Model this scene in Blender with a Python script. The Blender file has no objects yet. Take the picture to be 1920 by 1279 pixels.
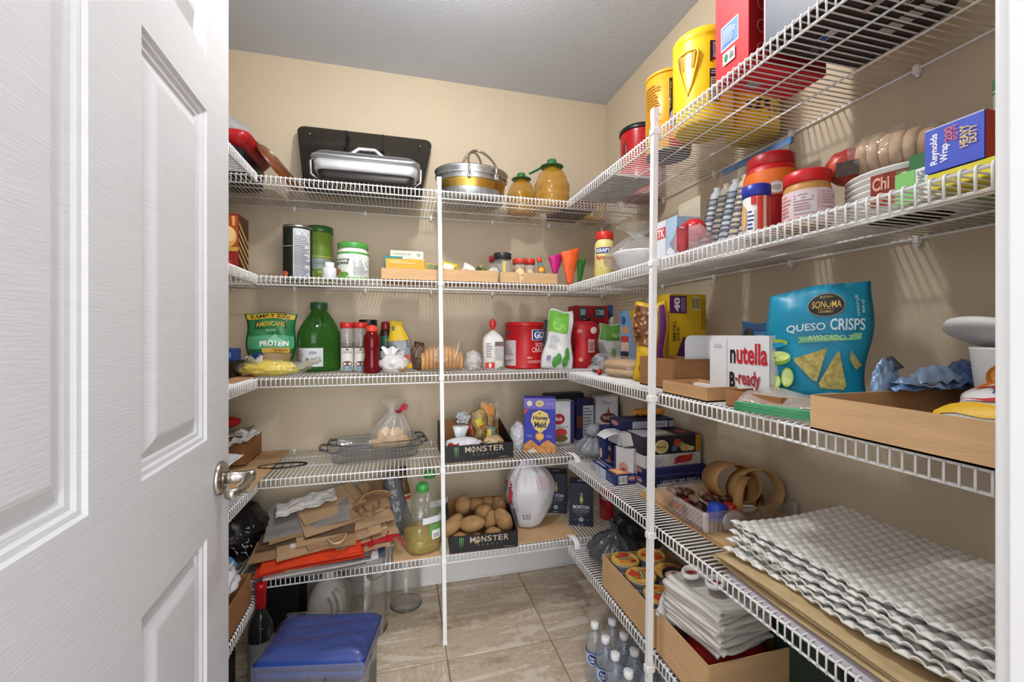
import bpy, bmesh, math, random
from mathutils import Vector, Matrix, noise
PI = math.pi
sc = bpy.context.scene
COL = sc.collection

# ---------------------------------------------------------------- camera, light, exposure
F_PX, HOR, YAW, EYE = 795.6, 627.0, math.radians(14.65), 1.205
cam_d = bpy.data.cameras.new('camera')
cam_d.sensor_width = 36.0
cam_d.lens = F_PX / 1920 * 36
cam_d.shift_y = -(639.5 - HOR) / 1920
cam_d.clip_start = 0.02
cam = bpy.data.objects.new('camera', cam_d)
cam.location = (0, 0, EYE)
cam.rotation_euler = (PI / 2, 0, -YAW)
COL.objects.link(cam)
sc.camera = cam

world = bpy.data.worlds.new('ambient_fill')  # uniform background added as soft fill through the doorway
sc.world = world
world.use_nodes = True
world.node_tree.nodes['Background'].inputs[0].default_value = (0.93, 0.96, 1.0, 1)
world.node_tree.nodes['Background'].inputs[1].default_value = 0.85

def lamp(name, kind, loc, energy, color=(1, 1, 1), size=0.1, rot=(0, 0, 0), sy=None):
    d = bpy.data.lights.new(name, kind)
    d.energy = energy
    d.color = color
    if kind == 'AREA':
        d.shape = 'RECTANGLE'
        d.size = size
        d.size_y = sy or size
    else:
        d.shadow_soft_size = size
    o = bpy.data.objects.new(name, d)
    o.location = loc
    o.rotation_euler = rot
    COL.objects.link(o)
    return o

lamp('ceiling_lamp', 'POINT', (0.12, 1.0, 2.30), 18, (1.0, 0.982, 0.955), 0.045)
lamp('hall_fill', 'AREA', (0.6, -1.3, 2.42), 18, (0.96, 0.98, 1.0), 1.8, (math.radians(20), 0, 0))  # added overhead fill behind the camera; no hall fixture is seen
lamp('front_fill', 'AREA', (0.35, -2.6, 1.25), 60, (0.97, 0.98, 1.0), 2.2, (math.radians(90), 0, 0), 1.9)  # added frontal fill to brighten the lower shelves; no window is seen there

sc.cycles.transparent_max_bounces = 40
sc.cycles.max_bounces = 12
sc.view_settings.view_transform = 'Standard'
sc.view_settings.look = 'None'
sc.view_settings.gamma = 1.0
sc.view_settings.use_curve_mapping = False
sc.view_settings.exposure = 0.68

# ---------------------------------------------------------------- materials
def lin(h):
    h = h.lstrip('#')
    out = []
    for i in (0, 2, 4):
        c = int(h[i:i + 2], 16) / 255
        out.append(c / 12.92 if c <= 0.04045 else ((c + 0.055) / 1.055) ** 2.4)
    return (*out, 1)

_M = {}
def M(h, rough=0.5, metal=0.0, var=0.06, scale=18.0, bump=0.0, bscale=120.0, stretch=(1, 1, 1), trans=0.0, ior=1.45, spec=0.5, coat=0.0):
    """procedural principled material: base colour broken up by a noise, optional noise bump"""
    key = (h, rough, metal, var, scale, bump, bscale, stretch, trans, ior, spec, coat)
    if key in _M:
        return _M[key]
    m = bpy.data.materials.new('paint_' + h.strip('#'))
    m.use_nodes = True
    nt = m.node_tree
    b = nt.nodes['Principled BSDF']
    b.inputs['Roughness'].default_value = rough
    b.inputs['Metallic'].default_value = metal
    b.inputs['IOR'].default_value = ior
    b.inputs['Specular IOR Level'].default_value = spec
    b.inputs['Transmission Weight'].default_value = trans
    b.inputs['Coat Weight'].default_value = coat
    c = lin(h)
    if var:
        tc = nt.nodes.new('ShaderNodeTexCoord')
        mp = nt.nodes.new('ShaderNodeMapping')
        mp.inputs['Scale'].default_value = stretch
        nz = nt.nodes.new('ShaderNodeTexNoise')
        nz.inputs['Scale'].default_value = scale
        nz.inputs['Detail'].default_value = 3
        rp = nt.nodes.new('ShaderNodeValToRGB')
        rp.color_ramp.elements[0].position = 0.3
        rp.color_ramp.elements[1].position = 0.7
        rp.color_ramp.elements[0].color = tuple(v * (1 - var) for v in c[:3]) + (1,)
        rp.color_ramp.elements[1].color = tuple(min(1, v * (1 + var)) for v in c[:3]) + (1,)
        nt.links.new(tc.outputs['Object'], mp.inputs[0])
        nt.links.new(mp.outputs[0], nz.inputs['Vector'])
        nt.links.new(nz.outputs[0], rp.inputs[0])
        nt.links.new(rp.outputs[0], b.inputs['Base Color'])
        if bump:
            n2 = nt.nodes.new('ShaderNodeTexNoise')
            n2.inputs['Scale'].default_value = bscale
            n2.inputs['Detail'].default_value = 4
            bp = nt.nodes.new('ShaderNodeBump')
            bp.inputs['Strength'].default_value = bump
            bp.inputs['Distance'].default_value = 0.01
            nt.links.new(mp.outputs[0], n2.inputs['Vector'])
            nt.links.new(n2.outputs[0], bp.inputs['Height'])
            nt.links.new(bp.outputs[0], b.inputs['Normal'])
    else:
        b.inputs['Base Color'].default_value = c
    _M[key] = m
    return m

def FILM(h='#ffffff', clear=0.75, rough=0.12, haze=0.5, bump=0.6, bscale=40.0):
    """thin clear plastic or glass wall: mostly transparent, a little coloured body, a glossy skin"""
    key = ('film', h, clear, rough, haze, bump, bscale)
    if key in _M:
        return _M[key]
    m = bpy.data.materials.new('film_' + h.strip('#'))
    m.use_nodes = True
    nt = m.node_tree
    nt.nodes.clear()
    out = nt.nodes.new('ShaderNodeOutputMaterial')
    tr = nt.nodes.new('ShaderNodeBsdfTransparent')
    tr.inputs[0].default_value = tuple(0.90 + 0.10 * v for v in lin(h)[:3]) + (1,)
    gl = nt.nodes.new('ShaderNodeBsdfGlossy')
    gl.inputs['Roughness'].default_value = rough
    gl.inputs['Color'].default_value = (0.9, 0.9, 0.92, 1)
    df = nt.nodes.new('ShaderNodeBsdfDiffuse')
    df.inputs[0].default_value = lin(h)
    lw = nt.nodes.new('ShaderNodeLayerWeight')
    lw.inputs[0].default_value = 0.5
    pw = nt.nodes.new('ShaderNodeMath'); pw.operation = 'POWER'
    pw.inputs[1].default_value = 3.5
    nt.links.new(lw.outputs['Facing'], pw.inputs[0])
    fr = nt.nodes.new('ShaderNodeMath'); fr.operation = 'MULTIPLY_ADD'
    fr.inputs[1].default_value = 0.55
    fr.inputs[2].default_value = 0.045
    nt.links.new(pw.outputs[0], fr.inputs[0])
    m1 = nt.nodes.new('ShaderNodeMixShader')
    m2 = nt.nodes.new('ShaderNodeMixShader')
    m1.inputs[0].default_value = (1 - clear)
    nt.links.new(tr.outputs[0], m1.inputs[1])
    nt.links.new(df.outputs[0], m1.inputs[2])
    nt.links.new(fr.outputs[0], m2.inputs[0])
    nt.links.new(m1.outputs[0], m2.inputs[1])
    nt.links.new(gl.outputs[0], m2.inputs[2])
    nt.links.new(m2.outputs[0], out.inputs[0])
    if bump:
        tc = nt.nodes.new('ShaderNodeTexCoord')
        nz = nt.nodes.new('ShaderNodeTexNoise')
        nz.inputs['Scale'].default_value = bscale
        nz.inputs['Detail'].default_value = 2
        bp = nt.nodes.new('ShaderNodeBump')
        bp.inputs['Strength'].default_value = bump
        bp.inputs['Distance'].default_value = 0.01
        nt.links.new(tc.outputs['Object'], nz.inputs['Vector'])
        nt.links.new(nz.outputs[0], bp.inputs['Height'])
        nt.links.new(bp.outputs[0], gl.inputs['Normal'])
        nt.links.new(bp.outputs[0], lw.inputs['Normal'])
    _M[key] = m
    return m

WIRE = M('#eeeeee', 0.35, var=0.03)
CARD = M('#b98f63', 0.85, var=0.10, scale=9, stretch=(1, 1, 6), bump=0.08, bscale=60)
CARD_D = M('#97693f', 0.85, var=0.12, scale=9, stretch=(1, 1, 6), bump=0.08, bscale=60)
CARD_L = M('#c9a479', 0.85, var=0.08, scale=9, stretch=(1, 1, 6), bump=0.08, bscale=60)
WHITE = M('#e9e9e9', 0.5, var=0.03)
BLACK = M('#15151a', 0.4, var=0.1)
RED = M('#c01820', 0.4)
CHROME = M('#b9b4ac', 0.22, 1.0, var=0.05)
CLEAR = FILM('#f4f6f8', 0.90, 0.08, bump=0.5)
BAGF = FILM('#eef0f2', 0.84, 0.15, bump=1.0, bscale=55)
GLASS = FILM('#dfe6e6', 0.88, 0.03, bump=0.0)

# ---------------------------------------------------------------- mesh builder
class B:
    def __init__(s):
        s.bm = bmesh.new()
        s.m = 0
        s.smooth = False
    def face(s, vs):
        try:
            f = s.bm.faces.new(vs)
        except ValueError:
            return None
        f.material_index = s.m
        f.smooth = s.smooth
        return f
    def V(s, *p):
        return s.bm.verts.new(p if len(p) == 3 else p[0])
    def box(s, x0, x1, y0, y1, z0, z1, bev=0.0, seg=2):
        vs = [s.V(x, y, z) for z in (z0, z1) for y in (y0, y1) for x in (x0, x1)]
        q = ((0, 2, 3, 1), (4, 5, 7, 6), (0, 1, 5, 4), (2, 6, 7, 3), (0, 4, 6, 2), (1, 3, 7, 5))
        fs = [s.face([vs[i] for i in f]) for f in q]
        if bev:
            es = list({e for f in fs for e in f.edges})
            r = bmesh.ops.bevel(s.bm, geom=es, offset=bev, segments=seg, profile=0.5, affect='EDGES')
            for f in r['faces']:
                f.material_index = s.m
                f.smooth = True
        return s
    def rings(s, rings, close=True, cap0=True, cap1=True):
        """skin a list of rings (lists of points of equal length)"""
        rr = [[s.V(p) for p in r] for r in rings]
        n = len(rr[0])
        for a, b in zip(rr, rr[1:]):
            for i in range(n if close else n - 1):
                j = (i + 1) % n
                s.face([a[i], a[j], b[j], b[i]])
        if cap0:
            s.face(list(reversed(rr[0])))
        if cap1:
            s.face(rr[-1])
        return s
    def lathe(s, prof, n=24, c=(0, 0), sx=1.0, sy=1.0, sq=0.0, cap0=True, cap1=True):
        """profile [(r, z)] spun about z; sq>0 squares the section"""
        rings = []
        for r, z in prof:
            ring = []
            for i in range(n):
                a = 2 * PI * i / n
                k = 1.0
                if sq:
                    k = (abs(math.cos(a)) ** (2 + sq) + abs(math.sin(a)) ** (2 + sq)) ** (-1 / (2 + sq))
                ring.append((c[0] + r * k * math.cos(a) * sx, c[1] + r * k * math.sin(a) * sy, z))
            rings.append(ring)
        sm, s.smooth = s.smooth, True
        s.rings(rings, True, cap0, cap1)
        s.smooth = sm
        return s
    def tube(s, pts, r, n=6, caps=True, closed=False):
        pts = [Vector(p) for p in pts]
        rings, up = [], None
        k = len(pts)
        for i, p in enumerate(pts):
            if closed:
                t = pts[(i + 1) % k] - pts[i - 1]
            else:
                t = pts[min(i + 1, k - 1)] - pts[max(i - 1, 0)]
            t.normalize()
            if up is None:
                up = Vector((0, 0, 1)) if abs(t.z) < 0.9 else Vector((0, 1, 0))
            up = (up - t * up.dot(t)).normalized()
            sd = t.cross(up)
            rr = r[i] if isinstance(r, (list, tuple)) else r
            rings.append([p + rr * (math.cos(2 * PI * j / n) * up + math.sin(2 * PI * j / n) * sd) for j in range(n)])
        if closed:
            rings.append(rings[0])
        sm, s.smooth = s.smooth, True
        s.rings(rings, True, caps and not closed, caps and not closed)
        s.smooth = sm
        return s
    def prism(s, poly, z0, z1):
        s.rings([[(x, y, z0) for x, y in poly], [(x, y, z1) for x, y in poly]])
        return s
    def sheet(s, fn, nu, nv, th=0.0, smooth=True):
        """surface fn(u,v)->point, thickened downwards by th"""
        sm, s.smooth = s.smooth, smooth
        g = [[s.V(fn(i / nu, j / nv)) for i in range(nu + 1)] for j in range(nv + 1)]
        for j in range(nv):
            for i in range(nu):
                s.face([g[j][i], g[j][i + 1], g[j + 1][i + 1], g[j + 1][i]])
        if th:
            h = [[s.V(v.co - Vector((0, 0, th))) for v in row] for row in g]
            for j in range(nv):
                for i in range(nu):
                    s.face([h[j][i], h[j + 1][i], h[j + 1][i + 1], h[j][i + 1]])
            for i in range(nu):
                s.face([g[0][i], h[0][i], h[0][i + 1], g[0][i + 1]])
                s.face([g[nv][i + 1], h[nv][i + 1], h[nv][i], g[nv][i]])
            for j in range(nv):
                s.face([g[j + 1][0], h[j + 1][0], h[j][0], g[j][0]])
                s.face([g[j][nu], h[j][nu], h[j + 1][nu], g[j + 1][nu]])
        s.smooth = sm
        return s
    def blob(s, c, r, amp=0.1, freq=3.0, seed=0.0, sub=3, flat=None, ridged=False):
        """noisy ellipsoid; flat = z below which it is cut flat"""
        ret = bmesh.ops.create_icosphere(s.bm, subdivisions=sub, radius=1.0)
        off = Vector((seed * 7.3, seed * 3.1, seed * 1.7))
        for v in ret['verts']:
            d = v.co.normalized()
            nz = noise.noise(d * freq + off) + 0.5 * noise.noise(d * freq * 2.1 + off)
            if ridged:
                nz = 0.6 - 2 * abs(nz)
            k = 1 + amp * nz
            v.co = Vector((c[0] + d.x * r[0] * k, c[1] + d.y * r[1] * k, c[2] + d.z * r[2] * k))
            if flat is not None and v.co.z < flat:
                v.co.z = flat
        for v in ret['verts']:
            for f in v.link_faces:
                f.material_index = s.m
                f.smooth = True
        return s
    def xform(s, mat):
        bmesh.ops.transform(s.bm, matrix=mat, verts=s.bm.verts)
        return s
    def mesh(s, name, mats):
        bmesh.ops.recalc_face_normals(s.bm, faces=s.bm.faces)
        me = bpy.data.meshes.new(name)
        s.bm.to_mesh(me)
        s.bm.free()
        for m in (mats if isinstance(mats, (list, tuple)) else [mats]):
            me.materials.append(m)
        return me
    def build(s, name, mats, parent=None, loc=None, rot=None):
        return put(name, s.mesh(name, mats), parent, loc, rot)

def put(name, me, parent=None, loc=None, rot=None):
    o = bpy.data.objects.new(name, me)
    COL.objects.link(o)
    if parent is not None:
        o.parent = parent
    if loc is not None:
        o.location = loc
    if rot is not None:
        o.rotation_euler = rot if isinstance(rot, (tuple, list)) else (0, 0, rot)
    return o

def tag(o, label=None, cat=None, group=None, kind=None):
    if label: o['label'] = label
    if cat: o['category'] = cat
    if group: o['group'] = group
    if kind: o['kind'] = kind
    return o

def thing(name, label, cat, loc=(0, 0, 0), rot=0.0, group=None):
    return tag(put(name, None, None, loc, rot), label, cat, group)

def dup(root, loc=None, rot=None, label=None):
    r = root.copy()
    COL.objects.link(r)
    if loc is not None: r.location = loc
    if rot is not None: r.rotation_euler = rot if isinstance(rot, (tuple, list)) else (0, 0, rot)
    if label: r['label'] = label
    def kids(a, b):
        for ch in list(a.children):
            if ch is b: continue
            c = ch.copy()
            COL.objects.link(c)
            c.parent = b
            kids(ch, c)
    kids(root, r)
    return r

# ---------------------------------------------------------------- picture measurements -> room metres
CS, SN = math.cos(YAW), math.sin(YAW)
def ray(px):
    u = (px - 960) / F_PX
    return u * CS + SN, CS - u * SN
def X_at(px, Y):
    a, b = ray(px)
    return a / b * Y
def Y_at(px, X):
    a, b = ray(px)
    return b / a * X
def Z_at(px, py, X=None, Y=None):
    a, b = ray(px)
    t = Y / b if Y is not None else X / a
    return EYE + (HOR - py) / F_PX * t
def on(px, py, z):
    """point on the level plane z seen at (px, py)"""
    a, b = ray(px)
    t = (EYE - z) * F_PX / (py - HOR)
    return a * t, b * t

# ---------------------------------------------------------------- flat print
_T = {}
def text_polys(s, bold=0.0):
    if (s, bold) in _T:
        return _T[(s, bold)]
    cu = bpy.data.curves.new('lettering', 'FONT')
    cu.body = s
    cu.size = 1.0
    cu.resolution_u = 3
    cu.offset = bold
    ob = bpy.data.objects.new('lettering', cu)
    me = ob.to_mesh()
    vs = [(v.co.x, v.co.y) for v in me.vertices]
    ps = [list(p.vertices) for p in me.polygons]
    ob.to_mesh_clear()
    bpy.data.objects.remove(ob)
    bpy.data.curves.remove(cu)
    xs = [v[0] for v in vs] or [0, 1]
    ys = [v[1] for v in vs] or [0, 1]
    r = (vs, ps, min(xs), max(xs), min(ys), max(ys))
    _T[(s, bold)] = r
    return r

def boxmap(w, d, h, face):
    T = {'front': ((-w / 2, -d / 2, 0), (w, 0, 0), (0, 0, h), (0, -1, 0)),
         'back': ((w / 2, d / 2, 0), (-w, 0, 0), (0, 0, h), (0, 1, 0)),
         'right': ((w / 2, -d / 2, 0), (0, d, 0), (0, 0, h), (1, 0, 0)),
         'left': ((-w / 2, d / 2, 0), (0, -d, 0), (0, 0, h), (-1, 0, 0)),
         'top': ((-w / 2, -d / 2, h), (w, 0, 0), (0, d, 0), (0, 0, 1)),
         'bottom': ((-w / 2, d / 2, 0), (w, 0, 0), (0, -d, 0), (0, 0, -1))}[face]
    o, ax, ay, n = map(Vector, T)
    return lambda u, v, k: o + ax * u + ay * v + n * k

def cylmap(r, z0, z1, ac=-90.0, span=180.0):
    """r: radius or function of height fraction"""
    def f(u, v, k):
        a = math.radians(ac + (u - 0.5) * span)
        rr = (r(v) if callable(r) else r) + k
        return Vector((rr * math.cos(a), rr * math.sin(a), z0 + (z1 - z0) * v))
    return f

class P:
    """flat print of one thing: one child mesh with a material per ink"""
    def __init__(s, root, name='printed_label'):
        s.root, s.name, s.b, s.mats, s.k, s.rec = root, name, B(), [], 0, []
    def ink(s, m):
        if isinstance(m, str):
            m = M(m, 0.45, var=0.04)
        if m not in s.mats:
            s.mats.append(m)
        s.b.m = s.mats.index(m)
        s.k += 1
        s.rec.append((len(s.b.bm.faces), len(s.b.bm.verts)))
        return 0.0006 + 0.00025 * s.k
    def rect(s, mp, u0, v0, u1, v1, m, n=1, nv=1):
        k = s.ink(m)
        s.b.sheet(lambda a, b: mp(u0 + (u1 - u0) * a, v0 + (v1 - v0) * b, k), n, nv, smooth=n > 1)
        return s
    def poly(s, mp, pts, m):
        k = s.ink(m)
        s.b.face([s.b.V(mp(u, v, k)) for u, v in pts])
        return s
    def ell(s, mp, cu, cv, ru, rv, m, n=20, rot=0.0):
        k = s.ink(m)
        c = s.b.V(mp(cu, cv, k))
        ring = [s.b.V(mp(cu + ru * math.cos(2 * PI * i / n), cv + rv * math.sin(2 * PI * i / n), k)) for i in range(n)]
        for i in range(n):
            s.b.face([c, ring[i], ring[(i + 1) % n]])
        return s
    def text(s, mp, t, u0, v0, u1, v1, m, bold=0.0, rot=0):
        """lettering stretched into the rectangle; rot=90 reads upwards"""
        k = s.ink(m)
        vs, ps, xa, xb, ya, yb = text_polys(t, bold)
        out = []
        for x, y in vs:
            a, b = (x - xa) / (xb - xa), (y - ya) / (yb - ya)
            if rot == 90: a, b = 1 - b, a
            if rot == -90: a, b = b, 1 - a
            out.append(s.b.V(mp(u0 + (u1 - u0) * a, v0 + (v1 - v0) * b, k)))
        for p in ps:
            s.b.face([out[i] for i in p])
        return s
    def lines(s, mp, u0, v0, u1, v1, n, m, seed=1):
        """rows of unreadably small print as dashes"""
        r = random.Random(seed)
        for i in range(n):
            v = v1 + (v0 - v1) * (i + 0.2) / n
            e = u0 + (u1 - u0) * r.uniform(0.6, 1.0)
            s.rect(mp, u0, v - (v1 - v0) / n * 0.45, e, v, m, 2)
        return s
    def bars(s, mp, u0, v0, u1, v1, m='#f0f0f0', ink='#202020', n=11, seed=2):
        s.rect(mp, u0, v0, u1, v1, m, 3)
        r = random.Random(seed)
        du = (u1 - u0) / n
        k = s.ink(ink)
        for i in range(n):
            a = u0 + du * (i + 0.2)
            w = du * r.uniform(0.3, 0.65)
            s.b.face([s.b.V(mp(x, y, k)) for x, y in ((a, v0 + (v1 - v0) * .1), (a + w, v0 + (v1 - v0) * .1), (a + w, v1 - (v1 - v0) * .1), (a, v1 - (v1 - v0) * .1))])
        return s
    def build(s, label=None):
        """overlapping prints make one label; labels apart from each other become separate parts"""
        bm = s.b.bm
        bm.faces.ensure_lookup_table()
        bm.verts.index_update()
        st = [r[0] for r in s.rec] + [len(bm.faces)]
        chunks = []
        for a, b in zip(st, st[1:]):
            fs = [bm.faces[i] for i in range(a, b)]
            if not fs:
                continue
            co = [v.co for f in fs for v in f.verts]
            lo = [min(c[i] for c in co) - .002 for i in range(3)]
            hi = [max(c[i] for c in co) + .002 for i in range(3)]
            chunks.append([lo, hi, fs])
        groups = []
        for lo, hi, fs in chunks:
            hit = [g for g in groups if any(all(lo[i] <= h2[i] and hi[i] >= l2[i] for i in range(3)) for l2, h2, _ in g)]
            new = [(lo, hi, fs)]
            for g in hit:
                new = g + new
                groups.remove(g)
            groups.append(new)
        if len(groups) > 5:
            groups = [[c for g in groups for c in g]]
        out = None
        for g in groups:
            vi, vs, ps, mi, sm = {}, [], [], [], []
            for _, _, fs in g:
                for f in fs:
                    p = []
                    for v in f.verts:
                        if v.index not in vi:
                            vi[v.index] = len(vs)
                            vs.append(tuple(v.co))
                        p.append(vi[v.index])
                    ps.append(p); mi.append(f.material_index); sm.append(f.smooth)
            me = bpy.data.meshes.new(s.name)
            me.from_pydata(vs, [], ps)
            used = sorted(set(mi))
            for m in used:
                me.materials.append(s.mats[m])
            me.polygons.foreach_set('material_index', [used.index(m) for m in mi])
            me.polygons.foreach_set('use_smooth', sm)
            out = put(s.name, me, s.root)
            if label: out['label'] = label
        bm.free()
        return out
# ---------------------------------------------------------------- the room
XL, XR, YF, YB, ZC = -0.88, 1.065, 0.228, 2.085, 2.44
PAINT = M('#c6b79f', 0.75, var=0.02, scale=3, bump=0.10, bscale=160)
CEIL = M('#c6ccd6', 0.9, var=0.02, scale=4, bump=0.15, bscale=120)
TRIM = M('#e6e6e6', 0.35, var=0.015, scale=5)
DOORP = M('#c4c4c7', 0.38, var=0.02, scale=5, bump=0.10, bscale=30, stretch=(1, 1, 12))

def struct(name, b, m, parent=None, **k):
    o = b.build(name, m, parent, **k)
    if parent is None: o['kind'] = 'structure'
    return o

struct('wall_back', B().box(XL - .1, XR + .1, YB, YB + .1, 0, ZC), PAINT)
struct('wall_right', B().box(XR, XR + .1, YF - .12, YB, 0, ZC), PAINT)
struct('wall_left', B().box(XL - .1, XL, YF - .12, YB, 0, ZC), PAINT)
struct('ceiling', B().box(XL - .1, XR + .1, YF - .12, YB + .1, ZC, ZC + .1), CEIL)
# front wall with the doorway
DX0, DX1, DZ = -0.355, 0.475, 2.05
struct('wall_front', B().box(XL - .1, DX0 - .02, YF - .12, YF, 0, ZC).box(DX1 + .02, XR + .1, YF - .12, YF, 0, ZC)
       .box(DX0 - .02, DX1 + .02, YF - .12, YF, DZ + .02, ZC), PAINT)
jamb = B().box(DX1, DX1 + .02, YF - .13, YF + .004, 0, DZ, .003).box(DX0 - .02, DX0, YF - .13, YF + .004, 0, DZ, .003)
jamb.box(DX0 - .02, DX1 + .02, YF - .13, YF + .004, DZ, DZ + .02, .003)
struct('trim_1', jamb, TRIM)
cas = B().box(DX1 + .006, DX1 + .066, YF, YF + .015, 0, DZ + .066, .004).box(DX0 - .066, DX0 - .006, YF, YF + .015, 0, DZ + .066, .004)
cas.box(DX0 - .066, DX1 + .066, YF, YF + .015, DZ + .006, DZ + .066, .004)
struct('trim_2', cas, TRIM)
struct('baseboard_back', B().box(XL, XR, YB - .013, YB, 0, .125, .003).box(XL, XR, YB - .018, YB, 0, .012, .004), TRIM)
struct('baseboard_right', B().box(XR - .013, XR, YF, YB - .018, 0, .125, .003), TRIM)
struct('baseboard_left', B().box(XL, XL + .013, YF, YB - .018, 0, .125, .003), TRIM)

# tiled floor: every tile a piece of its own, grout bed below
def tile_mat():
    m = bpy.data.materials.new('travertine_tile')
    m.use_nodes = True
    nt = m.node_tree
    b = nt.nodes['Principled BSDF']
    b.inputs['Roughness'].default_value = 0.32
    tc = nt.nodes.new('ShaderNodeTexCoord')
    oi = nt.nodes.new('ShaderNodeObjectInfo')
    ad = nt.nodes.new('ShaderNodeVectorMath'); ad.operation = 'SCALE'
    cb = nt.nodes.new('ShaderNodeCombineXYZ')
    for i in range(3):
        nt.links.new(oi.outputs['Random'], cb.inputs[i])
    nt.links.new(cb.outputs[0], ad.inputs[0])
    ad.inputs['Scale'].default_value = 37.0
    va = nt.nodes.new('ShaderNodeVectorMath'); va.operation = 'ADD'
    nt.links.new(tc.outputs['Object'], va.inputs[0])
    nt.links.new(ad.outputs[0], va.inputs[1])
    mp = nt.nodes.new('ShaderNodeMapping')
    mp.inputs['Scale'].default_value = (1.4, 9.0, 1)
    mp.inputs['Rotation'].default_value = (0, 0, 0.12)
    nt.links.new(va.outputs[0], mp.inputs[0])
    n1 = nt.nodes.new('ShaderNodeTexNoise')
    n1.inputs['Scale'].default_value = 1.6
    n1.inputs['Detail'].default_value = 8
    n1.inputs['Distortion'].default_value = 1.2
    nt.links.new(mp.outputs[0], n1.inputs['Vector'])
    n2 = nt.nodes.new('ShaderNodeTexNoise')
    n2.inputs['Scale'].default_value = 45
    n2.inputs['Detail'].default_value = 6
    nt.links.new(va.outputs[0], n2.inputs['Vector'])
    mix = nt.nodes.new('ShaderNodeMix')
    mix.inputs['Factor'].default_value = 0.22
    nt.links.new(n1.outputs[0], mix.inputs['A'])
    nt.links.new(n2.outputs[0], mix.inputs['B'])
    rp = nt.nodes.new('ShaderNodeValToRGB')
    e = rp.color_ramp.elements
    e[0].position, e[0].color = 0.30, lin('#8d775e')
    e[1].position, e[1].color = 0.72, lin('#ece2d2')
    for p_, c_ in ((0.40, '#bfaa92'), (0.47, '#d6c6b2'), (0.52, '#c6b198'), (0.58, '#e0d3c0')):
        x = e.new(p_); x.color = lin(c_)
    nt.links.new(mix.outputs['Result'], rp.inputs[0])
    nt.links.new(rp.outputs[0], b.inputs['Base Color'])
    return m
TILE = tile_mat()
GROUT = M('#9a866e', 0.9, var=0.08)
floor = struct('floor', B().box(XL - .1, XR + .1, -1.2, YB + .1, -0.08, -0.004), GROUT)
ts, joint = 0.406, 0.004
tile_me = B().box(-ts / 2 + joint / 2, ts / 2 - joint / 2, -ts / 2 + joint / 2, ts / 2 - joint / 2, -0.010, 0, 0.0015, 1).mesh('floor_tile', TILE)
rt = random.Random(4)
for i in range(-3, 3):
    for j in range(-7, 2):
        cx, cy = 0.166 + (i + .5) * ts, 1.580 + (j + .5) * ts
        x0, x1 = max(cx - ts / 2, XL), min(cx + ts / 2, XR)
        y1 = min(cy + ts / 2, YB)
        full = x1 - x0 > ts - .001 and y1 - cy > ts / 2 - .001
        if full:
            o = put('floor_tile', tile_me, floor, (cx, cy, 0), rt.choice((0, 0, PI / 2, PI)))
        else:
            y0 = cy - ts / 2
            o = B().box(x0 - cx + joint / 2, x1 - cx - joint / 2, y0 - cy + joint / 2, y1 - cy - joint / 2, -.010, 0, .0015, 1).build('floor_tile', TILE, floor, (cx, cy, 0))

# ---------------------------------------------------------------- door leaf, open into the pantry
DH, DW, DT = 2.03, 0.825, 0.035
dang = math.atan2(1.037 - 0.219, -0.359 + 0.3125)          # direction hinge -> free edge
door = put('door_1', None, None, (-0.3125, 0.2145, 0.008), dang)
door['kind'] = 'structure'
# local x from hinge to free edge, local y<0 is the side facing the pantry's right wall / the viewer
stile, mull, rails = 0.123, 0.116, [(0.0, 0.24), (0.814, 0.998), (1.616, 1.72), (1.915, 2.03)]
xs = [(stile, stile + .232), (DW - stile - .235, DW - stile)]
zs = [(rails[i][1], rails[i + 1][0]) for i in range(3)]
lf = B()
lf.box(.002, DW - .002, .016, DT - .016, .002, DH - .002)
for yy, sg in ((0, 1), (DT, -1)):
    def cell(x0, x1, z0, z1, y=yy):
        lf.face([lf.V(x0, y, z0), lf.V(x1, y, z0), lf.V(x1, y, z1), lf.V(x0, y, z1)])
    xc = [0, xs[0][0], xs[0][1], xs[1][0], xs[1][1], DW]
    zc = sorted({0, DH} | {v for z in zs for v in z})
    for i in range(5):
        for j in range(len(zc) - 1):
            if i in (1, 3) and any(abs(zc[j] - z[0]) < 1e-6 for z in zs):
                continue
            cell(xc[i], xc[i + 1], zc[j], zc[j + 1])
    ed = [(0, 0), (DW, 0), (DW, DH), (0, DH)]
    for (a, b_), (c, d) in zip(ed, ed[1:] + ed[:1]):
        lf.face([lf.V(a, yy, b_), lf.V(c, yy, d), lf.V(c, DT / 2, d), lf.V(a, DT / 2, b_)])
leaf = lf.build('door_leaf', DOORP, door)
prof = [(0, 0), (.003, .0045), (.009, .0055), (.012, .0095), (.019, .0105), (.022, .0135), (.026, .014), (.047, .004), (.052, .003)]
for x0, x1 in xs:
    for z0, z1 in zs:
        p_ = B()
        for yy, sg in ((0, 1), (DT, -1)):
            rr = [[(x0 + i, yy + sg * dp, z0 + i), (x1 - i, yy + sg * dp, z0 + i), (x1 - i, yy + sg * dp, z1 - i), (x0 + i, yy + sg * dp, z1 - i)] for i, dp in prof]
            p_.rings(rr, True, False, True)
        p_.build('door_panel', DOORP, door)
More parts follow.
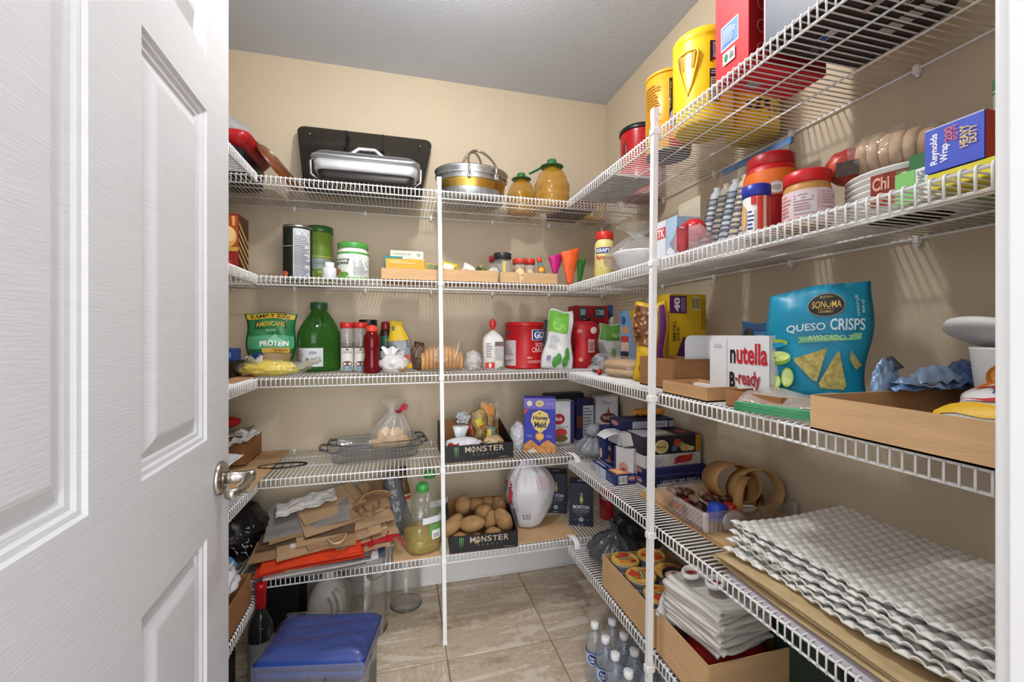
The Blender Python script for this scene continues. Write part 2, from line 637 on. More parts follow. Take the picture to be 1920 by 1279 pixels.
# lever set, 58 mm from the free edge
hx, hz = DW - .058, .906
h = put('door_handle', None, door, (hx, 0, hz))
hb = B()
hb.lathe([(0.0, 0), (.034, 0), (.034, .004), (.031, .009), (.018, .012), (.0, .012)], 28)
hb.lathe([(.0125, .010), (.0125, .030), (.011, .032), (.011, .052), (.0125, .054), (.0125, .062), (.010, .064), (0, .064)], 20)
hb.xform(Matrix.Rotation(PI / 2, 4, 'X'))
hb.build('rose', CHROME, h)
lv = B().tube([(.004, -.055, 0), (-.02, -.056, -.001), (-.05, -.058, -.004), (-.08, -.054, -.004), (-.105, -.046, -.002)], [.010, .0095, .009, .0085, .0085], 12)
lv.build('lever', CHROME, h)
for z in (.2, 1.0, 1.8):
    B().lathe([(.006, z - .045), (.006, z + .045)], 10, (-.006, -.004)).build('hinge', CHROME, door)

# ---------------------------------------------------------------- ventilated wire shelving
PITCH, WR, RR, DEP, LIP = 0.0158, 0.0017, 0.0026, 0.406, 0.033
def wire_mesh(dep):
    return B().tube([(0, dep - .004, 0), (0, dep * .5, 0), (0, .006, 0), (0, 0.0015, -.0015), (0, 0, -.006), (0, 0, -LIP)], WR, 6).mesh('deck_wire', WIRE)
def wire_shelf(label, loc, rot, length, dep, clips=True):
    s = thing('wire_shelf', label, 'shelf', loc, rot, 'white wire pantry shelves')
    me = wire_mesh(dep)
    n = int(length / PITCH)
    for i in range(n + 1):
        put('deck_wire', me, s, ((i + .5) * (length / (n + 1)), 0, 0))
    for y, z, r in ((.0045, -.0045, RR), (.0045, -LIP, RR), (dep * .36, -.0045, RR * .9), (dep * .68, -.0045, RR * .9), (dep - .006, -.0045, RR)):
        B().tube([(0.001, y, z), (length - .001, y, z)], r, 8).build('front_rail' if y < .01 else 'cross_rail', WIRE, s)
    if clips:
        x = .12
        while x < length:
            B().box(x - .006, x + .006, dep - .014, dep, -.016, .004, .002, 1).lathe([(.004, -.022), (.004, -.014)], 8, (x, dep - .006)).build('wall_clip', WIRE, s)
            x += .30
    return s
LZ = [1.772, 1.415, 1.049, .690, .336]
LZR = [1.772, 1.413, 1.045, .674, .313]
LZL = [1.772, 1.415, 1.047, .684, .288]
YSF, XSR, XSL = 1.679, 0.682, -0.489
ords = ['topmost', 'second', 'middle', 'fourth', 'lowest']
for i in range(5):
    wire_shelf(f'white wire shelf along the back wall, {ords[i]} of five from above', (XL, YSF, LZ[i]), 0, XR - XL, YB - YSF)
    # right wall: local x runs along -Y
    wire_shelf(f'white wire shelf along the right wall, {ords[i]} of five from above', (XSR, YSF - .006, LZR[i]), -PI / 2, YSF - YF - .02, XR - XSR)
    wire_shelf(f'white wire shelf on the left wall behind the door, {ords[i]} of five from above', (XSL, YF + .3, LZL[i]), PI / 2, YSF - YF - .306, XSL - XL)
# corner connectors on the two lower right shelves
for z0, z1, lab in ((LZ[3], LZR[3], 'fourth'), (LZ[4], LZR[4], 'lowest')):
    b = B().sheet(lambda u, v: (-.012 + .024 * u + .022 * math.sin(v * 2.4), .03 - .075 * v, .005 + (z1 - z0) * max(0, min(1, (v - .25) * 1.8)) + .006 * math.sin(PI * v)), 4, 10, .004)
    tag(b.build('corner_connector', WHITE, None, (XSR + .012, YSF, z0), 0.0), f'white plastic corner connector joining the back and right {lab} shelves', 'connector')

# support poles
def pole(label, x0, y0, x1, y1, top, rot, zs_):
    h = top
    ax = math.atan2(-(y1 - y0), h); ay = math.atan2(x1 - x0, h)
    s = thing('support_pole', label, 'pole', (x0, y0, 0), (ax, ay, rot) if False else 0)
    w = .0075
    k = Vector(((x1 - x0) / h, (y1 - y0) / h, 1))
    b = B()
    c, sn = math.cos(rot), math.sin(rot)
    sq = [(c * a - sn * d, sn * a + c * d) for a, d in ((-w, -w), (w, -w), (w, w), (-w, w))]
    b.rings([[(k.x * z + p[0], k.y * z + p[1], z) for p in sq] for z in (.012, top - .03)])
    b.build('pole', WHITE, s)
    for z0, z1, nm in ((0, .014, 'foot'), (top - .032, top, 'top_cap')):
        e = 1.12
        B().rings([[(k.x * z + p[0] * e, k.y * z + p[1] * e, z) for p in sq] for z in (z0, z1)]).build(nm, WHITE, s)
    for z in zs_:
        sg = 1 if rot else 0
        cl = B().box(-.010, .010, -.011, .014, -.012, .006, .002, 1)
        cl.build('shelf_clip', WHITE, s, (k.x * z, k.y * z, z), rot)
    return s
pole('square white support pole before the back shelves', .165, YSF - .014, .143, YSF - .012, 1.815, 0, [z - .012 for z in LZ])
pole('square white support pole before the right shelves', .648, 1.022, XSR - .012, 1.022, 1.820, -PI / 2, [z - .012 for z in LZR])
# ---------------------------------------------------------------- builders shared by the groceries
def carton(name, label, cat, x, y, z, w, d, h, rot=0.0, m='#ffffff', group=None, bev=.0015, tilt=None):
    """closed box, origin at the centre of its base; local front is -y"""
    o = B().box(-w / 2, w / 2, -d / 2, d / 2, 0, h, bev, 1).build(name, m if not isinstance(m, str) else M(m, 0.5, var=0.04), None, (x, y, z), tilt or rot)
    o['dim'] = (w, d, h)
    return tag(o, label, cat, group)
def fm(o, face):
    w, d, h = o['dim']
    return boxmap(w, d, h, face), w, d, h
class BP(P):
    """print in fractions of a box face; one mesh per printed face"""
    def __init__(s, root, name='printed_label'):
        P.__init__(s, root, name)
        s.done = {}
    def on(s, face):
        if s.done.get('now') != face:
            if s.mats:
                P.build(s)
            s.b, s.mats, s.k, s.rec = B(), [], 0, []
            s.done['now'] = face
        w, d, h = s.root['dim']
        return boxmap(w, d, h, face)

def open_tray(name, label, cat, x, y, z, w, d, h, rot=0.0, m=None, inner=None, group=None, hb=None, hs=None, th=.003):
    """open-topped cardboard tray: base and four walls (front h, back hb, sides hs)"""
    m = m or CARD
    s = thing(name, label, cat, (x, y, z), rot, group)
    s['dim'] = (w, d, h)
    hb = hb or h
    hs = hs or h
    B().box(-w / 2, w / 2, -d / 2, d / 2, 0, th).build('base', inner or m, s)
    B().box(-w / 2, w / 2, -d / 2, -d / 2 + th, 0, h).build('front_wall', m, s)
    B().box(-w / 2, w / 2, d / 2 - th, d / 2, 0, hb).build('back_wall', inner or m, s)
    for sx in (-1, 1):
        b = B()
        x0, x1 = sorted((sx * w / 2, sx * (w / 2 - th)))
        b.rings([[(x0, -d / 2 + th, 0), (x1, -d / 2 + th, 0), (x1, -d / 2 + th, h if hs == h else hs), (x0, -d / 2 + th, h if hs == h else hs)],
                 [(x0, d / 2 - th, 0), (x1, d / 2 - th, 0), (x1, d / 2 - th, hb if hs == h else hs), (x0, d / 2 - th, hb if hs == h else hs)]])
        b.build('side_wall', m, s)
    return s

def cyl(r, h, e=.004):
    return [(r - e, 0), (r, e), (r, h - e), (r - e, h)]
def vessel(name, label, cat, x, y, z, prof, m, lid=None, lm=None, lidname='lid', group=None, rot=0.0, n=28, sq=0.0, sy=1.0):
    """turned container: body plus lid"""
    s = thing(name, label, cat, (x, y, z), rot, group)
    B().lathe(prof, n, sq=sq, sy=sy).build('body', m if not isinstance(m, str) else M(m, 0.4, var=0.03), s)
    if lid:
        B().lathe(lid, n, sq=sq, sy=sy).build(lidname, lm if not isinstance(lm, str) else M(lm, 0.35, var=0.03), s)
    return s
def facing(x, y):
    """angle (deg) of the direction from (x, y) to the viewer's doorway"""
    return math.degrees(math.atan2(-y, -x))

def bag(name, label, cat, x, y, z, w, h, t, m, rot=0.0, group=None, lean=0.0, top=.35, seed=1, taper=0.0, wob=.006, slope=0.0):
    """upright pillow bag; returns root and map of its front"""
    r = random.Random(seed)
    ph = [r.uniform(0, 6) for _ in range(6)]
    def S(u, v, sgn):
        prof = min(1, (1 - v) / top) ** .6 * min(1, .55 + v * 4) if v > .0 else .55
        edge = max(0.0, 1 - abs(2 * u - 1) ** 3.2)
        ww = w * (1 + taper * (v - .5))
        dx = wob * math.sin(ph[0] + v * 9) * (1 if u > .5 else -1) * abs(2 * u - 1)
        bulge = t / 2 * edge * prof * (1 + .10 * math.sin(ph[1] + u * 7 + v * 5) + .07 * math.sin(ph[2] + v * 17 + u * 3))
        crease = wob * .5 * math.sin(ph[3] + u * 13 + v * 23) * edge
        return Vector(((u - .5) * ww + dx, sgn * (bulge + .0008) + (crease if sgn < 0 else -crease) * .6 + lean * v * h,
                       v * h * (1 + slope * (u - .5)) + wob * .8 * math.sin(ph[4] + u * 6) * v))
    b = B()
    b.smooth = True
    nu, nv = 16, 20
    fr = [[b.V(S(i / nu, j / nv, -1)) for i in range(nu + 1)] for j in range(nv + 1)]
    bk = [[fr[j][i] if i in (0, nu) else b.V(S(i / nu, j / nv, 1)) for i in range(nu + 1)] for j in range(nv + 1)]
    for j in range(nv):
        for i in range(nu):
            b.face([fr[j][i], fr[j][i + 1], fr[j + 1][i + 1], fr[j + 1][i]])
            b.face([bk[j][i], bk[j + 1][i], bk[j + 1][i + 1], bk[j][i + 1]])
    for j in (0, nv):
        for i in range(nu):
            b.face([fr[j][i], fr[j][i + 1], bk[j][i + 1], bk[j][i]])
    me = b.mesh('bag', m if not isinstance(m, str) else M(m, 0.35, var=0.06))
    o = put(name, me, None, (x, y, z), rot)
    tag(o, label, cat, group)
    mp = lambda u, v, k: S(u, v, -1) + Vector((0, -k * 1.3 - .0018, 0))
    return o, mp

def sack(b, c, r, h, neck=.25, fold=9, amp=.12, seed=0, ns=28, nr=14, flare=0.0, tilt=(0, 0)):
    """gathered plastic sack: a slumped belly drawn up to a tied neck with folds, optional flared top"""
    rings = []
    for j in range(nr + 1):
        v = j / nr
        if v < .72:
            q = v / .72
            k = (1 - (1 - q) ** 3) ** .35 if q < .25 else 1.0
            rad = (0.80 + .22 * math.sin(min(1, q * 1.15) * PI * .75)) * (k if q < .25 else 1)
            rad = rad * (1 - max(0, q - .45) ** 1.4 * (1.9 * (1 - neck)))
        else:
            q = (v - .72) / .28
            base = neck * .42
            rad = base + flare * q ** 1.5
        ring = []
        for i in range(ns):
            a = 2 * PI * i / ns
            f = 1 + amp * min(1.2, v * 1.6) * math.sin(a * fold + seed + 2 * math.sin(v * 4 + seed)) + .06 * noise.noise(Vector((math.cos(a) * 1.5 + seed, math.sin(a) * 1.5, v * 3)))
            z = h * (v if v > .72 else .72 * (v / .72) ** 1.0)
            ring.append((c[0] + r[0] * rad * f * math.cos(a) + tilt[0] * v * h, c[1] + r[1] * rad * f * math.sin(a) + tilt[1] * v * h, c[2] + z))
        rings.append(ring)
    sm, b.smooth = b.smooth, True
    b.rings(rings, True, True, False)
    b.smooth = sm
    return b

def rrect(w, d, r, n=5):
    out = []
    for cx, cy, a0 in ((w / 2 - r, d / 2 - r, 0), (-w / 2 + r, d / 2 - r, PI / 2), (-w / 2 + r, -d / 2 + r, PI), (w / 2 - r, -d / 2 + r, 1.5 * PI)):
        for i in range(n + 1):
            a = a0 + PI / 2 * i / n
            out.append((cx + r * math.cos(a), cy + r * math.sin(a)))
    return out
def pan(b, levels, r=.03, n=5):
    """rounded-rectangle shell: levels [(w, d, z)] followed outside then inside"""
    b.smooth = True
    b.rings([[(x, y, z) for x, y in rrect(w, d, max(.003, min(r, w / 2 - .001, d / 2 - .001)), n)] for w, d, z in levels], True, True, True)
    b.smooth = False
    return b
WR2 = .002
Z1, Z2, Z3, Z4, Z5 = [z + WR2 for z in LZ]
Z1R, Z2R, Z3R, Z4R, Z5R = [z + WR2 for z in LZR]
Z1L, Z2L, Z3L, Z4L, Z5L = [z + WR2 for z in LZL]
FOIL = M('#d6d6d6', 0.3, .65, var=0.12, scale=60, bump=0.35, bscale=70)
SILVER = M('#c9cbcd', 0.3, 1.0, var=0.04)
GALV = M('#b4b8bb', 0.38, 1.0, var=0.22, scale=55)
# ================================================================ topmost shelf, left corner
s = thing('roasting_pan', 'black roasting pan lowest in the pile in the top left corner', 'pan', (-.690, 1.80, Z1))
pan(B(), [(.26, .26, 0), (.30, .32, .012), (.31, .33, .082), (.30, .32, .082), (.29, .31, .014), (.25, .26, .012)], .06).build('pan_shell', BLACK, s)
s = thing('serving_tray', 'red rectangular tray under the foil pan in the top left corner', 'tray', (-.690, 1.80, Z1 + .083))
pan(B(), [(.30, .27, 0), (.34, .30, .03), (.36, .32, .05), (.355, .315, .05), (.33, .29, .03), (.29, .26, .005)], .03).build('tray_shell', M('#a81f22', 0.3), s)
s = thing('foil_pan', 'oval silver foil roasting pan with rolled rim at the top of the corner pile', 'pan', (-.690, 1.80, Z1 + .134))
b = B(); b.smooth = True
def oval(r, k, z, n=56, a=0.0):
    return [(r * k * 1.0 * math.cos(2 * PI * i / n) * (1 + a * math.sin(i * 2.2)), r * .86 * k * math.sin(2 * PI * i / n) * (1 + a * math.sin(i * 2.2)), z) for i in range(n)]
b.rings([oval(.185, .93, 0), oval(.185, 1.0, .004), oval(.188, 1.0, .010), oval(.180, .95, .014, a=.012), oval(.172, .9, .045, a=.02), oval(.155, .88, .075, a=.03), oval(.13, .8, .088, a=.02)], True, True, True)
b.build('foil_shell', FOIL, s)
# brown oval tray leaning on the pile
s = thing('oval_tray', 'brown oval wooden tray with a handle slot leaning on the corner pile', 'tray', (-.405, 1.84, Z1 + .014), (0, math.radians(-36), math.radians(-8)))
b = B(); b.smooth = True
def ell(w, h, z, n=40):
    return [(z, w * math.sin(2 * PI * i / n), h + h * -math.cos(2 * PI * i / n)) for i in range(n)]
def ellr(w, h, x, c, n=40):
    return [(x, w * math.sin(2 * PI * i / n), c - h * math.cos(2 * PI * i / n)) for i in range(n)]
WOODB = M('#6e3a1d', 0.35, var=0.2, scale=14, stretch=(1, 1, 6))
b.rings([ellr(.115, .085, 0, .09), ellr(.135, .09, -.012, .09), ellr(.14, .09, -.014, .09), ellr(.14, .0895, -.010, .09), ellr(.112, .083, .006, .09)], True, True, True)
b.build('tray_shell', WOODB, s)
B().tube([(.004, -.03, .145), (.0045, 0, .152), (.004, .03, .145)], .006, 8).build('handle_slot', M('#d9c9a4', 0.6), s)

# ================================================================ black lid and silver roaster
s = thing('plastic_tub_cover', 'large black plastic lid leaning against the wall on the top shelf', 'cover', (-.150, 1.882, Z1 + .010), (math.radians(-27), 0, 0))
b = B(); b.smooth = True
def trap(wb, wt, h, y, r=.035, zb=0.0, n=6):
    pts = []
    c = [(-wb / 2 + r, zb + r, PI), (wb / 2 - r, zb + r, 1.5 * PI), (wt / 2 - r, h - r, 0), (-wt / 2 + r, h - r, PI / 2)]
    for cx, cz, a0 in c:
        for i in range(n + 1):
            a = a0 + PI / 2 * i / n
            pts.append((cx + r * math.cos(a), y, cz + r * math.sin(a)))
    return pts
b.rings([trap(.47, .575, .375, -.012, .03), trap(.475, .58, .378, .0, .032, -.002), trap(.45, .55, .362, .022, .03, .012), trap(.445, .545, .36, .020, .03, .014),
         trap(.46, .563, .366, -.004, .03, .008), trap(.40, .50, .33, .000, .03, .03), trap(.36, .43, .30, .012, .03, .05)], True, True, True)
b.build('lid_shell', M('#17181a', 0.3, var=0.08), s)
for x in (-.09, .07):
    B().box(x - .004, x + .004, -.018, .004, .27, .37).box(x - .008, x + .008, -.016, -.006, .262, .275).build('rib', M('#1f2022', 0.35), s)
for x, z in ((-.235, .33), (.235, .325)):
    B().lathe([(.004, -.003), (.004, 0)], 8).xform(Matrix.Translation((x, -.0145, z)) @ Matrix.Rotation(PI / 2, 4, 'X')).build('rivet', SILVER, s)
s = rst = thing('roaster', 'silver lidded roasting pan with arched handle standing before the black lid', 'pan', (-.124, 1.765, Z1), .0)
pan(B(), [(.33, .18, 0), (.345, .19, .006), (.36, .20, .040)], .03).build('base', M('#231d1c', 0.45), s)
pan(B(), [(.362, .202, .040), (.378, .212, .044), (.385, .216, .094), (.372, .205, .094)], .03).build('pan_body', M('#c6cacf', 0.42, 0.55, var=.03), s)
b = pan(B(), [(.40, .232, .092), (.404, .236, .098), (.398, .23, .106), (.382, .214, .110), (.375, .207, .120), (.362, .195, .126), (.33, .165, .131)], .035)
b.build('lid', SILVER, s)
b = B().tube([(-.075, -.07, .126), (-.055, -.072, .134), (-.03, -.073, .158), (.03, -.073, .158), (.055, -.072, .134), (.075, -.07, .126)], [.007, .008, .0075, .0075, .008, .007], 8)
b.build('lid_handle', M('#d8dadc', 0.3, 0.6), s)
for sx in (-1, 1):
    B().tube([(sx * .195, -.06, .098), (sx * .206, -.06, .09), (sx * .204, -.06, .03), (sx * .18, -.06, .012)], .005, 6).box(min(sx * .17, sx * .20), max(sx * .17, sx * .20), -.075, -.045, .094, .112, .002).build('side_bail', SILVER, s)

rst.scale = (.97, 1, .82)
# ================================================================ galvanised tub and oil bottles
s = thing('galvanized_tub', 'oval galvanized metal tub with two round handles and a gold band', 'tub', (.300, 1.845, Z1), 0.06)
b = B()
pr = [(.128, 0), (.138, .006), (.146, .070), (.156, .118), (.160, .124), (.162, .130), (.158, .135), (.153, .131), (.150, .118), (.132, .012)]
b.lathe(pr, 40, sy=.76)
b.build('tub_body', GALV, s)
B().lathe([(.1425, .045), (.1475, .075), (.1485, .082), (.1465, .082), (.1412, .045)], 40, sy=.77, cap0=False, cap1=False).build('gold_band', M('#b99a4e', 0.3, 1.0, var=.15), s)
B().lathe([(.1575, .100), (.160, .104), (.1575, .108)], 40, sy=.78, cap0=False, cap1=False).build('bead', GALV, s)
for sy in (-1, 1):
    pts = [(.02 + .058 * math.cos(a), sy * (.122 - .085 * math.sin(a)) + .02 * math.sin(a), .122 + (.122 + .012 * sy) * math.sin(a)) for a in [PI * i / 14 for i in range(15)]]
    pts = [(.078, sy * .122, .085)] + pts + [(-.038, sy * .122, .085)]
    B().tube(pts, .0055, 8).build('handle', M('#a89f8e', 0.35, 0.9), s)
    for x in (.078, -.038):
        B().box(x - .008, x + .008, sy * .122 - .004, sy * .122 + .004, .074, .096, .002).build('handle_lug', GALV, s)

OIL = FILM('#b98606', 0.46, 0.06, bump=.35, bscale=22)
OILCAP = M('#2f6a3d', 0.35)
def oil_bottle(label, x, y, z, k=1.0, oil=OIL, group='yellow cooking oil bottles', cap=OILCAP):
    pr = [(.058, 0), (.064, .005), (.064, .028), (.061, .032), (.064, .037), (.065, .060), (.062, .066), (.065, .072), (.066, .098), (.063, .106), (.060, .112), (.052, .138), (.040, .158), (.026, .168), (.0215, .171), (.0215, .176)]
    s = thing('oil_bottle', label, 'bottle', (x, y, z), .3, group)
    B().lathe([(r * k, zz * k) for r, zz in pr], 32, sq=.8).build('bottle_body', oil, s)
    B().lathe([(r * k, zz * k) for r, zz in [(.046, .174), (.048, .176), (.030, .179), (.021, .180), (.0205, .183), (.0205, .200), (.018, .204)]], 24).build('cap', cap, s)
    return s
oil_bottle('smaller green capped yellow oil bottle right beside the galvanized tub', .560, 1.965, Z1, 1.0)
oil_bottle('larger green capped yellow oil bottle, right of the tied pair on the top shelf', .668, 1.835, Z1, 1.12)
s = tag(B().box(-.040, .040, -.010, .010, 0, .0016, .0006, 1).build('carry_strap', M('#36b078', 0.4), None, (.614, 1.90, Z1 + .200), (0, math.radians(-12), math.radians(-50))), 'green plastic carrying strap joining the two oil bottle necks', 'strap')
oil_bottle('lone oil bottle with green cap showing above the corner of the right shelf', .945, 1.985, Z1, .95, group=None)
s = carton('flat_box', 'dark red flat box lying on the top shelf in the back right corner', 'box', .785, 1.90, Z1, .155, .24, .035, 0, '#4a1f1c')
s = tag(B().box(-.11, .11, -.15, .15, 0, .006, .002, 1).build('gray_board', M('#a39c9c', 0.6), None, (.815, 1.50, Z1R), 0), 'flat gray board lying on the top right shelf at the corner', 'board')
s.location = (.795, 1.52, Z1R)

# ================================================================ topmost right shelf
YEL = M('#e8c21f', 0.32, var=.03)
# red canister with black lid
x, y = .972, 1.585
s = vessel('coffee_canister', 'red plastic coffee canister with black lid on the top right shelf', 'canister', x, y, Z1R, [(.076, 0), (.082, .006), (.082, .10), (.080, .105), (.082, .11), (.082, .255), (.084, .262), (.082, .268)], M('#b3151d', 0.28, var=.03),
           [(.086, .262), (.088, .265), (.088, .278), (.083, .283), (.072, .283), (.07, .279)], M('#16161a', 0.3))
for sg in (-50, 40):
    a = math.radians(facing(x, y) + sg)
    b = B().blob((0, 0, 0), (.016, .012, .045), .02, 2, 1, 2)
    b.build('dent_shade', M('#6d0e14', 0.4), s, (.076 * math.cos(a), .076 * math.sin(a), .19), a + PI / 2)  # darker red blob: shade of a grip dent put into the colour
# orange-yellow drink canister
x, y = .826, 1.188
s = vessel('drink_mix_canister', 'tall yellow and black drink mix canister with orange fruit picture behind the pole', 'canister', x, y, Z1R, cyl(.068, .236, .003), M('#d99a1d', 0.35, var=.03), [(.067, .236), (.0695, .236), (.0695, .243), (.066, .246)], M('#e6ab28', 0.35))
fa = facing(x, y)
p = P(s)
mp = cylmap(.0682, 0, .236, fa, 180)
p.rect(mp, .52, .02, .98, .90, '#15161c', 8)
p.poly(mp, [(.52, .60), (.66, .75), (.64, .77), (.52, .63)], '#e8e8e8')
p.poly(mp, [(.52, .54), (.70, .57), (.70, .55), (.52, .52)], '#e8e8e8')
p.ell(mp, .63, .33, .12, .16, '#e0592a', rot=0)
p.ell(mp, .60, .22, .10, .12, '#e8763a')
p.ell(mp, .66, .44, .06, .06, '#ee8a55')
p.rect(mp, .52, .02, .98, .12, '#a92d3c', 8)
p.lines(mp, .12, .25, .42, .88, 16, '#a06e10')
p.build()
B().lathe([(.062, -.0015), (.068, -.001), (.068, .004)], 28).build('metal_base', M('#6d7075', 0.4, .8), s)
# yellow tub with moulded grip
def yellow_tub(label, x, y, r, h, grip=True, brand=False):
    s = vessel('coffee_tub', label, 'tub', x, y, Z1R, [(r * .93, 0), (r * .98, .005), (r, .02), (r, h * .86), (r * .985, h * .9), (r * 1.01, h * .91), (r * 1.02, h * .93), (r * 1.0, h * .985), (r * .96, h)], YEL, group=None, n=40)
    f = facing(x, y)
    p = P(s)
    mp = cylmap(r * 1.001, 0, h, f, 180)
    if grip:
        p.rect(mp, .60, .62, 1.0, .82, '#7d1119', 8)
        p.poly(mp, [(.60, .62), (.72, .66), (.76, .56), (.82, .60), (1.0, .54), (1.0, .64), (.60, .64)], '#7d1119')
        p.rect(mp, .575, .60, .60, .82, '#1d1d22', 2)
        p.rect(mp, .605, .64, .655, .80, '#9aa0ae', 3)
        p.lines(mp, .61, .66, .65, .78, 6, '#555a66')
        p.rect(mp, .57, .18, .675, .52, '#23202e', 3)
        p.rect(mp, .58, .19, .665, .43, '#d9cf9a', 3)
        p.lines(mp, .585, .2, .66, .42, 10, '#38323c')
        p.lines(mp, .58, .45, .665, .5, 2, '#b9b4d0')
        p.lines(mp, .02, .3, .13, .62, 9, '#a98c12')
        p.rect(mp, .10, .08, .17, .24, '#8d8f9a', 3)
    if brand:
        p.text(mp, 'Nes', .30, .10, .72, .34, '#241a12', .02, 90)
        p.lines(mp, .75, .15, .95, .5, 5, '#8a7a20')
        p.rect(mp, .1, .75, .9, .95, '#d9b41c', 8)
    p.build()
    if grip:
        a = math.radians(f - 27)
        g = B()
        q = [(-.030, .055), (-.024, .066), (0, .070), (.024, .066), (.030, .055), (.026, .03), (.012, -.02), (0, -.05), (-.012, -.02), (-.026, .03)]
        g.tube([(x_, -.001, z_) for x_, z_ in q], .0032, 6, closed=True)
        g.build('grip_rim', YEL, s, (r * math.cos(a), r * math.sin(a), h * .5), a + PI / 2)
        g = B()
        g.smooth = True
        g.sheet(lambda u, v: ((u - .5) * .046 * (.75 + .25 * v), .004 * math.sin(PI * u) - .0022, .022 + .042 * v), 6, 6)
        g.build('grip_shade', M('#b08a10', 0.4), s, (r * math.cos(a), r * math.sin(a), h * .5), a + PI / 2)  # darker yellow stands in for the shade inside the grip
    return s
yellow_tub('yellow plastic coffee tub with moulded grip beside the red box', .822, 1.022, .078, .252)
yellow_tub('yellow drink powder tub near the wall behind the red box, seen through the shelf wires', .985, 1.015, .069, .235, False, True)
# red carton
o = carton('red_carton', 'tall red carton with a blue panel on the top right shelf', 'box', .803, .779, Z1R, .098, .205, .30, -PI / 2, '#d3242b')
p = BP(o)
m_ = p.on('front')
p.rect(m_, .20, .22, .72, .40, '#e8e8ee'); p.rect(m_, .22, .23, .70, .39, '#5f8fd6'); p.lines(m_, .26, .25, .66, .37, 6, '#c9d8f0')
p.rect(m_, .28, .10, .64, .19, '#e6e4de'); p.ell(m_, .38, .145, .06, .03, '#2f7d58'); p.lines(m_, .48, .12, .62, .17, 3, '#333333')
p.lines(m_, .15, .7, .8, .9, 4, '#f1c9c6')
m_ = p.on('right')
p.rect(m_, 0, 0, 1, 1, '#a3141b')
for k in range(6):
    p.ell(m_, .16, .1 + .16 * k, .07, .05, '#d9685f'); p.ell(m_, .16, .1 + .16 * k, .055, .04, '#a3141b')
m_ = p.on('bottom')
p.rect(m_, .2, .55, .45, .72, '#9a9a9a'); p.lines(m_, .55, .15, .95, .35, 3, '#c95a5f')
p.build()
# black appliance carton with rounded far corner
s = thing('appliance_carton', 'black carton with white and pink picture at the near end of the top right shelf', 'box', (.822, .590, Z1R), -PI / 2)
w, d, h = .20, .245, .26
b = B()
pl = [(-w / 2, -d / 2), (w / 2, -d / 2), (w / 2, d / 2 - .07)] + [(w / 2 - .07 + .07 * math.cos(a), d / 2 - .07 + .07 * math.sin(a)) for a in [PI / 2 * i / 8 for i in range(1, 9)]] + [(-w / 2, d / 2)]
b.prism(pl, 0, h)
b.build('carton_body', M('#241d1c', 0.42, var=.05), s)
s['dim'] = (w, d, h)
p = BP(s)
m_ = p.on('front')
p.rect(m_, 0.02, 0, 1, 1, '#4d5360'); p.rect(m_, 0, 0, .02, 1, '#c8a0a4')
p.ell(m_, .52, .38, .24, .16, '#d9949a'); p.ell(m_, .52, .38, .2, .13, '#d86b70'); p.ell(m_, .75, .5, .3, .26, '#f0eeec')
p.ell(m_, .3, .75, .2, .08, '#dfe6ea'); p.rect(m_, .5, .8, 1, 1, '#f2f0ee')
m_ = p.on('bottom')
for i in range(6):
    p.rect(m_, .46 + .075 * i, .20, .52 + .075 * i, .33, '#b5b1ae')
p.rect(m_, .24, .62, .38, .70, '#b8bcc8'); p.rect(m_, .25, .63, .32, .69, '#2a4f9a'); p.lines(m_, .1, .56, .2, .64, 3, '#777777'); p.rect(m_, .62, .62, .8, .67, '#b0a8a4')
p.lines(m_, .78, .42, .95, .5, 3, '#c9b9b0')
p.build()
# ================================================================ second shelf, back wall
o = carton('popcorn_carton', 'red and gold popcorn carton with striped side on the second left shelf', 'box', -.632, 1.75, Z2L, .148, .10, .215, 0, '#8e1f1c')
p = BP(o)
m_ = p.on('front')
p.rect(m_, .35, .42, 1, .96, '#a2461f'); p.ell(m_, .75, .62, .22, .18, '#d8a85a'); p.ell(m_, .8, .66, .14, .12, '#e6c98e'); p.rect(m_, .35, .38, 1, .45, '#c79a45')
for k in range(3):
    p.poly(m_, [(.5 + .18 * k, .96), (.58 + .18 * k, .96), (.57 + .18 * k, .80), (.52 + .18 * k, .80)], '#d9a05a')
p.lines(m_, .5, .1, .9, .3, 3, '#b04a48')
m_ = p.on('right')
p.rect(m_, 0, 0, 1, 1, '#4a2a1a')
for k in range(-3, 9):
    y0 = k * .13
    a_, b_ = max(0, y0), min(1, y0 + .06)
    pts = [(0, y0 + .30), (1, y0), (1, y0 + .06), (0, y0 + .36)]
    if y0 >= 0 and y0 + .36 <= 1:
        p.poly(m_, pts, '#c9a36a')
p.build()
# canisters
x, y = -.398, 1.85
s = vessel('protein_canister', 'black canister with white nutrition panel and silver rim on the second shelf', 'canister', x, y, Z2, cyl(.0525, .205, .003), '#1b211b', [(.051, .204), (.0545, .205), (.0545, .213), (.050, .214), (.049, .211)], SILVER, 'rim')
p = P(s); f = facing(x, y); mp = cylmap(.0526, 0, .205, f, 180)
p.rect(mp, .40, .02, .80, .97, '#c9ccd2', 8); p.lines(mp, .43, .05, .78, .94, 26, '#6b6f78'); p.rect(mp, .02, .62, .40, .635, '#8f9590', 6)
p.ell(mp, .24, .10, .08, .06, '#c0673a'); p.lines(mp, .84, .1, .96, .9, 14, '#7d8a8a'); p.build()
x, y = -.337, 1.972
s = vessel('green_canister', 'tall olive green canister with dark green lid behind the black canister', 'canister', x, y, Z2, cyl(.050, .222, .003), '#6f8c2c', [(.0515, .218), (.053, .220), (.053, .244), (.050, .246)], '#2f5e26')
p = P(s); f = facing(x, y); mp = cylmap(.0502, 0, .222, f, 180)
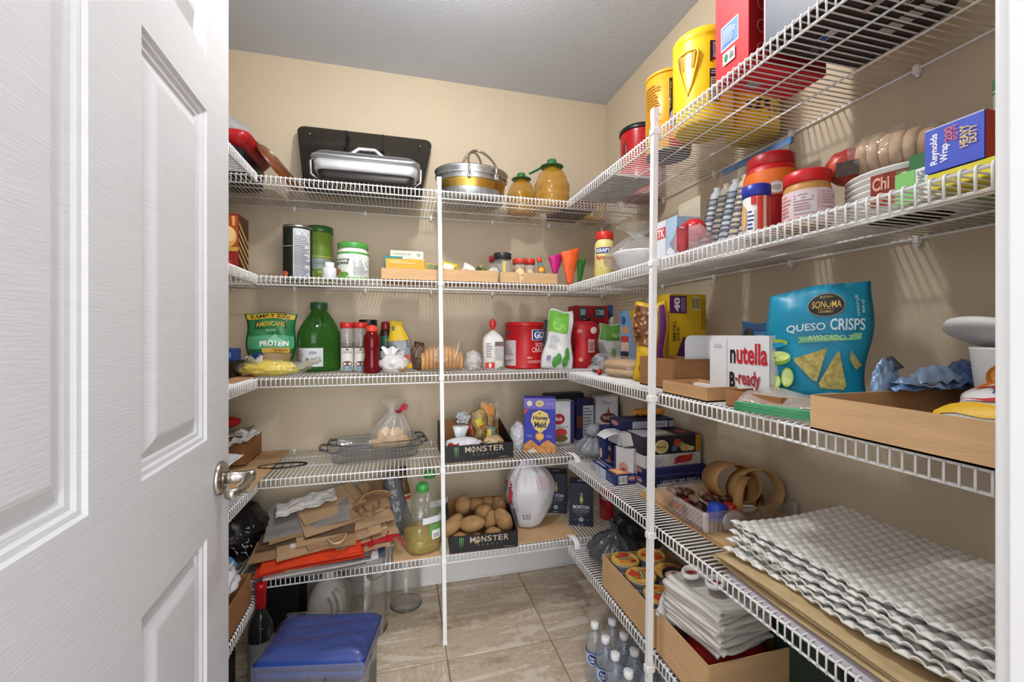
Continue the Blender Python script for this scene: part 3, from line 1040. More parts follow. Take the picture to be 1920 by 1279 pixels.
p.rect(mp, .1, .28, .95, .48, '#8d9a93', 8); p.text(mp, 'VANILLA', .35, .36, .8, .42, '#3c5048'); p.rect(mp, .1, .50, .95, .53, '#a6a35a', 8); p.lines(mp, .3, .08, .9, .24, 4, '#a9b86a'); p.build()
x, y = -.2646, 1.745
s = vessel('pill_bottle', 'small white pill bottle in front of the tall green canister', 'bottle', x, y, Z2, [(.023, 0), (.025, .002), (.025, .036), (.022, .042), (.015, .045)], '#d5d9e2', [(.0165, .045), (.017, .046), (.017, .060), (.015, .062)], '#f0f0f0', 'cap')
x, y = -.1886, 1.83
s = vessel('powder_tub', 'white and green powder tub with light green lid on the second shelf', 'tub', x, y, Z2, [(.055, 0), (.060, .01), (.061, .11), (.058, .118), (.055, .122), (.055, .13)], '#e4e6df', [(.057, .130), (.059, .132), (.059, .151), (.055, .154)], '#4f9a45')
p = P(s); f = facing(x, y); mp = cylmap(.0612, .012, .108, f, 180)
p.rect(mp, .02, .97, .98, 1.06, '#58a04e', 8); p.rect(mp, .48, .05, .9, .92, '#f2f2ee', 8); p.lines(mp, .5, .08, .88, .88, 15, '#7a7d80')
p.text(mp, 'amazing', .10, .66, .44, .78, '#2f5b2a', .03); p.text(mp, 'grass', .14, .50, .42, .62, '#22301f', .03); p.ell(mp, .2, .22, .08, .12, '#a2622f'); p.ell(mp, .32, .12, .1, .1, '#5d9a3f'); p.rect(mp, .02, -.08, .98, 0, '#7fbf62', 8); p.build()
# three cardboard trays
w0 = X_at(822, 1.715) - X_at(715, 1.715)
open_tray('cardboard_tray', 'cardboard tray holding tea boxes, left of the front pole on the second shelf', 'tray', (X_at(822, 1.715) + X_at(715, 1.715)) / 2, 1.80, Z2, w0, .17, .046, 0, CARD_L, CARD)
o = carton('tea_box', 'yellow tea box with dark red oval emblem in the left cardboard tray', 'box', X_at(760, 1.75), 1.752, Z2 + .004, .150, .045, .082, 0, '#e2a01f')
p = BP(o); m_ = p.on('front')
p.ell(m_, .25, .36, .17, .16, '#e9c4a4'); p.ell(m_, .25, .36, .155, .14, '#6b1f2c'); p.text(m_, 'Celestial', .13, .30, .37, .42, '#e8d6c6', .01); p.rect(m_, .52, .12, 1, .36, '#9db4c4'); p.poly(m_, [(.7, .12), (.78, .12), (.86, .36), (.8, .36)], '#c65a4a'); p.lines(m_, .1, .75, .8, .9, 2, '#f3d795'); p.build()
o = carton('tea_box', 'teal edged tea box standing behind the yellow tea box', 'box', X_at(752, 1.80), 1.802, Z2 + .004, .135, .045, .100, 0, '#2f7f84')
p = BP(o); m_ = p.on('front'); p.rect(m_, .55, .0, 1, 1, '#dfe4d8'); p.ell(m_, .78, .85, .2, .12, '#b9c6a8'); p.build()
o = carton('tea_box', 'white tea box with small print, tallest in the left cardboard tray', 'box', X_at(763, 1.85), 1.852, Z2 + .004, .136, .045, .134, 0, '#ddd8c6')
p = BP(o); m_ = p.on('front'); p.text(m_, 'CHAMOMILE TEA', .08, .86, .62, .92, '#5f6258'); p.text(m_, 'HERBAL', .1, .74, .5, .80, '#7fa0a8'); p.ell(m_, .85, .88, .06, .05, '#9fb0a0'); p.build()
w0 = X_at(933, 1.715) - X_at(829, 1.715)
open_tray('cardboard_tray', 'cardboard tray of seasoning packets, right of the front pole on the second shelf', 'tray', (X_at(933, 1.715) + X_at(829, 1.715)) / 2, 1.80, Z2, w0, .17, .050, 0, CARD_L, CARD)
rp = random.Random(8)
for i, (px, yy, hz, c, a, lb) in enumerate([(834, 1.76, .052, '#d8b92a', .3, 'yellow seasoning packet at the left end of the packet tray'), (852, 1.80, .056, '#c7b23a', -.25, 'mustard yellow packet leaning behind the others in the packet tray'),
                                   (872, 1.77, .050, '#cfc9b4', .5, 'white seasoning packet in the middle of the packet tray'), (893, 1.78, .048, '#8c8a5c', .9, 'dark olive packet lying across the packet tray'), (912, 1.79, .046, '#b7b2a2', 1.1, 'gray and white packet at the right end of the packet tray'), (806, 1.76, .047, '#c2b24a', .2, 'yellow packet beside the tea boxes by the pole')]):
    b_, mp = bag('seasoning_packet', lb, 'packet', X_at(px, yy), yy, Z2 + .006, .062, .070, .014, c, rp.uniform(-.2, .2), 'seasoning packets', 0, .2, i, wob=.002)
    b_.rotation_euler = (rp.uniform(-.35, -.1), a, rp.uniform(-.2, .2))
    b_.location.z = Z2 + .012 + .02 * abs(math.sin(a))
    pp = P(b_); pp.rect(mp, .15, .55, .85, .85, '#5a6a34' if i % 2 else '#e7e2d2', 3, 2); pp.lines(mp, .2, .15, .8, .45, 3, '#6a6450'); pp.build()
s = vessel('bottle_stopper', 'dark green bottle stopper poking out of the packet tray', 'stopper', X_at(897, 1.745), 1.745, Z2 + .046, [(.004, -.03), (.005, 0), (.011, .006), (.012, .014), (.007, .022), (.002, .024)], '#39461f')
w0 = X_at(1045, 1.712) - X_at(938, 1.712)
open_tray('cardboard_tray', 'cardboard tray of spice jars, rightmost tray on the second back shelf', 'tray', (X_at(1045, 1.712) + X_at(938, 1.712)) / 2, 1.795, Z2, w0, .165, .048, 0, CARD_L, CARD)
def spice(label, px, y, r, h, body, lid, lidc, fill=None, z=Z2 + .004, lb=None):
    x = X_at(px, y)
    s = vessel('spice_jar', label, 'jar', x, y, z, [(r * .95, 0), (r, .004), (r, h * .70), (r * .85, h * .77), (r * .85, h * .80)], body, [(r * .92, h * .80), (r * lid, h * .81), (r * lid, h * .985), (r * lid * .92, h)], lidc, group='spice jars')
    if fill:
        B().lathe([(r * .9, .003), (r * .92, h * fill)], 20).build('contents', M(lb[0] if lb else '#9a5a30', .8, var=.25, scale=90), s)
    if lb and lb[1]:
        p = P(s); mp = cylmap(r * 1.004, 0, h, facing(x, y), 180)
        p.rect(mp, .22, .14, .78, .46, lb[1], 8); p.ell(mp, .5, .46, .25, .12, lb[1]); p.text(mp, lb[2], .3, .26, .7, .36, lb[3]); p.lines(mp, .3, .16, .7, .24, 2, '#8a7a60'); p.build()
    return s
spice('clear jar with black lid, largest in the spice tray', 942, 1.76, .038, .128, CLEAR, 1.0, '#25262b', .35, lb=('#a89a78', None))
B().box(-.006, .006, -.0345, -.034, .03, .09).build('yellow_tag', M('#d6c92a', .5), bpy.data.objects['spice_jar'])
spice('red capped jar half behind the black lidded jar', 932, 1.845, .036, .130, CLEAR, 1.0, '#a5202a', .5, lb=('#a89a78', None))
spice('squat red capped spice jar with orange powder in the spice tray', 975, 1.735, .0235, .104, FILM('#f0e6dc', .8, .08), 1.02, '#d2412f', .62, lb=('#a8552a', '#e9d29a', 'Badia', '#8a2a1c'))
spice('red capped spice jar with pink grains in the middle of the spice tray', 993, 1.80, .024, .116, FILM('#f0e6dc', .8, .08), 1.02, '#c9302a', .6, lb=('#b08a80', '#e8dca8', 'SPICE', '#5b3a2a'))
spice('clear red capped jar at the back of the spice tray', 970, 1.855, .022, .125, CLEAR, 1.0, '#c23530', .6, lb=('#8a5a3a', None))
x, y = X_at(1020, 1.765), 1.765
s = vessel('sauce_bottle', 'small sauce bottle with orange red and teal label leaning in the spice tray', 'bottle', x, y, Z2 + .006, [(.016, 0), (.018, .004), (.018, .055), (.010, .085), (.0085, .10)], '#2f8f9a', [(.009, .098), (.011, .10), (.011, .118), (.008, .12)], '#d8542a', 'cap')
s.rotation_euler = (0, -.20, 0)
p = P(s); mp = cylmap(lambda v: .0185 if v < .6 else .0185 - .02 * (v - .6), 0, .085, facing(x, y), 180)
p.rect(mp, .1, .62, .9, .95, '#d9702a', 5); p.rect(mp, .1, .05, .9, .3, '#ece6e2', 5); p.ell(mp, .6, .2, .18, .12, '#b13a4a'); p.rect(mp, .3, .7, .7, .85, '#e8c73a', 4); p.build()
# piping cones
def cone_bag(label, px, y, z, h, r, m, tilt, sq=.45, open_=True):
    s = thing('cone_bag', label, 'bag', (X_at(px, y), y, z), tilt, 'bright cone shaped treat bags')
    b = B(); b.smooth = True
    n = 26
    def ring(v, k=1.0):
        rr = r * (.22 + .78 * v ** .9) * k
        return [(rr * math.cos(2 * PI * i / n) * (1 + .04 * math.sin(i * 5 + v * 20)), rr * sq * math.sin(2 * PI * i / n), v * h + .012 * math.cos(2 * PI * i / n) * v) for i in range(n)]
    b.rings([ring(v / 9) for v in range(10)] + [ring(1, .95), ring(.85, .93)], True, True, True)
    b.build('cone', m, s)
    return s
cone_bag('magenta cone shaped treat bag at the right end of the spice tray', 1041, 1.76, Z2 + .05, .088, .036, M('#c01a78', .45, var=.12, scale=40), (0, .05, 0), .5)
cone_bag('orange ribbed cone shaped treat bag standing beside the spice tray', 1068, 1.705, Z2, .150, .043, M('#e8622a', .45, var=.16, scale=60, bump=.4, bscale=60, stretch=(1, 1, .3)), (0, .02, 0), .5)
cone_bag('green cone shaped treat bag behind the orange one', 1086, 1.76, Z2, .125, .022, M('#3f8a35', .45, var=.16, scale=60, bump=.4, bscale=60), (0, .09, 0), .5)

# ================================================================ second shelf, right wall
x, y = .775, 1.525
s = vessel('cheese_shaker', 'pale yellow grated cheese shaker with red cap at the corner of the second shelf', 'bottle', x, y, Z2R, [(.036, 0), (.038, .004), (.038, .135), (.036, .148), (.031, .156), (.031, .160)], '#ddcf86', [(.033, .160), (.034, .162), (.034, .188), (.031, .191)], '#cf2a1f')
p = P(s); mp = cylmap(.0382, 0, .14, facing(x, y), 180)
p.rect(mp, .2, .74, .72, .90, '#3a4a86', 6); p.text(mp, 'KRAFT', .24, .77, .68, .87, '#f0f0f0', .03); p.text(mp, 'Parmesan', .22, .56, .78, .69, '#c8453c', .03); p.poly(mp, [(.1, .05), (.6, .05), (.4, .35), (.1, .45)], '#d2b73a'); p.build()
s = thing('plastic_bag', 'clear plastic bag wrapped over a white bowl at the corner of the second right shelf', 'bag', (.80, 1.335, Z2R))
b = B()
sack(b, (0, 0, 0), (.110, .115), .17, .30, 7, .10, 2.0, flare=.5, tilt=(.02, -.02))
b.build('film', BAGF, s)
s = thing('white_bowl', 'white plastic bowl inside the clear bag on the second right shelf', 'bowl', (.80, 1.315, Z2R + .012))
B().lathe([(.055, 0), (.060, .002), (.072, .02), (.084, .05), (.090, .055), (.090, .060), (.084, .058), (.070, .022), (.05, .006)], 32).build('bowl_shell', WHITE, s)
o = carton('milk_carton_box', 'light blue and white cereal cup carton with its flap up beside the pole', 'box', .842, 1.16, Z2R, .105, .085, .148, -PI / 2, '#a9c3dd')
B().box(-.0525, .0525, .0415, .0425, .148, .215).build('top_flap', M('#c9bfa8', .7), o)
p = BP(o); m_ = p.on('front'); p.rect(m_, 0, 0, .5, 1, '#dfe3ea'); p.rect(m_, .0, .62, .5, .86, '#cf4a44'); p.text(m_, 'TK', .1, .65, .45, .83, '#f3e9e6', .03); p.ell(m_, .72, .2, .2, .18, '#e3e3ea'); p.text(m_, 'Total', .58, .14, .86, .26, '#b05a64')
m_ = p.on('right'); p.ell(m_, .5, .3, .3, .2, '#eceef2'); p.ell(m_, .5, .3, .24, .15, '#c8a0aa'); p.build()
s = thing('candy_bag', 'clear plastic bag with red printed top leaning beside the blue carton', 'bag', (.775, 1.005, Z2R), -.3)
b = B(); b.blob((0, 0, .045), (.052, .055, .048), .18, 3.5, 3, 3, .0); b.build('film', FILM('#f0d0d0', .65, .12, bump=1.0), s)
b = B(); b.blob((.005, .005, .078), (.034, .038, .030), .12, 3.0, 4, 3); b.build('red_top', M('#c9202a', .3, var=.1), s)
b = B(); b.sheet(lambda u, v: (-.045 + .012 * math.sin(u * 6), -.045 + .04 * u - .03, .012 + .062 * v + .006 * math.sin(u * 9)), 8, 8, .001); b.build('red_print', M('#cf5a62', .35, var=.2), s)
# freezer bag of striped cracker sleeves
x0, y0 = .872, 1.0
ang = -PI / 2 + .02
s = thing('freezer_bag', 'freezer bag with blue zipper leaning on the wall, striped wrappers inside', 'bag', (x0, y0, Z2R), ang)
le = .36
b = B(); b.smooth = True
for sg in (-1, 1):
    b.sheet(lambda u, v, sg=sg: ((u - .5) * .24, sg * .026 * math.sin(PI * u) ** .5 * (1 - v ** 3) + le * .30 * v, .305 * v + .004 * math.sin(u * 9) + .05 * (0.5 - u) * 0), 14, 14)
b.build('film', FILM('#f2f4f6', .92, .08, bump=.5), s)
b = B(); b.box(-.121, .121, .105, .112, .287, .305, .002, 1); b.build('zipper', M('#1f7fc4', .35), s)
rs = random.Random(3)
for k in range(5):
    t = thing('cracker_sleeve', ['farthest cracker sleeve from the door jamb inside the freezer bag', 'second cracker sleeve from the blue carton inside the freezer bag', 'middle one of the striped cracker sleeves inside the freezer bag', 'tan striped cracker sleeve, second nearest the orange jar, in the freezer bag', 'striped cracker sleeve right behind the blue lidded jar in the freezer bag'][k], 'wrapper', (x0 - .006 + rs.uniform(-.003, .003), y0 + .072 - .036 * k, Z2R + .004), (0, .24, 0), 'striped cracker sleeves in the freezer bag')
    b = B(); b.lathe([(.012, 0), (.0175, .006), (.0178, .205), (.010, .218), (.014, .226)], 14, sy=1.0); b.build('sleeve', M(['#c3cad2', '#cfc4b2', '#bfc8d4', '#d2c4ae', '#c9c6c2'][k], .35, var=.12, scale=70, stretch=(1, 1, .1)), t)
    p = P(t); mp = cylmap(.0179, .01, .2, 180, 200)
    for q in range(11):
        v = .06 + .085 * q
        p.rect(mp, .02, v, .98, v + .022, '#4a5568', 6)
        if q % 3 == 0: p.rect(mp, .05, v + .032, .95, v + .045, '#55607a', 6)
    p.build()
# jars
x, y = .852, .822
s = vessel('drink_powder_jar', 'big orange and red drink powder jar with red ribbed lid on the second shelf', 'jar', x, y, Z2R, [(.050, 0), (.054, .004), (.054, .12), (.056, .14), (.056, .165), (.052, .178), (.047, .184)], '#b8181c', [(.049, .182), (.050, .184), (.050, .207), (.046, .211)], '#ad1a20')
p = P(s); mp = cylmap(lambda v: .0548 if v < .62 else (.0578 if v < .96 else .0560), 0, .17, facing(x, y), 180)
p.rect(mp, .02, .68, .98, .98, '#dd6a1c', 10, 3); p.rect(mp, .02, .62, .98, .68, '#d24a1c', 10); p.ell(mp, .56, .72, .10, .085, '#b9a7a2'); p.ell(mp, .56, .72, .085, .07, '#d8cfc8'); p.ell(mp, .56, .72, .05, .04, '#a39c9a')
p.text(mp, 'TANG', .62, .12, .74, .55, '#d9a59c', .02, -90); p.lines(mp, .6, .02, .8, .10, 2, '#e0b0a0'); p.rect(mp, .35, .0, .98, .06, '#3a2a2e', 8); p.build()
x, y = .757, .768
s = vessel('sprinkle_jar', 'small jar with blue lid and red white stripes before the big orange jar', 'jar', x, y, Z2R, cyl(.0265, .090, .003), '#dfd8d2', [(.0275, .090), (.0285, .092), (.0285, .113), (.026, .115)], '#1f2f9a')
p = P(s); mp = cylmap(.0267, 0, .09, facing(x, y), 180)
p.rect(mp, .52, .0, .66, .98, '#cf3a28', 4); p.rect(mp, .74, .0, .86, .98, '#d2452f', 4); p.rect(mp, .38, .78, .50, .98, '#c92a30', 3); p.ell(mp, .16, .5, .12, .30, '#d9b071'); p.rect(mp, .3, .1, .46, .7, '#f4f2f0', 3); p.lines(mp, .31, .15, .46, .65, 5, '#3a4a9a'); p.build()
x, y = .785, .672
s = vessel('peanut_butter_jar', 'peanut butter jar with red lid and pale pink label on the second shelf', 'jar', x, y, Z2R, [(.038, 0), (.041, .004), (.041, .072), (.040, .078), (.037, .086), (.037, .088)], '#b98546', [(.039, .086), (.0405, .088), (.0405, .108), (.037, .111)], '#c1161c')
p = P(s); mp = cylmap(.0412, .004, .072, facing(x, y), 180)
p.rect(mp, .02, .0, .98, .98, '#dcc4c6', 10); p.lines(mp, .08, .25, .3, .9, 6, '#c87f88'); p.rect(mp, .32, .3, .62, .9, '#d7cdd2', 5); p.lines(mp, .34, .35, .6, .85, 6, '#a77f88'); p.rect(mp, .66, .45, .92, .9, '#d2bcc2', 5); p.lines(mp, .68, .5, .9, .88, 5, '#b3868e'); p.lines(mp, .1, .04, .9, .2, 2, '#d17a84'); p.build()
# paper plates under a bread bag
s = thing('paper_plate_pack', 'pack of white paper plates with red brown label under the bread bag', 'plates', (.905, .570, Z2R), -PI / 2 + .18)
b = B()
for k in range(7):
    z = .003 + .011 * k
    b.lathe([(.058, z), (.078, z + .003), (.092, z + .013), (.095, z + .012), (.094, z + .009), (.08, z)], 32)
b.build('plate_stack', M('#e3e0dc', .55), s)['kind'] = 'stuff'
b = B(); b.sheet(lambda u, v: cylmap(.0962, .012, .070, -80, 40)(u, v, 0), 10, 2); b.build('label_band', M('#8a2a1c', .4, var=.3, scale=60), s)
p = P(s); mp = cylmap(.0966, .012, .070, -80, 40)
p.text(mp, 'Chi', .05, .50, .42, .90, '#d8a08a', .03); p.rect(mp, .55, .35, 1.0, .95, '#6d7350', 4); p.ell(mp, .7, .7, .12, .2, '#d6c9a0'); p.ell(mp, .2, .25, .12, .12, '#c9583a'); p.ell(mp, .6, .15, .14, .12, '#b5472a'); p.build()
s = thing('bread_bag', 'bag of sliced bread with red printed end lying on the paper plates', 'bread', (.915, .60, Z2R + .083), (0, .05, -PI / 2 + .25))
LOAF2 = M('#c4a27c', .8, var=.16, scale=25, bump=.2, bscale=60)
for k in range(9):
    t_ = (k - 4) / 4.0
    q_ = 1 - .22 * abs(t_) ** 3
    b = B(); b.smooth = True
    sec = [(.064 * q_ * math.cos(a), .044 * q_ + .042 * q_ * math.sin(a)) for a in [2 * PI * i / 20 for i in range(20)]]
    b.rings([[(xx, y_ * e, .004 + z_ * (1 - .03 * (1 - e))) for y_, z_ in sec] for xx, e in ((-.0085, .92), (-.006, 1), (.006, 1), (.0085, .92))], True, True, True)
    b.build('slice', LOAF2, s, (t_ * .070, .003 * math.sin(k * 2.1), 0))
b = B(); b.blob((.0, 0, .047), (.095, .077, .048), .12, 4.0, 6, 4, .0); b.build('film', FILM('#f2ece4', .88, .1, bump=1.0), s)
b = B(); b.blob((-.068, -.028, .040), (.034, .042, .036), .15, 4, 2, 3, .004); b.build('red_end', M('#b5402f', .35, var=.35, scale=40), s)
b = B(); b.box(-.018, .018, -.0745, -.0735, .012, .040).build('maker_patch', M('#3a2a26', .4, var=.5, scale=120), s, (-.062, .004, 0), (0, 0, .15))
b = B(); b.sheet(lambda u, v: (-.10 - .028 * v, -.03 + .05 * (u - .5) * (.4 + v), .045 + .02 * (u - .5) + .01 * v), 6, 5, .0008); b.build('bag_tail', BAGF, s)
# boxes near the door jamb
o = carton('wrap_box', 'pale green and white storage bag box lying low before the plates', 'box', .835, .487, Z2R, .062, .09, .052, -PI / 2, '#e2e5de')
p = BP(o); m_ = p.on('front'); p.rect(m_, 0, 0, .45, 1, '#7fc46a'); p.text(m_, 'SAVING', .5, .1, .66, .9, '#7d8a86', .02, 90); p.text(m_, 'BAGS', .74, .1, .9, .9, '#6a7a74', .02, 90); p.build()
o = carton('wrap_box', 'flat yellow sandwich bag box under the blue foil box', 'box', .875, .410, Z2R, .082, .25, .024, -PI / 2, '#d9cf3a')
p = BP(o); m_ = p.on('front'); p.poly(m_, [(.1, .2), (.4, .2), (.5, .7), (.2, .6)], '#b8b12c')
m_ = p.on('bottom'); p.rect(m_, .0, .3, .6, .55, '#5f8a5a'); p.text(m_, 'GREEN', .1, .35, .5, .5, '#dfe8df', .02); p.build()
o = carton('foil_box', 'blue foil wrap box with red side and HEAVY DUTY lettering by the door jamb', 'box', .90, .4195, Z2R + .0255, .066, .30, .064, -PI / 2, '#4157c2')
p = BP(o); m_ = p.on('front')
p.rect(m_, 0, 0, 1, 1, '#4a5cc8'); p.rect(m_, 0, .97, 1, 1, '#b9c4ea'); p.text(m_, 'Reynolds', .10, .16, .27, .86, '#eef0f8', .03, 90); p.text(m_, 'Wrap', .28, .16, .46, .56, '#eef0f8', .03, 90); p.text(m_, '200', .36, .58, .50, .90, '#d9707a', .03, 90); p.text(m_, 'SQ FT', .51, .56, .60, .92, '#d9707a', .02, 90); p.text(m_, 'HEAVY', .62, .34, .76, .82, '#d8c178', .03, 90); p.text(m_, 'DUTY', .77, .38, .90, .76, '#d8c178', .03, 90)
m_ = p.on('right'); p.rect(m_, 0, 0, 1, 1, '#b03a2f')
p.build()
o = carton('wrap_box', 'dark green box standing behind the blue foil box', 'box', .93, .487, Z2R + .053, .050, .24, .030, -PI / 2, '#2c6a3a')
o = carton('storage_bag_box', 'tall green and white box at the very edge of the door jamb', 'box', .985, .42, Z2R + .09, .11, .09, .115, -PI / 2, '#dfe6dc')
p = BP(o); m_ = p.on('front'); p.rect(m_, 0, .86, 1, 1, '#63a86a'); p.rect(m_, 0, .80, 1, .82, '#4a8a52'); p.rect(m_, 0, 0, 1, .36, '#3f8a46'); p.build()
# ================================================================ middle shelf, left corner and back wall
B().box(-.17, .17, -.27, .19, 0, .003).build('x', CARD)
_o = bpy.data.objects['x']; _o.name = 'cardboard_sheet'; _o.location = (-.685, 1.80, Z3L)
tag(_o, 'cardboard sheet lying on the middle left shelf under the black tin', 'cardboard')
_o.data.name = 'cardboard_sheet'
s = thing('cake_tin', 'black cake tin on the cardboard sheet of the middle left shelf', 'tin', (-.640, 1.735, Z3L + .004))
pan(B(), [(.13, .13, 0), (.145, .145, .05), (.155, .155, .053), (.15, .15, .056), (.14, .14, .053), (.128, .128, .004)], .02).build('tin_shell', BLACK, s)
o = carton('cracker_box', 'small blue box stacked on the black cake tin', 'box', -.630, 1.735, Z3L + .061, .12, .06, .045, 0, '#223f7d')
p = BP(o); m_ = p.on('front'); p.rect(m_, .55, .3, .9, .7, '#5f7fc0'); p.build()
# yellow bag of beans lying down
s = thing('rice_bag', 'clear bag of yellow rice lying in front of the green nut pouch', 'bag', (-.460, 1.745, Z3 + .002), .05)
b = B(); b.blob((-.01, 0, .026), (.090, .045, .028), .24, 3.6, 4, 4, .0); b.build('rice', M('#e2c92e', .7, var=.22, scale=140, bump=.5, bscale=190), s)
b = B(); b.blob((0, 0, .028), (.125, .052, .030), .16, 3.6, 5, 4, .0); b.build('film', FILM('#f4f0d8', .88, .12, bump=1.2), s)
b = B(); b.sheet(lambda u, v: (.085 + .075 * v, (u - .5) * (.09 + .03 * v), .028 + .03 * v + .012 * math.sin(u * 9 + v * 3)), 10, 6, .0008); b.build('bag_end', FILM('#ece8dc', .5, .15, bump=1.0), s)
b = B(); b.sheet(lambda u, v: (-.085 + .055 * u, -.03 + .04 * v, .060 + .014 * math.sin(u * 5 + v * 4)), 8, 6, .0008); b.build('bag_flap', FILM('#f2f0ea', .35, .2, bump=1.0), s)
# nut pouch
o, mp = bag('nut_pouch', 'green and gold family size nut pouch standing beside the big green bottle', 'bag', X_at(509, 1.92), 1.92, Z3, .172, .240, .06, '#2c7a45', .1, None, .02, .25, 5, .22)
p = P(o)
p.rect(mp, .03, .90, .97, .985, '#d0a72e', 10, 2); p.text(mp, 'FAMILY SIZE', .12, .915, .88, .975, '#2a2a18', .03)
p.poly(mp, [(.16, .74), (.84, .74), (.80, .88), (.20, .88)], '#1c3d28'); p.text(mp, 'AMERICANS', .20, .77, .80, .85, '#c9a83e', .02)
p.text(mp, 'TRADER', .40, .68, .62, .72, '#bfe0c4', .01)
p.rect(mp, .05, .40, .96, .62, '#4fa172', 10, 3); p.poly(mp, [(.05, .50), (.25, .62), (.42, .52), (.6, .64), (.8, .52), (.95, .6), (.95, .46), (.05, .44)], '#7fc09a')
p.text(mp, 'PROTEIN', .30, .44, .86, .53, '#eef2e6', .04); p.rect(mp, .34, .33, .90, .41, '#d3a235', 8); p.text(mp, 'NUTS & SEEDS', .4, .35, .84, .39, '#5a3d14', .01)
p.rect(mp, .06, .04, .95, .32, '#a98a5a', 10, 3); p.rect(mp, .10, .10, .36, .34, '#2d4f86', 5, 2); p.text(mp, '100%', .13, .22, .33, .31, '#d6dfec', .03); p.lines(mp, .13, .13, .33, .2, 2, '#b5c2dc')
p.poly(mp, [(.52, .12), (.58, .19), (.78, .19), (.84, .12), (.78, .05), (.58, .05)], '#23303c'); p.text(mp, 'PROTEIN', .58, .09, .78, .15, '#9fb6c4', .01)
p.build()
# big green bottle
GRB = M('#4f8f3c', 0.06, var=.06, trans=.75, ior=1.25)
x, y = X_at(598, 1.93), 1.93
s = thing('juice_bottle', 'big green plastic bottle with dark green cap on the middle shelf', 'bottle', (x, y, Z3), .35)
pr = [(.060, 0), (.076, .004), (.080, .012), (.080, .050), (.0785, .053), (.080, .056), (.080, .085), (.0785, .088), (.080, .091), (.080, .150), (.077, .165), (.062, .200), (.044, .232), (.033, .248), (.030, .252), (.030, .258)]
B().lathe(pr, 40, sq=1.6).build('bottle_body', GRB, s)
B().lathe([(.033, .256), (.034, .258), (.034, .284), (.031, .287)], 32).build('cap', M('#1f4a2a', .35), s)
f = facing(x, y) - math.degrees(.35)
def sqr(r, e=1.6):
    return lambda u, v, k: None
def sqmap(r, z0, z1, ac, span, sq=1.6):
    def g(u, v, k):
        a = math.radians(ac + (u - .5) * span)
        kk = (abs(math.cos(a)) ** (2 + sq) + abs(math.sin(a)) ** (2 + sq)) ** (-1 / (2 + sq))
        return Vector(((r + k) * kk * math.cos(a), (r + k) * kk * math.sin(a), z0 + (z1 - z0) * v))
    return g
p = P(s); mp = sqmap(.0805, 0, .15, f, 180)
p.rect(mp, .12, .16, .56, .66, '#c9ccd0', 10); p.bars(mp, .33, .2, .5, .42, '#dfe2e4'); p.lines(mp, .16, .22, .3, .6, 6, '#8c9096'); p.ell(mp, .42, .54, .05, .04, '#8a9098')
p.rect(mp, .80, .10, .99, .98, '#16301a', 8); p.build()
for a in range(-60, 61, 24):
    aa = math.radians(f + a)
    B().tube([(.072 * math.cos(aa) * 1.07, .072 * math.sin(aa) * 1.07, .178), (.048 * math.cos(aa), .048 * math.sin(aa), .225)], .003, 6).build('shoulder_rib', GRB, s)
# spice twins
def tall_spice(label, px, y, lc='#c22a26'):
    x = X_at(px, y)
    s = vessel('pepper_jar', label, 'jar', x, y, Z3, [(.024, 0), (.0275, .004), (.0275, .170), (.024, .178), (.024, .182)], FILM('#e6e2de', .8, .08), [(.0265, .180), (.028, .182), (.028, .200), (.026, .203)], lc, group='tall pepper jars')
    B().lathe([(.0245, .003), (.026, .006), (.026, .120)], 20).build('contents', M('#4a4038', .9, var=.4, scale=160), s)
    p = P(s); mp = cylmap(.0277, 0, .17, facing(x, y), 180)
    p.rect(mp, .2, .04, .82, .58, '#ddd7cf', 8); p.ell(mp, .5, .57, .26, .05, '#4a3426'); p.text(mp, 'PEPPER', .3, .45, .72, .5, '#8a8078', .02); p.ell(mp, .5, .2, .22, .07, '#5f4636'); p.rect(mp, .28, .05, .74, .15, '#7d93a0', 6); p.build()
tall_spice('tall red capped pepper jar right next to the big green bottle', 651, 1.865)
tall_spice('tall red capped pepper jar behind the dark red syrup bottle', 676, 1.845)
x, y = X_at(697, 1.78), 1.78
s = vessel('syrup_bottle', 'dark red syrup bottle with orange red cap on the middle shelf', 'bottle', x, y, Z3, [(.030, 0), (.034, .006), (.033, .04), (.0275, .070), (.030, .095), (.033, .120), (.031, .145), (.022, .160), (.019, .166)], M('#6e0f16', .1, var=.08, trans=.25, ior=1.3),
           [(.021, .164), (.0235, .166), (.023, .180), (.016, .188), (.006, .192)], '#d8402c', 'cap')
b = B()
for k in range(4):
    for q in range(3):
        a = math.radians(facing(x, y) + 25 + q * 14)
        b.lathe([(.003, 0), (.0015, .0015)], 8).xform(Matrix.Identity(4)) if False else None
x, y = X_at(690, 1.96), 1.96
s = vessel('black_lid_jar', 'jar with black lid hidden behind the pepper jars', 'jar', x, y, Z3, cyl(.036, .19), M('#5a3a2a', .3), [(.037, .19), (.0385, .192), (.0385, .216), (.036, .218)], '#17171a')
x, y = X_at(723, 1.90), 1.90
s = vessel('hot_sauce_bottle', 'dark sauce bottle with maroon cap and green white label', 'bottle', x, y, Z3, [(.022, 0), (.0245, .004), (.0245, .150), (.020, .17), (.017, .176)], '#2a1215', [(.0175, .174), (.019, .176), (.018, .205), (.015, .208)], '#7d1a22', 'cap')
p = P(s); mp = cylmap(.0247, 0, .15, facing(x, y), 180)
p.rect(mp, .05, .62, .95, .98, '#24543f', 6); p.poly(mp, [(.1, .65), (.5, .9), (.6, .85), (.3, .62)], '#d9e2dc'); p.rect(mp, .2, .36, .8, .56, '#c9d2cc', 6); p.rect(mp, .62, .4, .9, .8, '#b02a32', 4); p.build()
s = thing('onion_bag', 'crumpled white plastic bag before the dark sauce bottle', 'bag', (X_at(738, 1.775), 1.775, Z3))
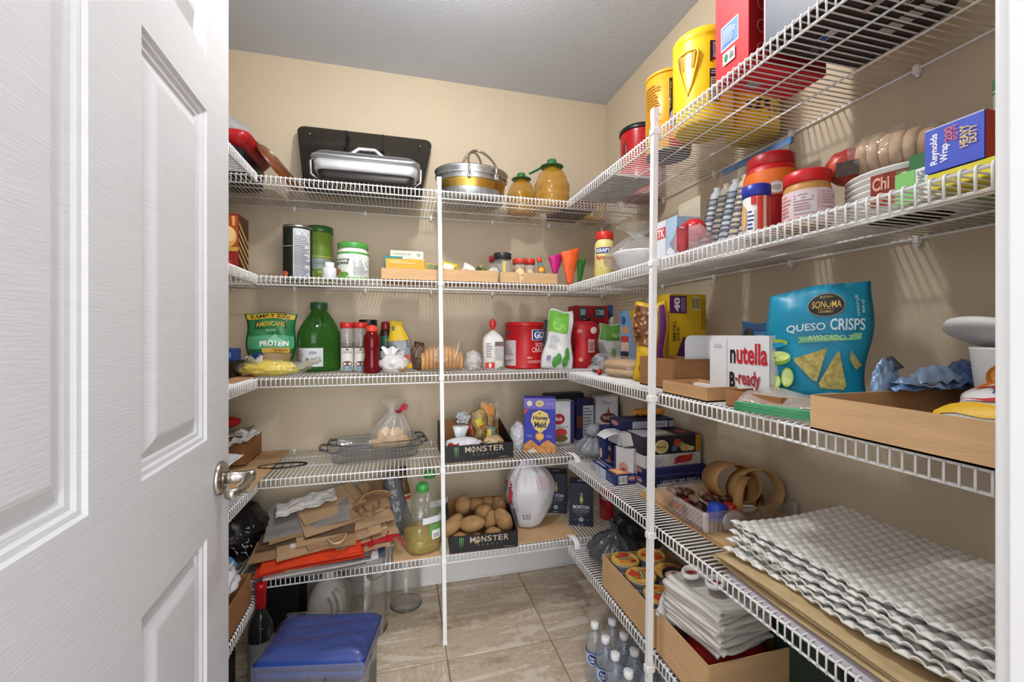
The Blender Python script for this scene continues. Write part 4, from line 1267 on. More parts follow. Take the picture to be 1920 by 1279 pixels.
b = B(); b.blob((0, 0, .036), (.056, .042, .038), .16, 3.2, 7, 4, .0); b.build('film', FILM('#f0eeee', .35, .15, bump=1.2), s)
b = B(); b.blob((.022, -.004, .024), (.030, .030, .022), .1, 2, 9, 3, .002); b.build('contents', M('#a8876a', .7, var=.2, scale=30), s)
b = B(); b.sheet(lambda u, v: (-.01 + (u - .5) * (.03 + .05 * v), .004 * math.sin(u * 8), .068 + .034 * v + .006 * math.sin(u * 14)), 10, 5, .0008); b.build('bag_tail', FILM('#f4f4f4', .3, .2, bump=1.0), s)
o, mp = bag('snack_bag', 'yellow snack bag slumped behind the white plastic bag', 'bag', X_at(757, 1.87), 1.87, Z3, .085, .215, .04, '#8d9096', -.1, None, .01, .3, 12, -.55)
o.rotation_euler = (0, -.16, -.1)
p = P(o); p.rect(mp, .03, .60, .97, .99, '#d8b51f', 8, 4); p.ell(mp, .3, .84, .14, .05, '#6a6a72'); p.poly(mp, [(.1, .36), (.9, .45), (.9, .60), (.1, .55)], '#35402e'); p.poly(mp, [(.2, .2), (.6, .22), (.7, .4), (.3, .36)], '#c9cbd0'); p.ell(mp, .7, .08, .25, .06, '#dba52a'); p.poly(mp, [(.62, .18), (.9, .16), (.9, .3), (.7, .32)], '#b9583a'); p.build()
s = thing('coffee_bag', 'crumpled brown foil bag between the yellow bag and the bread', 'bag', (X_at(786, 1.86), 1.86, Z3))
b = B(); b.blob((0, 0, .055), (.036, .03, .058), .22, 3.4, 15, 4, .0); b.build('foil_bag', M('#6a5346', .35, .3, var=.4, scale=25), s)
b = B(); b.sheet(lambda u, v: (-.02 + .04 * u, .004 * math.sin(7 * u), .095 + .03 * v * (1 - .3 * u)), 8, 4, .001); b.build('rolled_top', M('#3a2622', .4), s)
# bread loaf in bag
s = thing('bread_loaf', 'round brown bread loaf in a clear bag behind the front pole', 'bread', (X_at(828, 1.815), 1.815, Z3))
LOAF = M('#cf9a5e', .75, var=.18, scale=14, bump=.15)
for k in range(11):
    t_ = (k - 5) / 5.0
    kz = 1 - .30 * abs(t_) ** 3
    b = B(); b.smooth = True
    sec = [(.058 * kz * math.cos(a) * (1 if math.sin(a) < .3 else 1.06), .054 * kz + (.052 if math.sin(a) > 0 else .050) * kz * math.sin(a)) for a in [2 * PI * i / 20 for i in range(20)]]
    b.rings([[(xx, y_ * q, .002 + z_ * (1 - .02 * (1 - q))) for y_, z_ in sec] for xx, q in ((-.0072, .93), (-.005, 1), (.005, 1), (.0072, .93))], True, True, True)
    b.build('slice', LOAF, s, (t_ * .078, .004 * math.sin(k * 2.2), 0))
b = B(); b.blob((.004, 0, .060), (.096, .070, .064), .07, 3.5, 22, 4, .0); b.build('film', FILM('#f4ece0', .93, .08, bump=1.0), s)
for k, (x_, r_) in enumerate(((.05, .060), (-.03, .066))):
    b = B(); b.tube([(x_ + .02 * math.sin(a), -.066 * math.cos(a) * .6 - .02, .06 + r_ * math.sin(a)) for a in [PI * i / 12 - .3 for i in range(12)]], .0018, 5); b.build('film_fold', FILM('#ffffff', .45, .1), s)
s = thing('plastic_bag', 'small crumpled clear bag between the loaf and the white bread bag', 'bag', (X_at(887, 1.80), 1.80, Z3))
b = B(); b.blob((0, 0, .040), (.036, .035, .043), .25, 4.5, 24, 4, .0, True); b.build('film', FILM('#e6e0dc', .55, .15, bump=1.2), s)
# white bread bag with red twist
s = thing('bread_bag', 'white bread bag with red twisted top beside the big red can', 'bag', (X_at(924, 1.835), 1.835, Z3))
s['dim'] = (.09, .07, .15)
b = B(); pan(b, [(.080, .060, 0), (.092, .070, .008), (.094, .072, .10), (.088, .068, .135), (.066, .05, .152), (.03, .024, .165), (.016, .014, .172)], .02); b.build('bag_body', M('#dcd9d6', .35, var=.08, scale=30, bump=.3, bscale=35), s)
b = B()
b.lathe([(.008, .168), (.007, .176), (.014, .19), (.017, .206), (.010, .218), (.004, .222)], 12, sy=.6); b.build('twisted_top', M('#c2302c', .35, var=.3, scale=50), s)
p = P(s, 'printed_label'); mp = lambda u, v, k: Vector((-.045 + .09 * u, -.0362 - k, .004 + .12 * v))
p.rect(mp, .04, .02, .52, .24, '#c93028'); p.ell(mp, .28, .13, .06, .09, '#efe6e2'); p.lines(mp, .08, .4, .42, .95, 6, '#8a8a8c'); p.rect(mp, .52, .82, .98, .98, '#6a564a'); p.lines(mp, .54, .3, .96, .78, 8, '#9a9a9c'); p.poly(mp, [(.6, .02), (.98, .02), (.98, .12)], '#4f8a4a'); p.rect(mp, .5, .02, .515, .95, '#b9b6b4'); p.build()
# big red can
x, y = X_at(983, 1.885), 1.885
s = vessel('cracker_tin', 'big round red can with blue and white brand patch on the middle shelf', 'can', x, y, Z3, [(.086, 0), (.089, .003), (.089, .008), (.087, .010), (.087, .188), (.0885, .190)], '#b5141d', [(.0885, .189), (.0905, .192), (.0905, .206), (.087, .209)], '#b8161f', n=40)
p = P(s); mp = cylmap(.0872, .01, .188, facing(x, y), 180)
p.rect(mp, .02, .02, .36, .66, '#c9bfc2', 8); p.lines(mp, .06, .1, .34, .6, 12, '#8d7a80'); p.rect(mp, .02, .16, .22, .28, '#d8c6c6', 5)
p.text(mp, 'GOYA', .10, .82, .30, .88, '#3a4a7a', .02); p.rect(mp, .62, .66, .98, .93, '#e8e6ea', 8); p.rect(mp, .635, .67, .98, .92, '#24428a', 8); p.text(mp, 'GOYA', .66, .70, 1.06, .89, '#f2f2f4', .04)
p.text(mp, 'SODA', .68, .50, .92, .60, '#e8c8c4', .01); p.text(mp, 'CRACKERS', .62, .36, .98, .48, '#e8c8c4', .01); p.lines(mp, .55, .08, .95, .16, 2, '#e2a9a6'); p.text(mp, 'ES', .55, .2, .62, .25, '#e8c8c4', .02); p.build()
# green and white leaning bag, dark bag behind
o, mp = bag('salad_bag', 'green and white stand up bag right of the big red can', 'bag', X_at(1043, 1.775), 1.775, Z3, .118, .262, .055, '#dcdedb', -.25, None, .0, .3, 31, -.35)
o.rotation_euler = (0, .09, -.25)
p = P(o); p.rect(mp, .03, .62, .80, .97, '#6fb43c', 8, 4); p.text(mp, 'CLEAN', .2, .66, .7, .78, '#a9d67a', .02); p.lines(mp, .12, .34, .5, .56, 6, '#b9bcc6')
for cx, cy, rt_ in ((.52, .18, .1), (.72, .14, .06), (.42, .12, .08), (.8, .28, .06)):
    p.ell(mp, cx, cy, .09, .10, '#4f9440')
p.rect(mp, .15, .14, .28, .22, '#8d86b0', 3); p.rect(mp, .86, .03, .97, .97, '#eceeec', 2, 6); p.build()
o, mp = bag('wrapper_bag', 'dark gray and white wrapper wedged behind the green and white bag', 'bag', X_at(1031, 1.88), 1.88, Z3, .07, .225, .03, '#5a5c64', .2, None, .0, .3, 33)
p = P(o); p.lines(mp, .1, .3, .9, .9, 10, '#c9cbd2'); p.build()
# corner cluster
o = carton('sweetener_box', 'red carton with teal 100 panels behind the red sweetener bottle', 'box', X_at(1106, 2.0), 2.02, Z3, .185, .09, .298, 0, '#a3141f')
p = BP(o); m_ = p.on('front'); p.rect(m_, .12, .80, .34, .97, '#22565c'); p.text(m_, '50', .16, .84, .3, .94, '#cfe0e0', .03); p.rect(m_, .58, .80, .88, .97, '#22565c'); p.text(m_, '100', .62, .84, .85, .94, '#cfe0e0', .03); p.text(m_, 'STEVIA', .5, .60, .98, .68, '#d9a8a8', .02); p.build()
x, y = X_at(1098, 1.815), 1.815
s = vessel('sweetener_bottle', 'curvy red sweetener bottle with black cap in the back right corner', 'bottle', x, y, Z3, [(.058, 0), (.063, .006), (.062, .05), (.053, .095), (.056, .13), (.064, .165), (.060, .195), (.040, .212), (.026, .216)], '#bb1a24', [(.024, .215), (.024, .226), (.02, .23)], '#1a1a1c', 'cap', sy=.7)
p = P(s); mp = cylmap(lambda v: .0655 - .011 * math.sin(v * PI * .95) ** 2 * (1 if v < .8 else .6), .0, .2, facing(x, y), 120)
p.ell(mp, .30, .84, .10, .05, '#d98a7a'); p.rect(mp, .60, .36, .88, .66, '#cfa2a4', 5, 3); p.lines(mp, .62, .4, .86, .62, 6, '#8a3a40'); p.ell(mp, .78, .86, .12, .08, '#e8d9d6'); p.ell(mp, .34, .2, .08, .05, '#d8826a'); p.build()
s.rotation_euler = (0, 0, math.radians(facing(x, y) + 90) * 0)
o, mp = bag('flour_bag', 'green topped white flour bag behind the red sweetener bottle', 'bag', X_at(1146, 1.90), 1.90, Z3, .13, .205, .06, '#d5d8d2', -.1, None, .0, .3, 35)
p = P(o); p.rect(mp, .03, .62, .97, .98, '#5f9f3c', 8, 4); p.text(mp, 'TRUVIA', .4, .68, .9, .78, '#bfe09a', .03); p.ell(mp, .35, .45, .16, .14, '#f0f0ec'); p.ell(mp, .5, .3, .1, .12, '#8aa86a'); p.build()
o = carton('cookie_box', 'blue and black cookie box tallest in the back right corner', 'box', X_at(1160, 2.02), 2.03, Z3, .13, .06, .305, 0, '#2b5f9a')
p = BP(o); m_ = p.on('front'); p.rect(m_, 0, .55, 1, .84, '#24292e'); p.ell(m_, .14, .66, .2, .15, '#dfe2e2'); p.text(m_, 'Ville', .4, .62, .95, .76, '#c9d6de', .03); p.ell(m_, .5, .92, .1, .04, '#c9b86a'); p.build()
o = carton('cereal_box', 'light blue and yellow cereal box left of the granola bag', 'box', .955, 1.535, Z3R, .17, .078, .252, 0, '#9db6d6')
p = BP(o); m_ = p.on('front')
p.rect(m_, .0, .88, .6, 1, '#e0bf2c'); p.text(m_, '25', .32, .90, .5, .98, '#5a4a1a', .03); p.text(m_, 'Chips', .18, .28, .62, .52, '#3a2a1c', .06); p.text(m_, 'Chips', .19, .29, .61, .51, '#d9a836', .02); p.ell(m_, .38, .16, .1, .09, '#b0563a'); p.rect(m_, .26, .02, .5, .20, '#3f5fa8'); p.ell(m_, .34, .08, .06, .05, '#d8763a')
m_ = p.on('left')
p.rect(m_, 0, 0, 1, 1, '#6f9fd0'); p.text(m_, 'COOKIE', .1, .64, .9, .75, '#e8952c', .05); p.rect(m_, .12, .5, .9, .6, '#c23a34'); p.rect(m_, .12, .36, .9, .5, '#d9b9a0'); p.rect(m_, .12, .22, .9, .35, '#23252c'); p.ell(m_, .4, .85, .22, .07, '#2a5a96'); p.poly(m_, [(.1, .05), (.5, .18), (.9, .02), (.5, .0)], '#2d4f86'); p.build()
# wrapped buns and a wrapper ball near the corner
s = thing('wrapper_ball', 'crumpled navy and clear candy wrapper beside the bag of buns', 'wrapper', (.795, 1.60, Z3R))
b = B(); b.blob((0, 0, .036), (.034, .042, .040), .3, 4.5, 41, 4, .0, True); b.build('film', M('#8d8f96', .3, var=.75, scale=38), s)
s = thing('bun_bag', 'clear bag of long buns lying on the middle right shelf', 'bread', (.795, 1.405, Z3R + .001), .25)
for k, (yy, zz, c) in enumerate(((.0, .018, '#cfae84'), (.004, .046, '#c9a074'))):
    b = B(); b.blob((0, yy, zz), (.042, .10, .020), .06, 2.5, 43 + k, 3, .0); b.build('bun', M(c, .75, var=.15, scale=16), s)
b = B(); b.blob((0, .0, .036), (.056, .125, .040), .16, 4, 46, 4, .0); b.build('film', FILM('#f4eee6', .88, .08, bump=1.1), s)
b = B(); b.sheet(lambda u, v: (-.012 + (u - .5) * (.03 + .04 * v), .11 + .05 * v, .03 + .02 * (u - .5) + .012 * math.sin(u * 9)), 8, 5, .0008); b.build('bag_tail', BAGF, s)
b = B(); b.lathe([(.010, 0), (.013, .008), (.008, .014)], 10); b.build('red_tie', M('#b5222c', .4), s, (-.028, .112, .012), (PI / 2, 0, 0))
# granola bag, yellow box and cartons
o, mp = bag('granola_bag', 'yellow granola bag with nut picture standing behind the pole', 'bag', .800, 1.245, Z3R + .002, .105, .262, .05, '#d9b021', -.75, None, .0, .22, 51, .05)
p = P(o); p.rect(mp, .04, .45, .55, .95, '#7a4a2c', 8, 6); rr_ = random.Random(5)
for k in range(34):
    p.ell(mp, rr_.uniform(.08, .5), rr_.uniform(.47, .92), .045, .022, rr_.choice(['#b98452', '#5a3018', '#d2a878', '#8f5a34']), 8)
p.rect(mp, .58, .30, .74, .95, '#e4d7c4', 4, 6); p.text(mp, 'NUTRI BAR', .60, .33, .72, .92, '#6a3a6a', .02, 90); p.rect(mp, .80, .10, .96, .95, '#6b2a6e', 4, 6); p.ell(mp, .3, .18, .1, .06, '#7a4a2a'); p.build()
o = carton('snack_bar_box', 'yellow and purple bar box marked 40 right of the granola bag', 'box', .925, 1.262, Z3R, .142, .085, .292, 0, '#d5ae1b')
p = BP(o); m_ = p.on('front')
p.rect(m_, .0, .78, .46, .98, '#5a2462'); p.text(m_, '40', .12, .80, .28, .96, '#ece4ea', .05, 90); p.rect(m_, .31, .80, .42, .96, '#8a6a90'); p.bars(m_, .62, .82, .80, .97, '#e0d6a8'); p.text(m_, 'WARNING', .86, .60, .91, .95, '#6a4a1c', .02, -90); p.text(m_, 'ALLERGEN', .94, .6, .98, .95, '#6a4a1c', .02, -90)
p.text(m_, 'TRI-ME', .08, .46, .16, .70, '#6a4a20', .02, -90); p.text(m_, 'BAR', .19, .46, .26, .62, '#6a4a20', .02, -90)
p.poly(m_, [(.36, .52), (.86, .40), (.98, .02), (.30, .0), (.18, .3)], '#4c1c56'); p.poly(m_, [(.1, .25), (.4, .3), (.36, .0), (.05, .0)], '#5f2a68'); p.ell(m_, .85, .38, .09, .05, '#e2d9e0')
m_ = p.on('left'); p.rect(m_, .0, .1, .5, .9, '#6b2a6e'); p.rect(m_, .5, .2, .95, .8, '#c49a18'); p.build()
s = open_tray('cardboard_box', 'brown cardboard box under the granola bag, left of the pole', 'box', .80, 1.118, Z3R, .18, .125, .088, -PI / 2, CARD_D, CARD_D)
s2 = open_tray('cardboard_tray', 'low cardboard tray holding the white display box at its near end', 'tray', .745, .925, Z3R, .172, .115, .034, -PI / 2, CARD, CARD)
# white display box with the red and black lettering
s = thing('display_box', 'open white display box with red and black brand lettering on the middle shelf', 'box', (.812, .892, Z3R + .005), -PI / 2 - .03)
w, d, h = .295, .075, .150
s['dim'] = (w, d, h)
WH = M('#dfe0e3', .5, var=.02)
B().box(-w / 2, w / 2, d / 2 - .002, d / 2, 0, h).build('back_panel', WH, s)
B().box(-w / 2, w / 2, -d / 2, d / 2, 0, .002).build('base', WH, s)
def rpanel(x0, x1, y0, y1, h, r=.022):
    b = B(); pts = [(x0, 0), (x1, 0), (x1, h)] + [(x0 + r - r * math.cos(a) if False else x0 + r + r * math.cos(a), h - r + r * math.sin(a)) for a in [PI / 2 + PI / 2 * i / 6 for i in range(7)]]
    b.rings([[(x, y0, z) for x, z in pts], [(x, y1, z) for x, z in pts]]); return b
rpanel(-w / 2 + .105, w / 2, -d / 2, -d / 2 + .002, h).build('front_panel', WH, s)
b = B(); pts = [(d / 2, 0), (d / 2, h)] + [(-d / 2 + .02 - .02 * math.sin(a), h - .02 + .02 * math.cos(a)) for a in [PI / 2 * i / 6 for i in range(7)]] + [(-d / 2, 0)]
b.rings([[(-w / 2, y, z) for y, z in pts], [(-w / 2 + .002, y, z) for y, z in pts]]); b.build('side_panel', WH, s)
B().box(w / 2 - .002, w / 2, -d / 2, d / 2, 0, h).build('side_panel', WH, s)
B().box(-w / 2 + .004, -w / 2 + .10, -d / 2 + .004, d / 2 - .01, .012, .020).build('inner_flap', WHITE, s)
p = BP(s); m_ = p.on('front')
p.rect(m_, .41, .80, .50, .86, '#c9c6c2'); p.rect(m_, .565, .02, .570, .98, '#c4c6ca')
p.text(m_, 'n', .605, .56, .665, .78, '#16161a', .025); p.text(m_, 'utella', .678, .56, .985, .88, '#c01f26', .025)
p.text(m_, 'B', .60, .17, .66, .42, '#16161a', .04); p.text(m_, '-ready', .665, .17, .92, .46, '#a82a34', .02)
p.ell(m_, .93, .04, .07, .10, '#4a1f14'); p.ell(m_, .95, .16, .06, .03, '#5a7a3a'); p.build()
o, mp = bag('blue_pouch', 'blue snack pouch peeking over the white display box', 'bag', .955, .955, Z3R, .098, .192, .03, '#2f78b4', -.9, None, 0, .2, 61)
p = P(o); p.rect(mp, .03, .9, .97, .98, '#1f4f86', 6); p.ell(mp, .2, .82, .14, .09, '#3a3226'); p.text(mp, 'Wow', .4, .72, .8, .84, '#dfe6ee', .03); p.build()
open_tray('cardboard_tray', 'shallow cardboard tray under the green zipper bag', 'tray', .80, .728, Z3R, .135, .20, .036, -PI / 2 + .05, CARD_D, CARD_D)
# big turquoise bag
cx, cy = .838, .700
rot = math.atan2(cy, cx) - PI / 2
o, mp = bag('chip_bag', 'turquoise bag of cheese crisps standing tallest on the middle right shelf', 'bag', cx, cy, Z3R + .006, .172, .250, .06, '#1490b4', -(PI / 2 - math.atan2(cy, cx)) - .10, None, .0, .20, 71, .10, .005, .10)
o.rotation_euler = (0, .02, o.rotation_euler.z)
p = P(o, 'printed_label')
p.ell(mp, .60, .83, .175, .095, '#8d8a7a', 32); p.ell(mp, .60, .83, .165, .088, '#191a1c', 32); p.text(mp, 'SONOMA', .47, .805, .74, .862, '#d8b15a', .008); p.text(mp, 'CREAMERY', .53, .765, .67, .785, '#c9a85a', .01); p.text(mp, 'MADE WITH', .54, .885, .66, .90, '#c9a85a', .01); p.rect(mp, .52, .795, .68, .798, '#c9a85a', 4)
p.text(mp, 'QUESO', .24, .62, .60, .69, '#d9eef2', .02); p.text(mp, 'CRISPS', .64, .63, .93, .72, '#d9eef2', .02)
p.poly(mp, [(.34, .535), (.91, .56), (.91, .61), (.34, .585), (.37, .56)], '#7fc08a'); p.text(mp, 'AVOCADO T', .44, .553, .84, .592, '#c9eac0', .01)
p.text(mp, 'gluten', .86, .74, .895, .9, '#bfe4ea', .01, -90); p.text(mp, 'free', .91, .76, .94, .86, '#bfe4ea', .01, -90)
CR = M('#b8ab66', .8, var=.35, scale=110)
p.poly(mp, [(.30, .41), (.63, .49), (.54, .225), (.50, .23), (.31, .38)], CR); p.poly(mp, [(.74, .47), (.83, .20), (.80, .17), (.58, .175), (.56, .21), (.72, .46)], CR); p.poly(mp, [(.84, .48), (.97, .36), (.92, .33), (.85, .40)], CR)
p.ell(mp, .12, .42, .15, .06, '#7fae3a'); p.ell(mp, .12, .435, .14, .045, '#cfe08a'); p.ell(mp, .22, .25, .075, .085, '#a4c64a', 24); p.ell(mp, .22, .25, .064, .073, '#d2e49a', 24); p.ell(mp, .07, .20, .08, .07, '#a4c64a'); p.ell(mp, .07, .20, .065, .055, '#d2e49a'); p.ell(mp, .13, .55, .12, .035, '#9ab04a'); p.ell(mp, .13, .535, .09, .022, '#1490b4')
p.text(mp, '150', .12, .075, .2, .10, '#d9eef2', .02); p.text(mp, 'NET WT', .12, .045, .26, .06, '#d9eef2', .01); p.build()
# green zipper bag
s = thing('zipper_bag', 'clear sandwich bag with green zipper lying over the shallow tray', 'bag', (.735, .650, Z3R + .004), -PI / 2 + .34)
b = B()
b.sheet(lambda u, v: ((u - .5) * .185, -.045 + .10 * v, .016 + .022 * min(1, v * 1.8) + .005 * math.sin(u * 11 + v * 6)), 16, 10, .001); b.build('film', FILM('#f0e6dc', .78, .1, bump=1.0), s)
b = B(); b.sheet(lambda u, v: ((u - .5) * .185, -.052 + .004 * v, .001 + .018 * v), 10, 2, .001)
b.build('zipper', M('#5fb684', .4), s)
b = B()
for k in range(3):
    b.tube([(-.0925, -.0535 + .0012 * k, .004 + .006 * k), (.0925, -.0535 + .0012 * k, .004 + .006 * k)], .0012, 5)
b.build('zipper_rib', M('#3f9a68', .4), s)['kind'] = 'stuff'
# long tray at the near end
s = open_tray('cardboard_tray', 'long cardboard tray at the near end of the middle right shelf by the door jamb', 'tray', .862, .400, Z3R, .325, .395, .056, -PI / 2, CARD_L, CARD_D, hs=.057)
BLUEW = M('#93aed0', .3, .25, var=.35, scale=30)
BLUEW2 = M('#5f7fae', .3, .25, var=.4, scale=40)
def wrapper(label, x, y, z, L, W, rz, ry, seed, m=BLUEW, t=.012):
    b = B(); b.smooth = True
    b.sheet(lambda u, v: ((u - .5) * L, (v - .5) * W * (1 - .25 * abs(2 * u - 1) ** 3), .004 + t * math.sin(PI * v) * math.sin(PI * u) ** .6 + .004 * math.sin(u * 23 + seed) * math.sin(v * 9 + seed * 2)), 18, 8, .0014)
    o = b.build('bar_wrapper', m, None, (x, y, z), (0, ry, rz))
    return tag(o, label, 'wrapper', 'blue bar wrappers in the long tray')
s = thing('bar_wrapper', 'crumpled light blue wrapper standing up right beside the turquoise bag', 'wrapper', (.858, .578, Z3R + .004), 0, 'blue bar wrappers in the long tray')
b = B(); b.blob((0, 0, .052), (.030, .012, .054), .25, 3.6, 81, 4, .0, True); b.build('foil', BLUEW, s)
b = B(); b.sheet(lambda u, v: (.0 + .030 * v, (u - .5) * .02, .088 + .02 * u + .006 * v), 6, 4, .001); b.build('torn_corner', M('#4a4f5e', .4, var=.3), s)
for i, a in enumerate([('dark striped wrapper on the floor of the long tray, against its far wall', .93, .545, Z3R + .058, .20, .035, .0, 0, 5, BLUEW2, .02), ('light blue wrapper lying across the other wrappers at the far wall of the long tray', .925, .545, Z3R + .072, .12, .045, .05, -.05, 1, BLUEW, .026), ('dark blue striped wrapper pointing up at the back of the long tray', .985, .548, Z3R + .088, .09, .03, .1, -.38, 2, BLUEW2, .012),
                       ('pale wrapper, second from the turquoise bag at the far wall of the long tray', .885, .542, Z3R + .064, .08, .04, -.25, .12, 3, BLUEW, .018), ('blue striped wrapper leaning toward the white tub', 1.0, .535, Z3R + .072, .10, .04, -.1, -.16, 4, BLUEW2, .02)]):
    wrapper(*a)
s = thing('snack_tub', 'white snack tub with orange picture and tilted white lid by the door jamb', 'tub', (.985, .470, Z3R + .004))
B().lathe([(.036, 0), (.040, .003), (.052, .128), (.053, .132)], 30).build('body', WHITE, s)
b = B(); b.lathe([(.060, 0), (.074, .004), (.074, .014), (.068, .018)], 32); b.xform(Matrix.Translation((-.010, .012, .142)) @ Matrix.Rotation(.38, 4, 'Y') @ Matrix.Rotation(.1, 4, 'X')); b.build('lid', WHITE, s)
p = P(s); mp = cylmap(lambda v: .0405 + .0125 * v, .0, .13, facing(.985, .47), 180)
p.rect(mp, .02, .06, .98, .16, '#4a86c9', 8); p.ell(mp, .5, .62, .22, .22, '#c27a24'); p.ell(mp, .45, .66, .12, .12, '#e0a44a'); p.build()
o, mp = bag('snack_bag', 'white red and yellow snack bag lying at the front of the long tray', 'bag', .775, .40, Z3R + .030, .12, .11, .04, '#e4e2e2', 0, None, 0, .3, 91)
o.rotation_euler = (-1.15, 0, -PI / 2)
p = P(o); p.rect(mp, .03, .02, .97, .22, '#e2b422', 8, 2); p.rect(mp, .3, .62, .9, .72, '#b5262c', 6); p.rect(mp, .4, .45, .95, .52, '#2a3f7a', 6); p.poly(mp, [(.1, .75), (.4, .7), (.5, .85), (.2, .9)], '#d8652a'); p.rect(mp, .15, .32, .7, .38, '#c9353a', 6); p.build()
# ================================================================ fourth shelf, left corner
s = tag(B().box(-.19, .192, -.25, .25, 0, .003).build('cardboard_sheet', CARD_L, None, (-.670, 1.815, Z4L + .006)), 'large cardboard sheet lying on the fourth left shelf under the paper pile', 'cardboard')
s = open_tray('cardboard_box', 'brown cardboard box full of papers on the fourth left shelf', 'box', -.700, 1.955, Z4L + .009, .23, .20, .085, 0, CARD_D, CARD_D)
PAPER = M('#b9b4ae', .75, var=.08, scale=12)
def crumple(label, name, cat, x, y, z, L, W, rz, amp, seed, m, rx=0.0, ry=0.0, th=.0012, freq=8, group=None, droop=0.0):
    b = B(); b.smooth = True
    b.sheet(lambda u, v: ((u - .5) * L, (v - .5) * W, amp * noise.noise(Vector((u * freq + seed, v * freq * W / L + seed * 2, seed))) + amp * .5 * noise.noise(Vector((u * freq * 2.3, v * freq * 2.3 + seed, 0))) - droop * max(0, u - .6) ** 2), 26, 18, th)
    o = b.build(name, m, None, (x, y, z), (rx, ry, rz))
    return tag(o, label, cat, group)
for k in range(4):
    crumple(['lowest', 'second', 'third', 'topmost'][k] + ' of the magazines leaning out of the brown box of papers', 'magazine', 'magazine', -.690 + .005 * k, 1.855 - .004 * k, Z4L + .103 + .010 * k, .21, .15, .12 - .05 * k, .002, k, M(['#8d857c', '#c2bbb2', '#8a6f5e', '#b0a69c'][k], .5, var=.15), .0, -.16, .004, 4, 'magazines in the box of papers')
s = thing('red_cloth', 'red folded cloth on top of the papers by the door edge', 'cloth', (-.690, 1.90, Z4L + .155))
b = B(); b.blob((0, 0, .018), (.075, .05, .024), .12, 3, 3, 3); b.build('cloth', M('#b8151c', .7), s)
crumple('crumpled gray white napkin hanging over the brown box of papers', 'paper_napkin', 'napkin', -.625, 1.785, Z4L + .125, .20, .13, .45, .035, 4, M('#c6c3c0', .8, var=.06), .0, -.28, .0012, 4)
crumple('stiff white paper sheet lying before the gray napkin', 'paper_sheet', 'paper', -.640, 1.700, Z4L + .070, .15, .12, -.35, .006, 9, M('#d3d6dc', .7, var=.03), .25, .02, .0012, 3)
s = thing('glass_jar', 'small jar of colored sweets under the white paper by the door handle', 'jar', (-.645, 1.735, Z4L + .009))
B().lathe(cyl(.035, .045)).build('jar_body', FILM('#e8d9c8', .8, .08), s); B().lathe([(.032, .003), (.033, .04)]).build('sweets', M('#9a4a2c', .6, var=.6, scale=90), s)
# wire trivet
s = thing('wire_trivet', 'black oval wire trivet lying on the fourth back shelf', 'trivet', (-.445, 1.822, Z4 + .003), .05)
B().tube([(.085 * math.cos(a), .032 * math.sin(a), 0) for a in [2 * PI * i / 40 for i in range(40)]], .0032, 8, closed=True).build('ring', BLACK, s)
for q in range(5):
    x_ = -.06 + .03 * q; h_ = .030 * math.sqrt(1 - (x_ / .085) ** 2)
    B().tube([(x_, -h_, 0), (x_, h_, 0)], .0014, 6).build('cross_wire', BLACK, s)
# glass baking dishes
DISH = FILM('#b9c2c4', .92, .04, bump=.15, bscale=14)
def dish(label, x, y, z, w, d, h, rot):
    s = thing('baking_dish', label, 'dish', (x, y, z), rot, 'clear glass baking dishes')
    b = pan(B(), [(w * .86, d * .80, 0), (w * .90, d * .85, .006), (w * .97, d * .96, h - .006), (w, d, h - .003), (w, d, h), (w * .95, d * .93, h), (w * .88, d * .82, .010)], .045, 6)
    b.build('dish_shell', DISH, s)
    for sx in (-1, 1):
        B().tube([(sx * w * .49, -.05, h - .004), (sx * (w * .49 + .028), -.042, h - .001), (sx * (w * .49 + .032), 0, h), (sx * (w * .49 + .028), .042, h - .001), (sx * w * .49, .05, h - .004)], .006, 8).build('handle', FILM('#3a4446', .45, .04, bump=0), s)
    for zz in (.012, h - .002):
        B().tube([(px_, py_, zz) for px_, py_ in rrect(w * (.90 if zz < .03 else 1), d * (.85 if zz < .03 else 1), .045, 6)], .0016, 5, closed=True).build('glass_edge', FILM('#23282a', .30, .04, bump=0), s)
    return s
dish('larger clear glass baking dish at the bottom on the fourth back shelf', -.105, 1.875, Z4, .37, .225, .058, .14)
dish('smaller clear glass baking dish nested inside the larger one', -.095, 1.885, Z4 + .016, .325, .175, .058, .14)
s = thing('bread_bag', 'clear bag of bread rolls tied with red, sitting in the glass dish', 'bread', (-.045, 1.885, Z4 + .030), .2)
for k, (x_, y_, z_, r_) in enumerate(((-.045, -.012, .026, .030), (.0, -.024, .028, .032), (.045, -.010, .027, .031), (-.02, .022, .030, .032), (.03, .026, .030, .031), (-.022, .0, .062, .029), (.024, -.002, .060, .030))):
    b = B(); b.blob((x_, y_, z_), (r_ * 1.15, r_, r_ * .9), .16, 3.2, 5 + k, 3, .0); b.build('bread_roll', M('#d6b080', .75, var=.25, scale=24), s)
for k in range(9):
    a_ = 2 * PI * k / 9 + .2
    B().tube([((.082 * q) * math.cos(a_) + .045 * h_ / .2, .066 * q * math.sin(a_), h_) for q, h_ in ((.98, .03), (.9, .06), (.66, .095), (.34, .125), (.12, .146))], .0011, 4).build('film_fold', FILM('#ffffff', .6, .1, bump=0), s)
b = B(); sack(b, (0, 0, 0), (.082, .066), .20, .17, 8, .09, 1.3, ns=36, flare=.6, tilt=(.045, 0)); b.build('film', FILM('#f2eee8', .80, .1, bump=1.0), s)
b = B(); b.lathe([(.012, 0), (.014, .004), (.012, .008)], 12); b.build('tie', M('#8e1622', .4), s, (.034, 0, .146))
b = B()
for k in range(4):
    b.tube([(.036, 0, .150), (.048 + .004 * k, .002, .172), (.062 + .005 * k, .004, .186 - .004 * k), (.054 + .005 * k, .0, .165 - .002 * k), (.038, -.002, .150)], .0028, 6)
